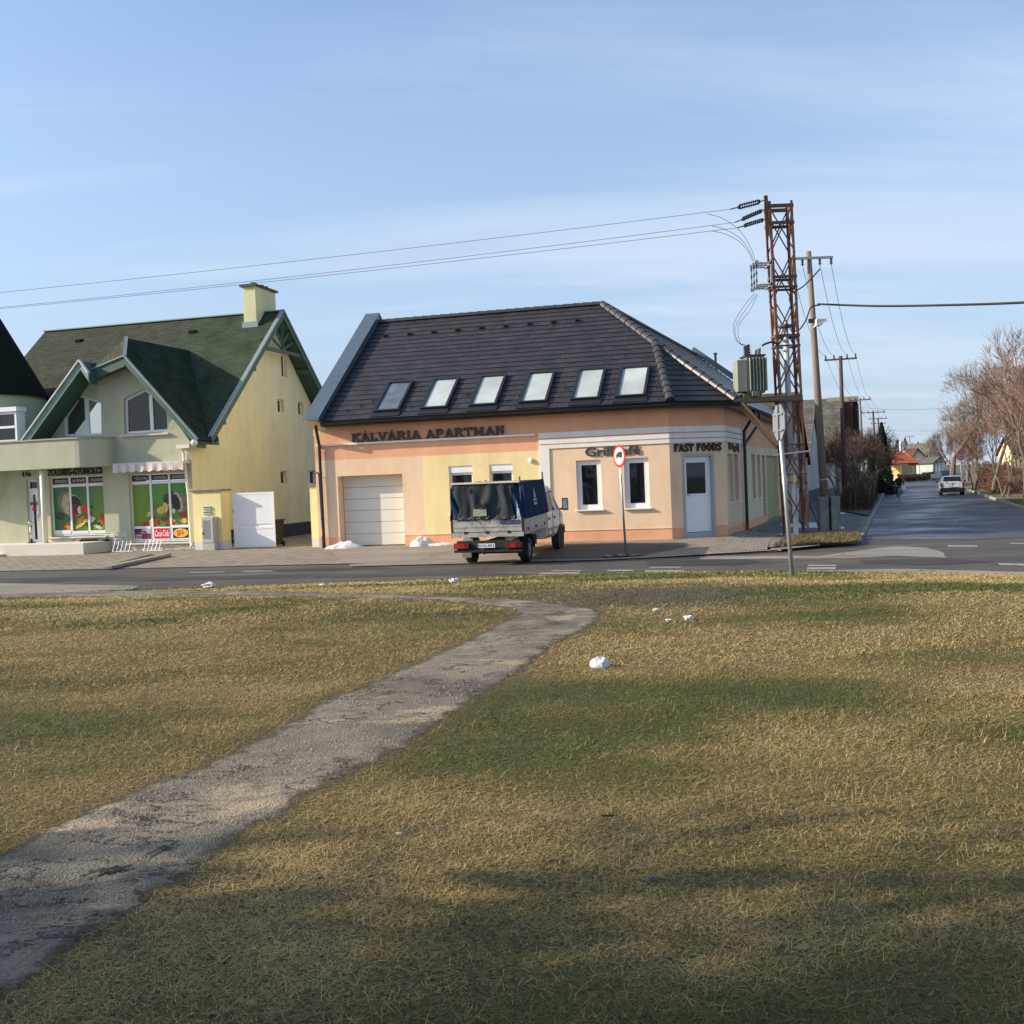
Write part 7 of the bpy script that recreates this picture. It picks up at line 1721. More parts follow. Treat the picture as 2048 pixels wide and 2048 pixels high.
BG = thing('carrier_bag', 'white plastic carrier bag hanging from the handlebar of the bicycle', 'bag', yp + Vector((0, 0, .7)), math.atan2(-SD.x, SD.y) + math.pi)
mb = MB(); mb.ball((-.26, .26, .08), .17, 14, 0, (.8, .6, 1.25), .35); mb.tube([(-.27, .22, .34), (-.24, .26, .22)], [.012, .05], 6); local_build(mb, 'bag', mat('bag_plastic', (.68, .70, .72), .5, .15, 14), BG, smooth=True)

# ================================================================ MAST, POLES, WIRES, SIGNS
RUST = mat('rusty_steel', (.21, .075, .05), .75, .4, 5, .3, 40, col2=(.32, .15, .09), dirt=((.09, .05, .04), 3.0)); RUSTD = mat('dark_rusty_steel', (.085, .045, .035), .8, .4, 5, col2=(.17, .08, .055))
MB0 = D(1592, 1078, 35.6); ZM = .12; ZMT = D(1556, 406, 35.6).z
mast = thing('lattice_mast', 'rusty red lattice steel mast carrying the transformer', 'mast', (MB0.x, MB0.y, ZM))
hw0, hw1 = .37, .40
ml0, ml1 = D(1592, 1070, 35.6), D(1556, 406, 35.6)
def mpt(t, sx, sy):   # point on mast leg
    c = ml0.lerp(ml1, t); h = hw0 + (hw1 - hw0) * t; return Vector((c.x + sx * h, c.y + sy * h * .8, ZM + (ZMT - ZM) * t))
def lbar(mbx, a, b, w=.07, t=.008):
    mbx.bar(a, b, w, t); mbx.bar(a, b, t, w)
for sx in (-1, 1):
    for sy in (-1, 1):
        mb = MB(); a, b = mpt(0, sx, sy), mpt(1, sx, sy); d = Vector((-sx, 0, 0)); e_ = Vector((0, -sy, 0)); w = .085
        for (v, n_) in ((d, e_), (e_, d)):
            mb.hexa([a, a + v * w, a + v * w + n_ * .012, a + n_ * .012, b, b + v * w, b + v * w + n_ * .012, b + n_ * .012])
        mb.build('leg', RUST, mast)
npn = 7
for k in range(npn):
    t0, t1 = .015 + k * .139, .015 + (k + 1) * .139
    for (p, q) in (((-1, -1), (1, -1)), ((1, -1), (1, 1)), ((1, 1), (-1, 1)), ((-1, 1), (-1, -1))):
        mb = MB(); off = Vector((p[0] + q[0], p[1] + q[1], 0)) * -.01
        mb.bar(mpt(t0, *p) + off, mpt(t1, *q) + off, .042, .012, (0, 1, 0)); mb.bar(mpt(t0, *q) + off * 2.2, mpt(t1, *p) + off * 2.2, .042, .012, (0, 1, 0)); mb.build('cross_brace', RUSTD if (k + p[0]) % 3 else RUST, mast)
for t, hh in ((.985, .16), (.935, .14), (.775, .12), (.745, .10), (.60, .12), (.57, .08), (.405, .08), (.275, .05), (.185, .05), (.16, .06)):
    for (p, q) in (((-1, -1), (1, -1)), ((1, -1), (1, 1)), ((1, 1), (-1, 1)), ((-1, 1), (-1, -1))): mb = MB(); mb.bar(mpt(t, *p), mpt(t, *q), .045, hh * .75); mb.build('cross_member', RUSTD, mast)
mb = MB(); a = mpt(1, -1, -1) + Vector((-.08, 0, .18)); mb.bar(a, mpt(.92, -1, -1) + Vector((-.08, 0, -.25)), .12, .06); mb.build('head_bracket', RUSTD, mast)
def foldt(z): return (z - ZM) / (ZMT - ZM)
# transformer platform, brace, conduit, warning plates
zpl_ = D(1540, 797, 35.3).z; plx = D(1472, 800, 35.0).x
mb = MB()
for sy in (-1, 1): y_ = mpt(foldt(zpl_), -1, sy).y; mb.bar((plx, y_, zpl_ - .02), (mpt(foldt(zpl_), 1, sy).x, y_, zpl_ + .0), .07, .16)
mb.bar((plx + .02, mpt(.4, -1, -1).y, zpl_), (plx + .02, mpt(.4, -1, 1).y, zpl_), .07, .14); pf = mb.build('platform', mat('weathered_beam', (.16, .12, .075), .85, .35, 4, dirt=((.07, .045, .03), 4.0)), mast)
for sy in (-1, 1): mb = MB(); q = mpt(foldt(zpl_), -1, sy); q2 = mpt(foldt(zpl_ - 1.65), -1, sy); mb.bar((plx + .25, q.y, zpl_ - .1), (q2.x, q2.y, q2.z), .07, .09); mb.build('platform_brace', mat('orange_brace', (.42, .24, .13), .8, .25, 4), mast)
TR = MAT_TR = mat('transformer_green', (.15, .175, .13), .5, .12, 2.5, dirt=((.11, .125, .09), 3.0)); x0, x1 = D(1474, 760, 35.3).x, D(1529, 760, 35.3).x; zt0, zt1 = zpl_ + .20, D(1500, 715, 35.3).z
tf = thing('transformer', 'grey green finned transformer sitting on the mast platform', 'transformer', ((x0 + x1) / 2, MB0.y, zpl_ + .08)); yc = MB0.y
mb = MB(); mb.bx(x0 + .32, x1, yc - .38, yc + .38, zt0, zt1 + .04); mb.build('tank', TR, tf, bevel=.01)
mb = MB(); mb.bx(x0 + .26, x1 + .04, yc - .43, yc + .43, zt1 + .04, zt1 + .085); mb.build('lid', mat('transformer_lid', (.05, .075, .05), .5, .1), tf)
mb = MB(); mb.bx(x0, x0 + .31, yc - .42, yc + .30, zt0 + .06, zt1 - .08); mb.build('radiator_box', mat('transformer_light', (.25, .27, .21), .5, .12, 2), tf, bevel=.01)
for k in range(6): x = x0 + .40 + k * .105; mb = MB(); mb.bx(x, x + .022, yc - .50, yc - .38, zt0 + .08, zt1 - .02); mb.build('cooling_fin', mat('transformer_fin', (.29, .32, .27), .5, .1), tf)
for k in range(5): y = yc - .3 + k * .15; mb = MB(); mb.bx(x1, x1 + .10, y, y + .02, zt0 + .08, zt1 - .02); mb.build('cooling_fin', TR, tf)
mb = MB(); mb.bx(x0 + .2, x1 - .1, yc - .3, yc - .22, zpl_ + .08, zt0); mb.build('skid', TR, tf); mb = MB(); mb.bx(x0 + .2, x1 - .1, yc + .22, yc + .3, zpl_ + .08, zt0); mb.build('skid', TR, tf); mb = MB(); mb.bx(x0 + .45, x0 + .68, yc - .52, yc - .38, zt0 - .10, zt0 + .06); mb.build('valve_box', TR, tf)
INS = mat('brown_porcelain', (.035, .022, .018), .25, .2, 8); INSG = mat('grey_insulator', (.33, .33, .34), .45, .1)
def insulator(a, b, r, n, m, parent, name='insulator'):
    a, b = Vector(a), Vector(b); mbi = MB(); P = []; Rr = []
    for i in range(n):
        for f, q in ((0, .45), (.35, 1.0), (.5, 1.0), (.6, .45)): P.append(a.lerp(b, (i + f) / n)); Rr.append(r * q)
    P.append(b); Rr.append(r * .45); mbi.tube(P, Rr, 10); return mbi.build(name, m, parent)
for i in range(3): x = x0 + .42 + i * .0 + .02; y = yc - .25 + i * .25; insulator((x, y, zt1 + .08), (x - .02, y, zt1 + .44), .075, 5, INS, tf, 'bushing')
for i in range(4): y = yc - .27 + i * .18; mb = MB(); mb.cyl((x1 - .13, y, zt1 + .08), (x1 - .11, y, zt1 + .30), .035, 8); mb.build('low_voltage_bushing', mat('dusty_terminal', (.16, .12, .10), .7, .2), tf)
# disconnector: two tiers of grey insulators on brackets left of the mast
zs1, zs0 = D(1520, 533, 35.3).z, D(1525, 570, 35.3).z; dsc = thing('switch_disconnector', 'air break switch with grey ribbed insulators on the left of the mast', 'switch', (mpt(.8, -1, -1).x - .3, MB0.y, (zs0 + zs1) / 2))
xr_ = mpt(foldt(zs1), -1, -1).x - .06; 
for i in range(3):
    y = yc - .36 + i * .36
    for z in (zs1 + .1, zs0): insulator((xr_, y, z), (xr_ - .42, y, z), .045, 9, INSG, dsc)
    insulator((xr_ - .47, y, zs1 + .12), (xr_ - .47, y, zs0 - .02), .035, 3, mat('switch_blade', (.02, .02, .022), .5, 0), dsc, 'fuse_tube')
    mb = MB(); mb.box((xr_ - .46, y, zs1 + .14), (.12, .08, .10)); mb.box((xr_ - .46, y, zs0 - .04), (.12, .08, .10)); mb.build('terminal', STEEL, dsc)
mb = MB(); mb.bx(xr_ - .02, xr_ + .05, yc - .45, yc + .45, zs1 + .05, zs1 + .13); mb.bx(xr_ - .02, xr_ + .05, yc - .45, yc + .45, zs0 - .04, zs0 + .04); mb.bx(xr_ - .02, xr_ + .03, yc - .45, yc - .38, zs0 - .1, zs1 + .2); mb.build('support_frame', STEEL, dsc)
# strain insulators at the top and the three conductors running left
WIRE = mat('aluminium_wire', (.16, .17, .18), .5, 0, metal=.3); CABLE = mat('black_cable', (.012, .012, .013), .6, 0)
cond = []
for i, (pa, pb, ya, ang) in enumerate((((1528, 401), (1478, 414), -.45, 0), ((1530, 419), (1486, 438), 0, 0), ((1533, 438), (1490, 451), .45, 0))):
    a, b = D(*pa, 35.6 + ya), D(*pb, 35.7 + ya)
    t = thing('strain_insulator', ('topmost', 'middle', 'lowest')[i] + ' of the three brown strain insulators on the mast head', 'insulator', a, group='strain insulators at the mast head')
    mb = MB(); mb.tube([a, a.lerp(b, .2)], .018, 6); mb.box(a.lerp(b, .2), (.06, .16, .10)); mb.build('clevis', DARK, t); mb = MB(); mb.tube([b, b + (b - a) * .35], .02, 6); mb.box(b, (.06, .16, .10)); mb.build('dead_end_clamp', DARK, t)
    for dz in ((.05, -.05) if i == 0 else (.04, -.03)): insulator(a.lerp(b, .22) + Vector((0, 0, dz)), b + Vector((0, 0, dz)), .055, 9, INS, t, 'porcelain_body')
    cond.append(b + (b - a) * .35)
def span(name, a, b, sag, r, m, label, cat='wire', group=None, n=24, extra=None):
    a, b = Vector(a), Vector(b); P = [a.lerp(b, k / n) - Vector((0, 0, sag * 4 * (k / n) * (1 - k / n))) for k in range(n + 1)]; mb = MB(); mb.tube(P, r, 5); o = mb.build(name, m); tag(o, label, cat, group); return o
for i, (px2, py2) in enumerate(((0, 585), (0, 615), (0, 617.5))):
    a = cond[i]; tgt = D(px2, py2, 39.5 + .4 * i); d = tgt - a; b = a + d * 1.6; b.z = tgt.z - .25 
    # parabola passing through the measured left-edge point
    k = 1 / 1.6; lin = a.z + (b.z - a.z) * k; sag = (lin - tgt.z) / (4 * k * (1 - k)); span('overhead_wire', a, b, sag, .0085, WIRE, ('upper', 'middle', 'lower')[i] + ' bare conductor running left from the mast head over the roofs', 'wire', 'bare conductors running left from the mast', 60)
def curve_wire(name, pts, r, m, label, cat='wire', group=None, parent=None):
    pts = [Vector(p) for p in pts]; P = []; n = len(pts)
    for i in range(n - 1):
        p0, p1, p2, p3 = pts[max(i - 1, 0)], pts[i], pts[i + 1], pts[min(i + 2, n - 1)]
        for k in range(8):
            t = k / 8; P.append(.5 * ((2 * p1) + (p2 - p0) * t + (2 * p0 - 5 * p1 + 4 * p2 - p3) * t * t + (3 * p1 - p0 - 3 * p2 + p3) * t ** 3))
    P.append(pts[-1]); mb = MB(); mb.tube(P, r, 5); o = mb.build(name, m, parent)
    if parent is None: tag(o, label, cat, group)
    return o
YY = 35.4
for i, P in enumerate((((1415, 428), (1445, 437), (1480, 462), (1502, 497), (1510, 522)), ((1424, 452), (1450, 459), (1478, 475), (1498, 500), (1507, 522)), ((1424, 462), (1450, 468), (1478, 483), (1496, 503), (1505, 522)))):
    curve_wire('jumper_wire', [D(*q, YY + .3 * i - .3) for q in P], .009, WIRE, ('outer', 'middle', 'inner')[i] + ' thin jumper wire looping from the conductors down to the switch', 'wire', 'jumper wires left of the mast')
for i, P in enumerate((((1510, 586), (1488, 612), (1468, 648), (1472, 680), (1492, 691)), ((1514, 588), (1492, 618), (1471, 655), (1476, 684), (1492, 693)), ((1515, 590), (1500, 620), (1477, 652), (1480, 684), (1493, 694)))):
    curve_wire('drop_wire', [D(*q, YY + .25 * i - .25) for q in P], .009, WIRE, ('left', 'middle', 'right')[i] + ' drop wire curving from the switch to the transformer bushings', 'wire', 'drop wires above the transformer')
# grey conduit inside the mast with cable head
cdx = D(1577, 800, 35.6); cdt = D(1574, 655, 35.6).z
cdt_ = thing('cable_riser', 'light grey cable riser pipe inside the lattice mast', 'pipe', (cdx.x, 35.6, D(1580, 905, 35.6).z)); mb = MB(); mb.tube([(cdx.x - .03, 35.6, cdt), (cdx.x + .03, 35.6, D(1580, 908, 35.6).z)], .095, 14); mb.build('pipe', mat('grey_pvc', (.50, .50, .50), .4, .05), cdt_, smooth=True)
mb = MB(); mb.cyl((cdx.x - .03, 35.6, cdt), (cdx.x - .03, 35.6, cdt + .08), .24, 12); mb.build('cap', RUSTD, cdt_)
mb = MB(); mb.tube([(cdx.x + .05, 35.5, 1.95), (cdx.x + .05, 35.5, .12)], .06, 10); mb.tube([(cdx.x + .2, 35.55, 1.7), (cdx.x + .12, 35.5, .12)], .035, 8); mb.build('lower_pipe', mat('cream_pipe', (.72, .70, .60)), cdt_)
cx_ = lambda x, y, d=35.4: D(x, y, d)
for i, P in enumerate((((1524, 692), (1530, 688), (1545, 684), (1556, 688), (1566, 675), (1570, 660)), ((1640, 538), (1610, 570), (1580, 592), (1585, 620), (1583, 650)), ((1640, 610), (1622, 615), (1612, 640), (1600, 658), (1590, 662)))):
    curve_wire('thick_cable', [D(*q, 35.3 + .0 * i if i < 1 else 35.6 + (2.6 if False else 0)) for q in P] if i == 0 else [D(*q, 37.6 - 2.0 * k / (len(P) - 1)) for k, q in enumerate(P)], .035 if i == 0 else .025, CABLE, ('black cable from the transformer into the mast', 'black cable from the wooden pole top down into the mast', 'black cable from the pole lamp bracket to the mast')[i], 'cable')
mb = MB(); a = mpt(.17, -1, -1); mb.box(a + Vector((.0, -.03, .0)), (.20, .015, .30)); wp = mb.build('warning_plate', mat('warning_yellow', (.75, .50, .03), .5, .05), mast)
mb = MB(); mb.box(a + Vector((.35, -.03, .02)), (.10, .015, .28)); mb.build('warning_plate', mat('warning_yellow', (.75, .50, .03)), mast)
mb = MB(); c = a + Vector((0, -.045, .07)); mb.prism([c + Vector((-.01, 0, .04)), c + Vector((.03, 0, .04)), c + Vector((.005, 0, 0)), c + Vector((.03, 0, 0)), c + Vector((-.02, 0, -.07)), c + Vector((0, 0, -.015)), c + Vector((-.03, 0, -.015))], (0, .004, 0)); mb.build('lightning_mark', BLACK, wp)
mb = MB(); mb.bar(mpt(.25, -1, -1) + Vector((-.3, -.02, -.05)), mpt(.25, 1, -1) + Vector((.1, -.02, .03)), .03, .05); mb.build('pale_tie', mat('pale_tie', (.6, .56, .50), .7, .1), mast)
mb = MB(); mb.tube([mpt(.08, 1, -1) + Vector((.02, -.02, .2)), mpt(.04, 1, -1) + Vector((.22, -.05, .1)), mpt(.0, 1, -1) + Vector((.35, -.1, -.02))], .02, 6); mb.build('earth_cable', CABLE, mast)
# beige metering kiosk behind the mast
kk = D(1588, 1000, 41.5); k0 = D(1571, 960, 41.5).x; k1_ = D(1604, 960, 41.5).x; kt = D(1588, 918, 41.5).z
# ---------------- wooden pole with twin concrete footing
WOOD = mat('weathered_wood', (.255, .19, .14), .85, .2, 3, .4, 30, stretch=(6, 6, .5), col2=(.17, .13, .10)); WOODD = mat('dark_tarred_wood', (.075, .05, .045), .85, .3, 3, .4, 30, stretch=(6, 6, .5)); CONC = mat('pole_concrete', (.25, .235, .20), .95, .3, 2.5, .6, 40, dirt=((.10, .09, .07), 3.0))
def cross_arm(t, c, L, axis, w=.09, m=None, ins=4, drop=True, insm=None):
    mb = MB(); axis = Vector(axis).normalized(); mb.bar(c - axis * L / 2, c + axis * L / 2, w, w); arm = mb.build('cross_arm', m or STEEL, t); pts = []
    for k in range(ins):
        f = (-.46, -.2, .2, .46)[k] if ins == 4 else (-.46 + .92 * k / (ins - 1)); p = c + axis * L * f; mb = MB(); s = -1 if drop else 1
        insulator(p + Vector((0, 0, s * .05)), p + Vector((0, 0, s * .26)), .06, 3, insm or INS, t); pts.append(p + Vector((0, 0, s * .26)))
    return pts
P1 = thing('utility_pole', 'pale wooden pole on twin concrete footings behind the mast', 'pole', (D(1655, 1064, 38.3).x, 38.3, .1))
b0 = D(1653, 1064, 38.3); b0.z = .1; tp = D(1617, 503, 38.3); wst = D(1650, 990, 38.3)
mb = MB(); mb.tube([b0, b0.lerp(tp, .5), tp], [.15, .125, .09], 14); mb.build('pole', WOOD, P1, smooth=True)
for sx in (-1, 1): c = D(1645 if sx < 0 else 1668, 1028, 38.25); mb = MB(); z0_, z1_ = .05, D(1655, 993, 38.2).z; mb.bx(c.x - .16, c.x + .16, 38.0, 38.35, z0_, z1_); mb.build('footing', CONC, P1, bevel=.02)
mb = MB(); mb.cyl(b0.lerp(tp, .18), b0.lerp(tp, .184), .19, 14); mb.build('band', STEEL, P1)
arm_c = D(1622, 516, 38.2); A1 = cross_arm(P1, arm_c, 1.55, (1, 0, .0), .08, mat('arm_zinc', (.42, .45, .44), .5, .1, metal=.3), 4)
lampc = D(1632, 646, 37.9); mb = MB(); mb.box(D(1623, 642, 37.9), (.20, .14, .14)); mb.build('lamp_bracket', DARK, P1)
mb = MB(); c = D(1639, 645, 37.8); mb.hexa([c + Vector(v) for v in ((-.16, -.14, -.14), (.02, -.14, -.12), (.02, .14, -.12), (-.16, .14, -.14), (-.14, -.14, .12), (.24, -.14, .12), (.24, .14, .12), (-.14, .14, .12))]); mb.bar(c + Vector((-.2, 0, -.15)), c + Vector((.26, 0, .06)), .30, .035); mb.build('street_light', mat('lamp_cream', (.66, .68, .64), .4, .05), P1, bevel=.02)
curve_wire('service_cable', [D(1636, 608, 38.1), D(1660, 609, 36), D(1760, 612, 33), D(1900, 610, 30), D(2048, 605, 27), D(2300, 590, 23)], .035, CABLE, 'thick black cable crossing to the right from the wooden pole', 'cable')
# ---------------- poles along the side street
def ST(t, off=0.0, z=0.0): p = KL + SD * t + NR * off; return Vector((p.x, p.y, z))
def tpole(px_b, Y, ytop, m, label, armL=1.7, r=.14, xt=None, arm_m=None, arm_dir=None, ins=True, light=False):
    b = D(px_b, 1000, Y); b.z = .1; tp_ = D(xt if xt else px_b, ytop, Y); t = thing('utility_pole', label, 'pole', b, group='poles along the side street')
    mb = MB(); mb.tube([b, b.lerp(tp_, .5), tp_], [r, r * .85, r * .65], 12); mb.build('pole', m, t, smooth=True)
    pts = cross_arm(t, tp_ - Vector((0, 0, .18)), armL, arm_dir or (.96, -.28, 0), .09, arm_m or WOODD, 4, False) if armL else []
    return t, tp_, pts
POLEG = mat('grey_pole', (.20, .19, .18), .85, .2, 3)
p2, t2_, A2 = tpole(1690, 60, 712, WOODD, 'dark reddish wooden pole with crossarm beside the side street pavement', 1.75, .15, 1681)
p3, t3_, A3 = tpole(1729, 97, 796, POLEG, 'pale grey pole with crossarm beside the brick gable', 1.9, .17, 1719)
p4, t4_, A4 = tpole(1755, 122, 822, WOODD, 'dark pole with long crossarm behind the pale grey pole', 2.6, .16, 1746)
p5, t5_, A5 = tpole(1764, 150, 835, WOODD, 'dark pole with short crossarm, third beyond the brick gable', 2.4, .16, 1756)
p6, t6_, A6 = tpole(1764, 178, 845, POLEG, 'farthest grey pole left of the street bend', 2.4, .16, 1757)
p7, t7_, A7 = tpole(1822, 225, 872, POLEG, 'thin pole between the orange roofed house and the cream gable', 1.8, .14, 1819)
p8, t8_, A8 = tpole(1861, 215, 880, POLEG, 'thin pole in front of the cream gable house', 0, .13, 1857)
p9, t9_, A9 = tpole(1911, 120, 880, POLEG, 'thin pole without crossarm beside the speed sign', 0, .13, 1909)
def strings(A_, B_, lab_, sag=.5, r=.009):
    for i, (a, b) in enumerate(zip(A_, B_)): span('street_wire', a, b, sag, r, WIRE, lab_ + ', ' + ('leftmost', 'second', 'third', 'rightmost')[i] + ' strand', 'wire', 'wires above the side street', 16)
strings(A1, A2, 'wire from the pale wooden pole to the dark pole', .8); strings(A2, A3, 'wire from the dark pole to the pale grey pole', .7); strings(A3, A4, 'wire between the pale grey pole and the next', .5, .012); strings(A4, A5, 'wire between the two dark far poles', .5, .014)
for i, (pa, pb, Y0_, Y1_) in enumerate((((1722, 815), (1850, 812), 97, 85), ((1757, 860), (1880, 856), 150, 110), ((1757, 866), (1900, 868), 178, 120))):
    span('cross_street_wire', D(*pa, Y0_), D(pb[0] + 120, pb[1] - 4, Y1_), .3, .016, WIRE, ('highest', 'middle', 'lowest')[i] + ' wire crossing the side street towards the bare trees', 'wire', 'wires crossing the side street')
# ---------------- signs
def disc_obj(c, r, n_dir, t, mats, ring=None, K=28, flip=False):
    pass
def sign_frame(c, yaw): return Fr(Vector((c.x, c.y, 0)), (math.cos(yaw), math.sin(yaw)))
# truck ban sign, turned a little
sb_ = TP(1252, 1110); st = thing('truck_ban_sign', 'round red rimmed sign forbidding lorries on a grey post', 'road sign', sb_)
stop = D(1238, 905, sb_.y); mb = MB(); mb.tube([sb_, Vector((stop.x, stop.y, D(1238, 890, sb_.y).z))], .032, 12); mb.build('post', STEEL, st, smooth=True)
cz = D(1242, 912, sb_.y - .05); Fsg = sign_frame(cz, R(-64)); Fsg.O.z = 0; zc3 = cz.z; rS = .325
def fdisc(mb, F, z, r, d0, d1, mi=0, K=32, r_in=0.0):
    o = len(mb.v)
    ring0 = [F.P(math.cos(2 * math.pi * k / K) * r, z + math.sin(2 * math.pi * k / K) * r, d0) for k in range(K)]; ring1 = [F.P(math.cos(2 * math.pi * k / K) * r, z + math.sin(2 * math.pi * k / K) * r, d1) for k in range(K)]
    mb.add(ring0 + ring1, [tuple(range(K))[::-1], tuple(range(K, 2 * K))] + [(k, (k + 1) % K, K + (k + 1) % K, K + k) for k in range(K)], mi)
SGR = mat('sign_red', (.42, .03, .035), .4, .05, 6); SGW = mat('sign_white', (.50, .50, .49), .4, .04, 6); SGB = mat('sign_black', (.012, .012, .012), .5, 0); SGK = mat('sign_back', (.24, .26, .28), .5, .1, 5, metal=.3)
mb = MB(); fdisc(mb, Fsg, zc3, rS, .05, .065, 0); pl3 = mb.build('plate', SGR, st)
mb = MB(); fdisc(mb, Fsg, zc3, rS * .78, .0655, .068, 0); mb.build('field', SGW, pl3)
mb = MB()
def q4(a, b, c, d): mb.fbox(Fsg, a, b, zc3 + c, zc3 + d, .0685, .0705)
q4(-.05, .17, -.03, .12); q4(-.15, -.055, -.03, .045); q4(-.13, -.055, .045, .08)
for x in (-.11, .11): 
    pts = [Fsg.P(x + .03 * math.cos(k * math.pi / 6), zc3 - .045 + .03 * math.sin(k * math.pi / 6), .071) for k in range(12)]; mb.add(pts, [tuple(range(12))])
mb.build('truck_symbol', SGB, pl3)
mb = MB(); F_ = Fsg; mb.fbox(F_, -.07, .07, zc3 - rS - .20, zc3 - rS - .02, .03, .045); mb.build('sticker_tag', mat('tag_grey', (.40, .42, .36), .6, .2, 30), st)
mb = MB(); mb.fbox(F_, -.04, .04, zc3 - .15, zc3 - .11, -.01, .055); mb.fbox(F_, -.04, .04, zc3 + .11, zc3 + .15, -.01, .055); mb.build('clamp', STEEL, st)
# back of an octagonal sign by the lawn
ob = T(1585, 1155); st = thing('octagonal_sign', 'octagonal road sign seen from behind on a grey post at the lawn edge', 'road sign', ob)
otop = D(1556, 812, ob.y); mb = MB(); mb.tube([ob - Vector((0, 0, .05)), Vector((otop.x, otop.y, otop.z))], .036, 12); mb.build('post', STEEL, st, smooth=True)
oc = D(1553, 845, ob.y - .02); Fo = sign_frame(oc, R(-85)); ro = .32; mb = MB(); K = 8
r0 = [Fo.P(math.cos(2 * math.pi * (k + .5) / K) * ro, oc.z + math.sin(2 * math.pi * (k + .5) / K) * ro, -.06) for k in range(K)]; r1 = [Fo.P(math.cos(2 * math.pi * (k + .5) / K) * ro, oc.z + math.sin(2 * math.pi * (k + .5) / K) * ro, -.035) for k in range(K)]
mb.add(r0 + r1, [tuple(range(K))[::-1], tuple(range(K, 2 * K))] + [(k, (k + 1) % K, K + (k + 1) % K, K + k) for k in range(K)]); mb.build('plate', SGK, st)
mb = MB(); mb.fbox(Fo, -.24, .24, oc.z + .12, oc.z + .15, -.035, -.01); mb.fbox(Fo, -.24, .24, oc.z - .15, oc.z - .12, -.035, -.01); mb.fbox(Fo, -.045, .045, oc.z - .29, oc.z + .29, -.03, -.005); mb.build('back_rail', mat('rail_grey', (.22, .24, .26), .5, .1, metal=.3), st)
# distant signs
b = D(1766, 990, 88); b.z = .1; st = thing('round_sign', 'small grey back of a round sign beside the conifer', 'road sign', b); c = D(1761, 921, 88)
mb = MB(); mb.tube([b, c], .04, 8); mb.build('post', STEEL, st); Fq = sign_frame(c, 0); mb = MB(); fdisc(mb, Fq, c.z, .30, .05, .07); mb.build('plate', mat('sign_dull', (.22, .22, .21), .6, .1), st); mb = MB(); mb.fbox(Fq, -.2, .2, c.z - .52, c.z - .38, .05, .07); mb.build('sub_plate', mat('sign_dull', (.22, .22, .21)), st)
b = D(1926, 975, 79); b.z = .1; st = thing('speed_limit_sign', 'small round red rimmed speed limit sign behind the white car', 'road sign', b); c = D(1920, 913, 79)
mb = MB(); mb.tube([b, c], .045, 8); mb.build('post', STEEL, st); Fq = sign_frame(c, 0); mb = MB(); fdisc(mb, Fq, c.z, .29, .05, .07); pl4 = mb.build('plate', SGR, st); mb = MB(); fdisc(mb, Fq, c.z, .20, .0705, .074); mb.build('field', SGW, pl4)
mb = MB(); lettering(mb, Fq, '30', -.12, .12, c.z - .09, c.z + .09, .075, .003, .02); mb.build('lettering', SGB, pl4)

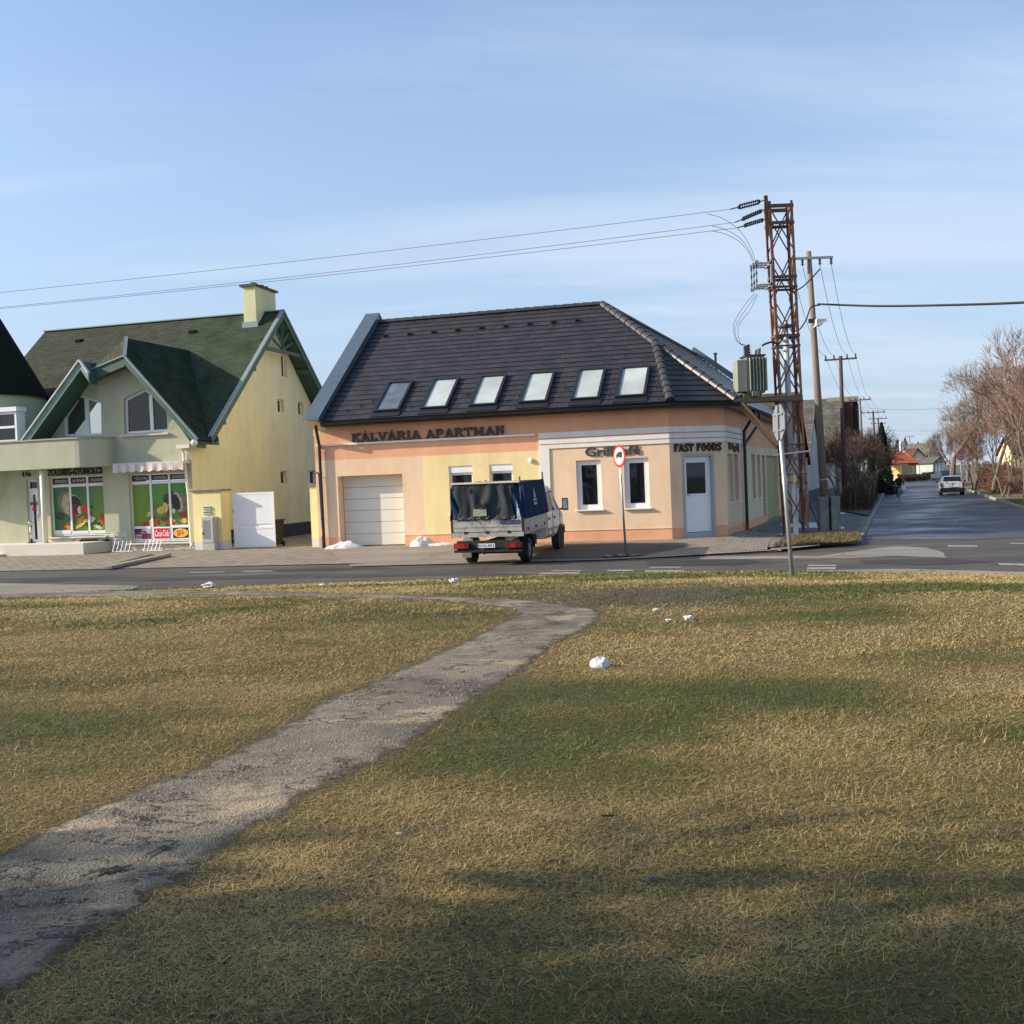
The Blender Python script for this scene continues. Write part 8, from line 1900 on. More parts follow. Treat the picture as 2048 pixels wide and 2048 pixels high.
# ================================================================ HOUSES ALONG THE SIDE STREET
def s2(px): return F2.sz(px, 950)[0]
def z2(px, py): return F2.sz(px, py)[1]
BRT = brick_mat('old_brown_tiles', (.16, .10, .065), (.10, .075, .05), (.03, .025, .02), .22, .16, .012, .9, .5, .7, 'UV', .7, nscale=1.2)
GYT = brick_mat('grey_slate_tiles', (.17, .155, .125), (.115, .11, .09), (.04, .04, .035), .4, .25, .012, .9, .5, .6, 'UV', .55, nscale=.9)
WHW = stucco('cold_white_render', (.62, .64, .66)); DKP = mat('grey_plinth', (.16, .16, .165), .9, .15, 3); BGW = stucco('beige_render', (.52, .46, .38))
def gable_house(name, label, P0, along, L, W, zw, zr, wallm, roofm, plinth=0.0, ov=.35, windows=(), group=None, chim=True, ridge_along=True):
    """box house: corner P0, 'along' street direction, L along, W deep to the left; ridge along or across"""
    t = thing(name, label, 'house', P0, group=group); a = Vector(along).normalized(); b = Vector((-a.y, a.x, 0)); P0 = Vector((P0[0], P0[1], 0))
    P = lambda s, w, z: P0 + a * s + b * w + Vector((0, 0, z))
    mb = MB(); mb.hexa([P(0, 0, 0), P(L, 0, 0), P(L, W, 0), P(0, W, 0), P(0, 0, zw), P(L, 0, zw), P(L, W, zw), P(0, W, zw)])
    if ridge_along:
        mb.face([P(0, 0, zw), P(0, W / 2, zr - .1), P(0, W, zw)]); mb.face([P(L, 0, zw), P(L, W, zw), P(L, W / 2, zr - .1)])
    else:
        mb.face([P(0, 0, zw), P(L, 0, zw), P(L / 2, 0, zr - .1)]); mb.face([P(0, W, zw), P(L / 2, W, zr - .1), P(L, W, zw)])
    mb.build('wall', wallm, t)
    if plinth: mb = MB(); F_ = Fr(P0, a); mb.fbox(F_, -.02, L + .02, 0, plinth, -W - .02, .03); mb.build('plinth', DKP, t)
    mb = MB(); e = (zr - zw) / (W / 2 if ridge_along else L / 2) * ov
    if ridge_along:
        roof_plane(mb, [P(-.2, -ov, zw - e), P(L + .2, -ov, zw - e), P(L + .2, W / 2, zr), P(-.2, W / 2, zr)], a, .3, .02, .12, 0, 0); roof_plane(mb, [P(-.2, W + ov, zw - e), P(L + .2, W + ov, zw - e), P(L + .2, W / 2, zr), P(-.2, W / 2, zr)], a, .3, .02, .12, 0, 0)
    else:
        roof_plane(mb, [P(-ov, -.25, zw - e), P(-ov, W, zw - e), P(L / 2, W, zr), P(L / 2, -.25, zr)], b, .3, .02, .12, 0, 0); roof_plane(mb, [P(L + ov, -.25, zw - e), P(L + ov, W, zw - e), P(L / 2, W, zr), P(L / 2, -.25, zr)], b, .3, .02, .12, 0, 0)
    rf = mb.build('roof', roofm, t)
    F_ = Fr(P0, a)
    for (s0, s1, z0, z1) in windows: window(F_, t, (s0, s1, z0, z1), .03, .08, mull=(.5,), gd=.03)
    if chim: mb = MB(); c = P(L * .7, W * .5, zr); mb.box(c, (.5, .5, 1.3)); mb.build('chimney', mat('brick_chimney', (.30, .13, .08), .9, .2, 6), rf)
    return t
# neighbour behind the mast: brown tiled roof facing us, ridge across
g0, g1 = s2(1573), s2(1613)
gable_house('village_house', 'house with old brown tiled roof behind the lattice mast', F2.P(g0, 0, 0), SD, g1 - g0, 9, 2.9, 6.75, BGW, BRT, .5, ridge_along=False)
# beige gate wall block behind the mast
t = thing('garden_wall', 'beige rendered wall and gate pillar behind the lattice mast', 'wall', F2.P(s2(1571), 0, .5)); mb = MB(); wa, wb_ = s2(1570), s2(1606); mb.fbox(F2, wa, wb_, 0, z2(1588, 918), -.3, .28); mb.build('wall', stucco('pinkish_beige', (.50, .42, .36)), t)
mb = MB(); mb.fbox(F2, wa - .1, wb_ + .1, z2(1588, 918), z2(1588, 918) + .08, -.35, .34); mb.build('coping', CONC, t); mb = MB(); mb.fbox(F2, wa + 3, wa + 5.6, .2, 2.3, .281, .30); mb.build('gate', mat('grey_gate', (.25, .24, .22), .7, .1, stretch=(30, 30, 1)), t)
# white gabled house, gable on the street
a0, a1 = s2(1615), s2(1641)
gable_house('white_house', 'cold white house with steep gable towards the side street', F2.P(a0, 0, -.02), SD, a1 - a0, 10, 3.2, 6.75, WHW, GYT, .95, ov=.2, ridge_along=False, windows=((1.6, 2.4, 1.6, 2.9), ((a1 - a0) - 2.8, (a1 - a0) - 2.0, 1.6, 2.9)), chim=False)
# low white street house further on
b0_, b1_ = s2(1646), s2(1693)
gable_house('low_white_house', 'low white street house behind the bare bushes', F2.P(b0_, 0, -.5), SD, b1_ - b0_, 8, 3.3, 5.0, WHW, GYT, .5, ov=.5, windows=tuple((k * 4.2 + 1.6, k * 4.2 + 2.6, 1.2, 2.7) for k in range(6)), chim=False)
# big grey roof with brick gable end
Yb = 112; q0, q1 = D(1640, 797, Yb), D(1714, 793, Yb); bh = thing('large_grey_roofed_house', 'large building with weathered grey roof and red brick gable wall', 'house', (q0.x, Yb, .1)); mb = MB()
zr_b = (q0.z + q1.z) / 2; FB = Fr((q1.x, Yb, 0), NR); sB_ = -(D(1714, 793, Yb) - D(1690, 795, Yb)).length
mb.fbox(FB, -16, sB_, 0, 3.6, -7, 7); mb.build('wall', BGW, bh)
mb = MB()
for d_ in (7.3, -7.3): roof_plane(mb, [FB.P(-16, 3.5, d_), FB.P(sB_, 3.5, d_), FB.P(sB_, zr_b, 0), FB.P(-16, zr_b, 0)], NR, .3, .03, .15, 0, 0)
mb.build('roof', GYT, bh)
BRK = brick_mat('red_brick', (.15, .06, .042), (.11, .05, .036), (.08, .055, .045), .25, .08, .01, .9, .5, .4, 'Object', .5, nscale=.6)
mb = MB(); mb.fbox(FB, sB_ + .01, -.45, 0, zr_b - .5, -6, .3); mb.build('brick_gable', BRK, bh)
mb = MB(); mb.fbox(FB, -.44, .0, 0, zr_b - .5, -6, .1); mb.build('shaded_gable_recess', mat('recess_shade', (.02, .017, .015), .9, .1), bh)  # near-black colour puts the shade of a recess into this strip
mb = MB(); mb.fbox(FB, sB_ - 1.8, .12, zr_b - .49, zr_b + .05, -.3, .45); mb.build('gable_coping', mat('old_coping', (.26, .23, .18), .9, .2, 3), bh)
# far houses where the street bends
Y_ = 190
def pxhouse(label, x0, x1, yg, ye, yr, Y, wallm, roofm, D_=9, win=0, flip=False, name='village_house'):
    a, b = D(x0, ye, Y), D(x1, ye, Y); zr = D((x0 + x1) / 2, yr, Y).z; t = thing(name, label, 'house', (a.x, Y, 0), group=None); xm = (a.x + b.x) / 2 if not flip else a.x + (b.x - a.x) * .35; ze = (a.z + b.z) / 2
    mb = MB(); mb.bx(a.x, b.x, Y, Y + D_, -.1, ze); mb.face([(a.x, Y, ze), (b.x, Y, ze), (xm, Y, zr - .1)]); mb.face([(a.x, Y + D_, ze), (xm, Y + D_, zr - .1), (b.x, Y + D_, ze)]); mb.build('wall', wallm, t)
    mb = MB(); 
    for (xa, xb) in ((a.x - .35, xm), (b.x + .35, xm)): za = ze - (zr - ze) * .08; roof_plane(mb, [(xa, Y - .4, za), (xa, Y + D_ + .4, za), (xb, Y + D_ + .4, zr), (xb, Y - .4, zr)], (0, 1, 0), .35, .03, .14, 0, 0)
    rf = mb.build('roof', roofm, t)
    Fh = Fr((a.x, Y, 0), (1, 0)); w = b.x - a.x
    for k in range(win): s = w * (k + .5) / win - .5; window(Fh, t, (s, s + 1.0, 1.0, 2.6), .04, .1, mull=(.5,))
    return t, a, b, ze, zr
ORT = brick_mat('orange_tiles', (.50, .13, .06), (.42, .11, .05), (.15, .05, .03), .3, .3, .01, .8, .5, .4, 'UV', .3); DRT = brick_mat('dark_red_tiles', (.13, .045, .03), (.10, .04, .03), (.04, .02, .015), .3, .3, .01, .8, .5, .4, 'UV', .3)
CRM = stucco('cream_render', (.72, .60, .46)); YOR = stucco('ochre_render', (.50, .33, .15)); OLV = stucco('olive_render', (.26, .24, .10))
# orange roofed house: roof slope towards the street/sun, low walls
a, b = D(1795, 950, 165), D(1833, 950, 165); t = thing('orange_roof_house', 'ochre house with bright orange roof at the street bend', 'house', (a.x, 165, 0)); ztp, zlo, zw = D(1797, 899, 165).z, D(1820, 921, 165).z, D(1815, 925, 165).z
mb = MB(); mb.bx(a.x + .4, b.x, 165, 175, 0, zw); mb.face([(b.x, 165, zw), (b.x, 175, zw), (b.x, 170, ztp - .2)]); mb.build('wall', YOR, t)
mb = MB(); roof_plane(mb, [(a.x - 3, 164.6, zw - .1), (b.x + .3, 164.6, zw - .2), (b.x + .3, 170, ztp - 1.2), (a.x - 3, 170, ztp + .4)], (1, 0, 0), .35, .03, .14, 0, 0); mb.build('roof', ORT, t)
mb = MB(); mb.bar((a.x - 3, 170, ztp + .55), (b.x + .5, 169.8, ztp - 1.15), .9, .3); mb.build('ridge', DRT, t)
mb = MB(); q = D(1803, 893, 168); mb.box(q, (.5, .5, 1.6)); mb.build('chimney', WHW, t)
mb = MB(); mb.bx(a.x + .4, a.x + 1.6, 164.5, 164.98, 0, zw - .2); lab(mb.build('side_wing', OLV, t), 'olive painted wing')
Fh = Fr((a.x + 1.6, 165, 0), (1, 0)); window(Fh, t, (.2, .9, 1.0, 2.2), .04, .1)
pxhouse('cream house with plain gable behind the orange roofed house', 1822, 1858, 950, 921, 896, 205, CRM, DRT, 14, 0, True)
pxhouse('distant grey house with dark roof right of the cream gable', 1850, 1884, 950, 918, 884, 230, stucco('grey_render', (.40, .40, .38)), mat('dark_far_roof', (.09, .085, .075), .9, .2, 2), 14, 0)
pxhouse('small pale blue grey house with white windows at the far bend', 1868, 1889, 953, 925, 913, 172, stucco('bluegrey_render', (.36, .40, .38)), mat('dark_far_roof', (.09, .085, .075)), 9, 3)
pxhouse('far house with flat grey roof behind the orange roof', 1790, 1830, 940, 908, 897, 260, CRM, mat('grey_far_roof', (.22, .20, .17), .9, .1, 2), 9, 0)
# yellow house behind the hedge on the right
Yh = 95; a, b = D(2030, 960, Yh), D(2200, 960, Yh); gable_house('yellow_house', 'sunlit yellow house half hidden by the bare trees on the right', (a.x, Yh, 0), (1, -.1, 0), b.x - a.x, 4, 3.2, 4.6, stucco('sunny_yellow', (.75, .60, .33)), BRT, .4, windows=((2, 3, 1, 2.4), (6, 7, 1, 2.4)), chim=False)

# ================================================================ TREES, HEDGES, SHRUBS
BARK = mat('grey_bark', (.16, .125, .095), .95, .3, 3, .5, 30); TWIG = mat('brown_twigs', (.20, .135, .095), .95, .3, .6); TWIGR = mat('reddish_twigs', (.235, .14, .11), .95, .3, .5, col2=(.19, .13, .095)); TWIGG = mat('grey_twigs', (.20, .17, .125), .95, .3, .6)
def bare_tree(H, seed, spread=.75, levels=6, r0=.2, up=.25, kids_=(2, 4), twig_r=.012, trunk_f=.22, jitter=.35, stems=1):
    rr = random.Random(seed); tk, tw = MB(), MB()
    def grow(p, d, L, r, lev):
        n = 3 if lev > 1 else 2; P = [p]; Rr = [r]; q = p; dd = d
        for i in range(n):
            dd = (dd + Vector((rr.uniform(-1, 1), rr.uniform(-1, 1), rr.uniform(-.7, .9))) * jitter * .5 + Vector((0, 0, up * .25))).normalized(); q = q + dd * L / n; P.append(q); Rr.append(r * (1 - .38 * (i + 1) / n))
        (tk if lev >= levels - 2 else tw).tube(P, Rr, 7 if lev >= levels - 1 else (5 if lev >= levels - 2 else 3), caps=False)
        if lev <= 0: return
        m = rr.randint(*kids_)
        for k in range(m):
            ax = dd.orthogonal().normalized(); ang = rr.uniform(0, 6.28); ax = Matrix.Rotation(ang, 3, dd) @ ax; sp = spread * rr.uniform(.45, 1.15)
            nd = (dd * math.cos(sp) + ax * math.sin(sp)); f = rr.uniform(.45, 1.0) if k else 1.0
            st = P[-1] if k < 2 else P[-2].lerp(P[-1], rr.random()); grow(st, nd.normalized(), L * rr.uniform(.62, .88), max(twig_r, r * (.62 if k == 0 else .48)), lev - 1)
    for s in range(stems):
        d = Vector((rr.uniform(-.5, .5), rr.uniform(-.5, .5), 1)).normalized() if stems > 1 else Vector((rr.uniform(-.12, .12), rr.uniform(-.12, .12), 1)).normalized()
        grow(Vector((rr.uniform(-.3, .3) * (stems > 1), rr.uniform(-.3, .3) * (stems > 1), 0)), d, H * trunk_f, r0 / (1 if stems == 1 else 1.8), levels)
    zmax = max(v[2] for v in tw.v); k = H / zmax
    for m_ in (tk, tw): m_.v = [(v[0] * k, v[1] * k, v[2] * k) for v in m_.v]
    return tk, tw
def tree_proto(name, label, cat, tkw, mats=(None, None)):
    tk, tw = tkw; t = thing(name, label, cat); tk.build('trunk', mats[0] or BARK, t, local=True); tw.build('crown', mats[1] or TWIG, t, local=True); return t
protos = {
 'A': tree_proto('bare_tree', 'x', 'tree', bare_tree(10, 1, .70, 7, .20, .20, (2, 4), .009), (BARK, TWIGG)),
 'B': tree_proto('bare_tree', 'x', 'tree', bare_tree(10, 8, .60, 7, .15, .28, (2, 4), .010), (BARK, TWIGR)),
 'C': tree_proto('bare_tree', 'x', 'tree', bare_tree(8, 9, .55, 6, .13, .35, (2, 4), .010, stems=4), (BARK, TWIGR)),
 'D': tree_proto('bare_tree', 'x', 'tree', bare_tree(6, 14, .6, 6, .10, .25, (2, 4), .010, stems=5), (BARK, mat('plum_twigs', (.085, .052, .045), .95, .3, .6))),
}
used = set()
def put_tree(k, loc, s, rz, label, group=None, sz=1.0):
    src = protos[k]; o = src if k not in used else copy_tree(src); used.add(k); o.location = loc; o.scale = (s, s, s * sz); o.rotation_euler = (0, 0, rz); o['label'] = label
    if group: o['group'] = group
    elif 'group' in o: del o['group']
    return o
GR = 'bare trees on the right side of the side street'
def dloc(px, Y, z=.1): p = D(px, 945, Y); return (p.x, Y, z)
put_tree('A', dloc(1906, 84), 1.06, .4, 'grey spreading bare tree leaning over the speed sign', GR)
put_tree('B', dloc(2052, 62), .97, 1.2, 'tall reddish bare tree at the right picture edge', GR)
put_tree('B', dloc(1985, 75), .95, 3.3, 'reddish brown bare tree behind the brown hedge', GR)
put_tree('B', dloc(2110, 68), 1.15, 5.0, 'big reddish bare tree partly cut by the right edge', GR)
put_tree('C', dloc(1952, 84), .68, .3, 'bushy multi-stemmed orange brown tree beside the speed sign', GR)
put_tree('C', dloc(2006, 66), .85, 5.2, 'multi-stemmed orange brown tree rising from the hedge', GR)
put_tree('A', dloc(1935, 130), 1.0, 2.0, 'grey bare tree far behind the speed sign', GR)
put_tree('A', dloc(1905, 150), .8, 4.0, 'small grey bare tree at the far street bend', GR)
put_tree('A', dloc(1955, 105), 1.05, 5.1, 'grey bare tree behind the reddish bushy tree', GR)
put_tree('C', dloc(1890, 160), .9, 4.4, 'brown bushy tree in front of the far grey house', GR)
put_tree('A', dloc(2040, 100), 1.15, .9, 'grey bare tree behind the yellow house front', GR)
put_tree('C', dloc(1975, 92), 1.0, 5.5, 'reddish bushy tree in front of the yellow house', GR)
put_tree('C', dloc(2035, 82), 1.1, 3.9, 'orange brown bushy tree in front of the yellow house corner', GR)
GL = 'bare shrubs on the left side of the side street'
put_tree('D', dloc(1712, 78), .95, .3, 'dark plum coloured bare tree between the two nearest dark poles', GL)
put_tree('D', dloc(1732, 92), .9, 1.9, 'dark bare shrub in front of the grey pole', GL)
put_tree('D', dloc(1700, 70), .78, 3.1, 'dark bare shrub beside the reddish pole', GL)
put_tree('D', dloc(1722, 104), 1.05, 4.1, 'plum coloured bare tree right of the brick gable', GL)
put_tree('D', dloc(1672, 84), .85, 5.1, 'bare shrub in front of the low white house', GL)
put_tree('C', dloc(1760, 140), .85, 1.0, 'brown bare tree behind the conifer', GL)
# leafy or twiggy masses
def leaf_mass(name, shape, n, leaf, m, seed, parent=None, thin=1.0):
    """scatter of small faces; shape(rr)->point"""
    r2 = np.random.default_rng(seed); P = np.array([shape(r2) for _ in range(n)]); d = r2.normal(size=(n, 3)); d /= np.linalg.norm(d, axis=1)[:, None]; e = r2.normal(size=(n, 3)); e -= (e * d).sum(1)[:, None] * d; e /= np.linalg.norm(e, axis=1)[:, None]
    s = leaf * r2.uniform(.5, 1.4, n)[:, None]; V = np.empty((n, 4, 3)); V[:, 0] = P - d * s; V[:, 1] = P - e * s * thin; V[:, 2] = P + d * s; V[:, 3] = P + e * s * thin
    me = bpy.data.meshes.new(name); me.vertices.add(n * 4); me.vertices.foreach_set('co', V.astype(np.float32).ravel()); me.loops.add(n * 4); me.loops.foreach_set('vertex_index', np.arange(n * 4, dtype=np.int32)); me.polygons.add(n); me.polygons.foreach_set('loop_start', (np.arange(n) * 4).astype(np.int32)); me.update(calc_edges=True); me.materials.append(m)
    o = bpy.data.objects.new(name, me); COL.objects.link(o)
    if parent is not None: o.parent = parent
    return o
NEED = mat('dark_needles', (.018, .034, .020), .9, .4, 1.5); NEED2 = mat('far_needles', (.03, .05, .028), .9, .4, 1.0)
def conifer(label, loc, H, Rb, seed, m, n=9000, group=None, clear=.0):
    t = thing('conifer_tree', label, 'tree', loc, group=group); mb = MB(); mb.tube([(0, 0, 0), (0, 0, H * .9)], [Rb * .10, .02], 8); mb.build('trunk', BARK, t, local=True)
    def sh(r2):
        z = clear + (H - clear) * r2.uniform(0, 1) ** 1.25; k = 1 - (z - clear) / (H - clear); a = r2.uniform(0, 6.283); lobes = .72 + .28 * math.sin(a * 5 + z * 2.1) * math.sin(z * 3.1 + a); rad = Rb * (k ** .75) * lobes * (.45 + .55 * r2.uniform() ** .5); return (rad * math.cos(a), rad * math.sin(a), z - .12 * rad)
    leaf_mass('crown', sh, n, .11 * (H / 6), m, seed, t, .35); return t
conifer('dense dark conifer behind the cyclist on the left', dloc(1766, 88), 5.8, 1.25, 3, NEED, 16000)
conifer('dark conifer shrub beside the round sign back', dloc(1748, 90), 4.6, 1.2, 4, NEED, 12000)
for i, (px, Y, H, Rb) in enumerate(((1797, 250, 8.5, 3.4), (1812, 260, 9, 3), (1826, 255, 7.5, 3.2), (1838, 265, 8, 2.5))): conifer(('leftmost', 'second', 'third', 'rightmost')[i] + ' of the far dark conifers above the orange roof', dloc(px, Y), H, Rb, 20 + i, NEED2, 2500, 'far conifers behind the houses')
def hedge(label, pts, h, w, seed, m, n, leaf=.10, name='hedge'):
    t = thing(name, label, 'hedge', (pts[0][0], pts[0][1], .1)); pts = [Vector((p[0], p[1], 0)) for p in pts]; L = [(b - a).length for a, b in zip(pts, pts[1:])]; tot = sum(L)
    def sh(r2):
        q = r2.uniform(0, tot); i = 0
        while q > L[i] and i < len(L) - 1: q -= L[i]; i += 1
        a, b = pts[i], pts[i + 1]; c = a.lerp(b, q / L[i]); nn = (b - a).normalized(); nn = Vector((nn.y, -nn.x, 0)); k = r2.uniform(-1, 1); hh = h * (.78 + .35 * mnoise.noise(Vector((c.x * .5, c.y * .5, seed)))); z = hh * (r2.uniform() ** .7) * (1 - .35 * k * k)
        p = c + nn * k * w * .5 * (1 - .25 * z / h); return (p.x, p.y, z + .1)
    o = leaf_mass('foliage', sh, n, leaf, m, seed, None, .10); o.parent = t; o.matrix_parent_inverse = WM(t).inverted()
    mb = MB(); rr = random.Random(seed)
    for k in range(int(tot * 6)):
        q = sh(np.random.default_rng(seed * 999 + k)); mb.tube([(q[0], q[1], .05), (q[0] + rr.uniform(-.3, .3), q[1] + rr.uniform(-.3, .3), h * rr.uniform(.6, 1.05))], .012, 3)
    mb.build('stems', TWIG, t); return t
HB = mat('brown_hedge_twigs', (.17, .085, .055), .95, .35, 1.2, col2=(.12, .07, .045)); HD = mat('dark_hedge_twigs', (.045, .036, .022), .95, .35, 1.2, col2=(.07, .05, .03))
r_ = lambda t, o: (KL + SD * t + NR * (RW + o)); l_ = lambda t, o: (KL + SD * t - NR * o)
hedge('reddish brown trimmed hedge right of the white car', [r_(42, 2.0), r_(52, 1.8), r_(64, 1.7)], 2.3, 1.7, 31, HB, 26000, .16)
hedge('reddish brown hedge at the right picture edge', [r_(27, 4.4), r_(40, 2.8)], 1.9, 1.6, 32, HB, 14000, .14)
hedge('dark low hedge between pavement and street on the left', [l_(20, 1.0), l_(30, 1.1), l_(44, 1.1)], 1.45, 1.6, 33, HD, 24000, .12)
hedge('dark hedge further along the left kerb', [l_(45, 1.2), l_(68, 1.2)], 1.8, 1.5, 34, HD, 16000, .15)
hedge('low dark shrubs in front of the orange roofed house', [dloc(1800, 150), dloc(1850, 150)], 1.1, 2.0, 35, HD, 5000, .22)
hedge('dark shrub row at the end of the visible street', [dloc(1845, 158), dloc(1880, 158)], 1.4, 2.2, 36, HD, 5000, .22)
# small sapling on the right verge
put_tree('C', tuple(r_(25, 1.3) + Vector((0, 0, .1))), .28, 1.0, 'slender young bare tree on the right verge by the hedge', GR)
tufts('verge_grass', [tuple(r_(t, o)[:2]) for t, o in ((8, .3), (30, .3), (30, 6), (8, 8))], 14000, .07, .02, lambda x, y: .11, mat('verge_grass_blades', (.12, .14, .035), .9, .4, 3, col2=(.19, .17, .06)), 41)
t = thing('parked_car', 'dark car glimpsed at the far end of the street', 'car', tuple(D(1878, 952, 150)[:2]) + (0,)); q = D(1884, 948, 150); mb = MB(); c = Vector((q.x, 150, 0))
mb.hexa([c + Vector(v) for v in ((-.85, -2, .3), (.85, -2, .3), (.85, 2, .3), (-.85, 2, .3), (-.8, -2, .95), (.8, -2, .95), (.8, 2, .95), (-.8, 2, .95))]); mb.hexa([c + Vector(v) for v in ((-.75, -1.5, .95), (.75, -1.5, .95), (.75, 1.0, .95), (-.75, 1.0, .95), (-.6, -1.0, 1.42), (.6, -1.0, 1.42), (.6, .5, 1.42), (-.6, .5, 1.42))]); mb.build('body', mat('far_car_blue', (.03, .04, .06), .3, 0), t, bevel=.06)
for sx in (-1, 1):
    for y in (-1.3, 1.3): mb = MB(); mb.cyl(c + Vector((sx * .7, y, .3)), c + Vector((sx * .87, y, .3)), .3, 14); mb.build('wheel', BLACK, t)

# ---------------- trees in the park outside the frame: they shade the lawn and show in the panes
shade = {'E': tree_proto('bare_tree', 'x', 'tree', bare_tree(10, 23, .78, 6, .30, .12, (3, 4), .022, .20), (BARK, TWIG)),
         'F': tree_proto('bare_tree', 'x', 'tree', bare_tree(10, 29, .85, 6, .26, .10, (2, 4), .020, .24), (BARK, TWIG))}
protos.update(shade)
PK_ = 'park trees beyond the left edge and behind the viewer'
for (k, x, y, s, rz, lb) in (('E', -15.5, -.9, 1.05, .3, 'spreading park tree nearest to the left of the viewer'), ('F', -13.5, -1.5, 1.0, 1.3, 'park tree just behind the viewer on the left'), ('E', -20, 3.2, 1.05, 2.2, 'tall park tree left of the path start'),
                              ('F', -26, -1.4, 1.25, 3.0, 'large park tree farther to the left'), ('E', -24, -3.5, 1.3, 4.0, 'wide park tree behind and far to the left'), ('F', -27, 11.3, .62, 5.2, 'park tree left of the lawn near the road'), ('E', -21, 8.0, .62, .8, 'far park tree left of the lawn'),
                              ('F', -6, -24, 1.1, .5, 'park tree behind the viewer'), ('E', 8, -27, 1.2, 1.5, 'park tree behind the viewer on the right'), ('F', 20, -22, 1.1, 2.5, 'rightmost park tree behind the viewer'), ('E', -18, -20, 1.1, 3.5, 'park tree behind the viewer on the left side')):
    put_tree(k, (x, y, .6 if y < 10 else .2), s, rz, lb, PK_)
EVG = mat('evergreen_leaves', (.03, .05, .018), .8, .4, 1.5)
conifer('dense evergreen beyond the left edge of the lawn', (-9.6, 2.3, .6), 9.0, 3.7, 51, EVG, 2300, PK_)
conifer('broad evergreen farther left beyond the lawn', (-14.8, 1.8, .6), 12, 4.8, 52, EVG, 2300, PK_)
conifer('evergreen behind the viewer opposite the orange house', (2, -20, .5), 9, 4.0, 53, EVG, 8000, PK_)
conifer('evergreen behind the viewer opposite the corner door', (16, -16, .5), 8, 4.0, 54, EVG, 8000, PK_)

# ================================================================ SNOW REMAINS AND LITTER
def blob(name, c, r, h, seed, m, label, cat, group=None, flat=False, n=18):
    c = Vector(c); mb = MB(); K = n; rings = 6; o = len(mb.v)
    for i in range(rings + 1):
        f = i / rings
        for k in range(K):
            a = 2 * math.pi * k / K; q = .78 + .45 * mnoise.noise(Vector((math.cos(a) * 1.4 + seed, math.sin(a) * 1.4, seed))); rad = f * q; hh = h * max(0, (1 - f ** 2.2)) * (.75 + .6 * mnoise.noise(Vector((f * math.cos(a) * 3, f * math.sin(a) * 3, seed * 2.1)))) - (.03 if i == rings else 0)
            mb.v.append((c.x + math.cos(a) * rad * r[0], c.y + math.sin(a) * rad * r[1], c.z + max(hh, -.03)))
    for i in range(rings):
        for k in range(K): a = i * K + k; b = i * K + (k + 1) % K; mb.f.append((a, a + K, b + K, b)); mb.m.append(0)
    o = mb.build(name, m, smooth=True); tag(o, label, cat, group); return o
SG_ = 'snow heaps left against the orange house'
p = F1.P(F1.sz(690, 1098, .35)[0], Z0 - .01, .35); blob('snow_heap', p, (.92, .36), .26, 2.3, SNOW, 'flat snow heap on the pavement in front of the garage door', 'snow', SG_, n=26)
p = F1.P(F1.sz(842, 1090, .25)[0], Z0 - .01, .25); blob('snow_heap', p, (.55, .3), .36, 5.1, SNOW, 'taller snow heap against the yellow wall panel left of the truck', 'snow', SG_, n=22)
p = F1.P(F1.sz(880, 1095, .2)[0], Z0 - .01, .2); blob('snow_heap', p, (.8, .2), .10, 8.1, SNOW, 'thin strip of snow along the wall behind the truck', 'snow', SG_, n=26)
SI = 'snow patches behind the mast'
for i, (px, py, rx, ry, h, lb) in enumerate(((1622, 1046, 1.3, 3.6, .05, 'large snow patch behind the mast and pole footing'), (1578, 1064, .55, .8, .03, 'small snow patch left of the mast base'), (1677, 1012, .5, 1.6, .05, 'snow patch right of the concrete footing'), (1680, 1023, .4, .7, .05, 'second small snow patch right of the footing'), (1711, 1001, .4, 1.3, .08, 'snow lump under the dark hedge'), (1773, 964, .8, 2.5, .08, 'snow patch beside the round sign'))):
    p = TP(px, py); p.z = pzz(p.x, p.y) + .012; blob('snow_patch', p, (rx, ry), h, 11 + i, SNOW, lb, 'snow', SI, n=22)
def lump(name, px, py, r, label, m=SNOW, sc=(1, .8, .6), seed=1, group=None, cat='snow', rot=0):
    p = T(px, py); mb = MB(); mb.ball((p.x, p.y, lzs(p.x, p.y) + r * .4), r, 12, 0, sc, .8); o = mb.build(name, m); tag(o, label, cat, group); return o
GS = 'lumps of old snow on the lawn'
random.seed(4)
p = T(1200, 1334); mb = MB(); z = lzs(p.x, p.y) - .01
K = 9; base = [(math.cos(2 * math.pi * k / K) * .088 * (1 + .18 * math.sin(k * 2.3)), math.sin(2 * math.pi * k / K) * .07 * (1 + .15 * math.cos(k * 1.7))) for k in range(K)]
rings_ = [(.95, -.02), (1.0, .02), (.97, .05), (.72, .078), (.3, .088)]
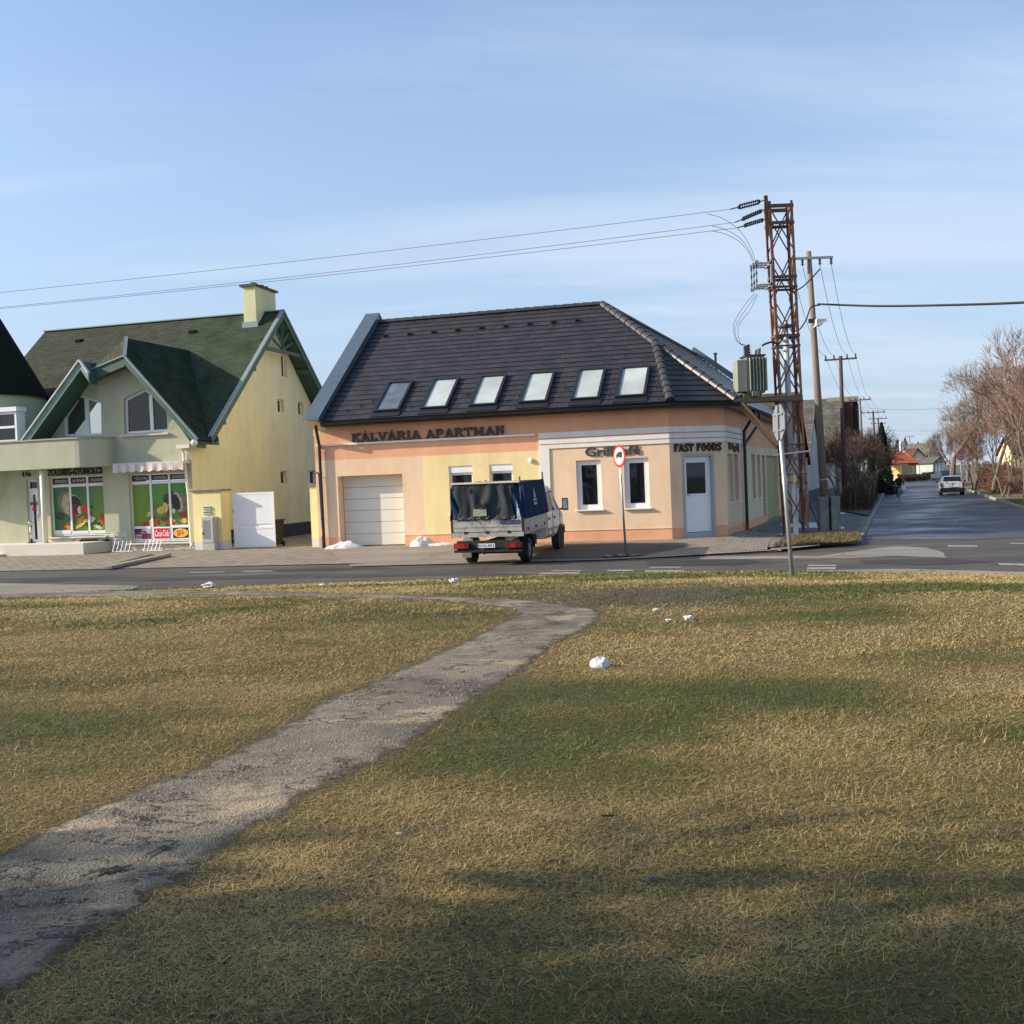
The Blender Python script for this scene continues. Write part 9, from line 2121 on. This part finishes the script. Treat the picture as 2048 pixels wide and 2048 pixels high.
for f, h in rings_:
    for k, (x, y) in enumerate(base): mb.v.append((p.x + x * f - .02 * h * 8 * .1, p.y + y * f, z + h + (.016 * math.sin(k * 2.1 + f * 5) if h > 0 else 0)))
for i in range(len(rings_) - 1):
    for k in range(K): a = i * K + k; b = i * K + (k + 1) % K; mb.f.append((a, b, b + K, a + K)); mb.m.append(0)
mb.f.append(tuple(range((len(rings_) - 1) * K, len(rings_) * K))); mb.m.append(0)
tag(mb.build('snow_lump', SNOW, bevel=.006), 'largest white block of old snow in the middle of the lawn', 'snow', GS)
for i, (px, py, r, lb) in enumerate(((420, 1176, .12, 'snow lump at the road edge on the left'), (908, 1166, .09, 'snow lump at the road edge below the truck'), (1378, 1240, .055, 'snow crumb right of the path end'), (1337, 1243, .032, 'tiny flat snow crumb beside the path end'), (1312, 1222, .035, 'pale flat scrap near the path tip'), (798, 1670, .013, 'tiny white crumb in the shaded grass'), (643, 1173, .05, 'tiny snow crumb on the bare verge'))):
    lump('snow_lump', px, py, r, lb, SNOW, (1.1, .8, .55), i, GS)
lump('dead_leaf', 1608, 1900, .022, 'curled brown leaf lying in the foreground grass', mat('brown_leaf', (.20, .13, .08), .8, .2), (1, .8, .25), 3, None, 'leaf')
lump('litter_scrap', 1306, 1762, .022, 'dark bluish scrap lying in the foreground grass', mat('scrap_dark', (.05, .05, .07), .7, .1), (1, .7, .2), 3, None, 'litter')
lump('stick', 1217, 1637, .035, 'short dark stick in the grass', mat('stick_dark', (.02, .016, .012), .9, .1), (1, .15, .12), 3, None, 'stick')
# low curb rubble where the sign post meets the pavement
bq = TP(1252, 1112)
for i in range(3):
    mb = MB(); c = bq + Vector(((-.55, .25, -.1)[i], (-.05, .0, .12)[i], .02)); mb.ball(c, (.12, .09, .10)[i], 8, 0, (1.3, .8, .35), .8); tag(mb.build('kerb_rubble', mat('reddish_rubble', (.36, .24, .19), .9, .2, 8)), ('left', 'right', 'middle')[i] + ' piece of reddish rubble at the foot of the lorry sign', 'rubble', 'rubble round the sign foot')
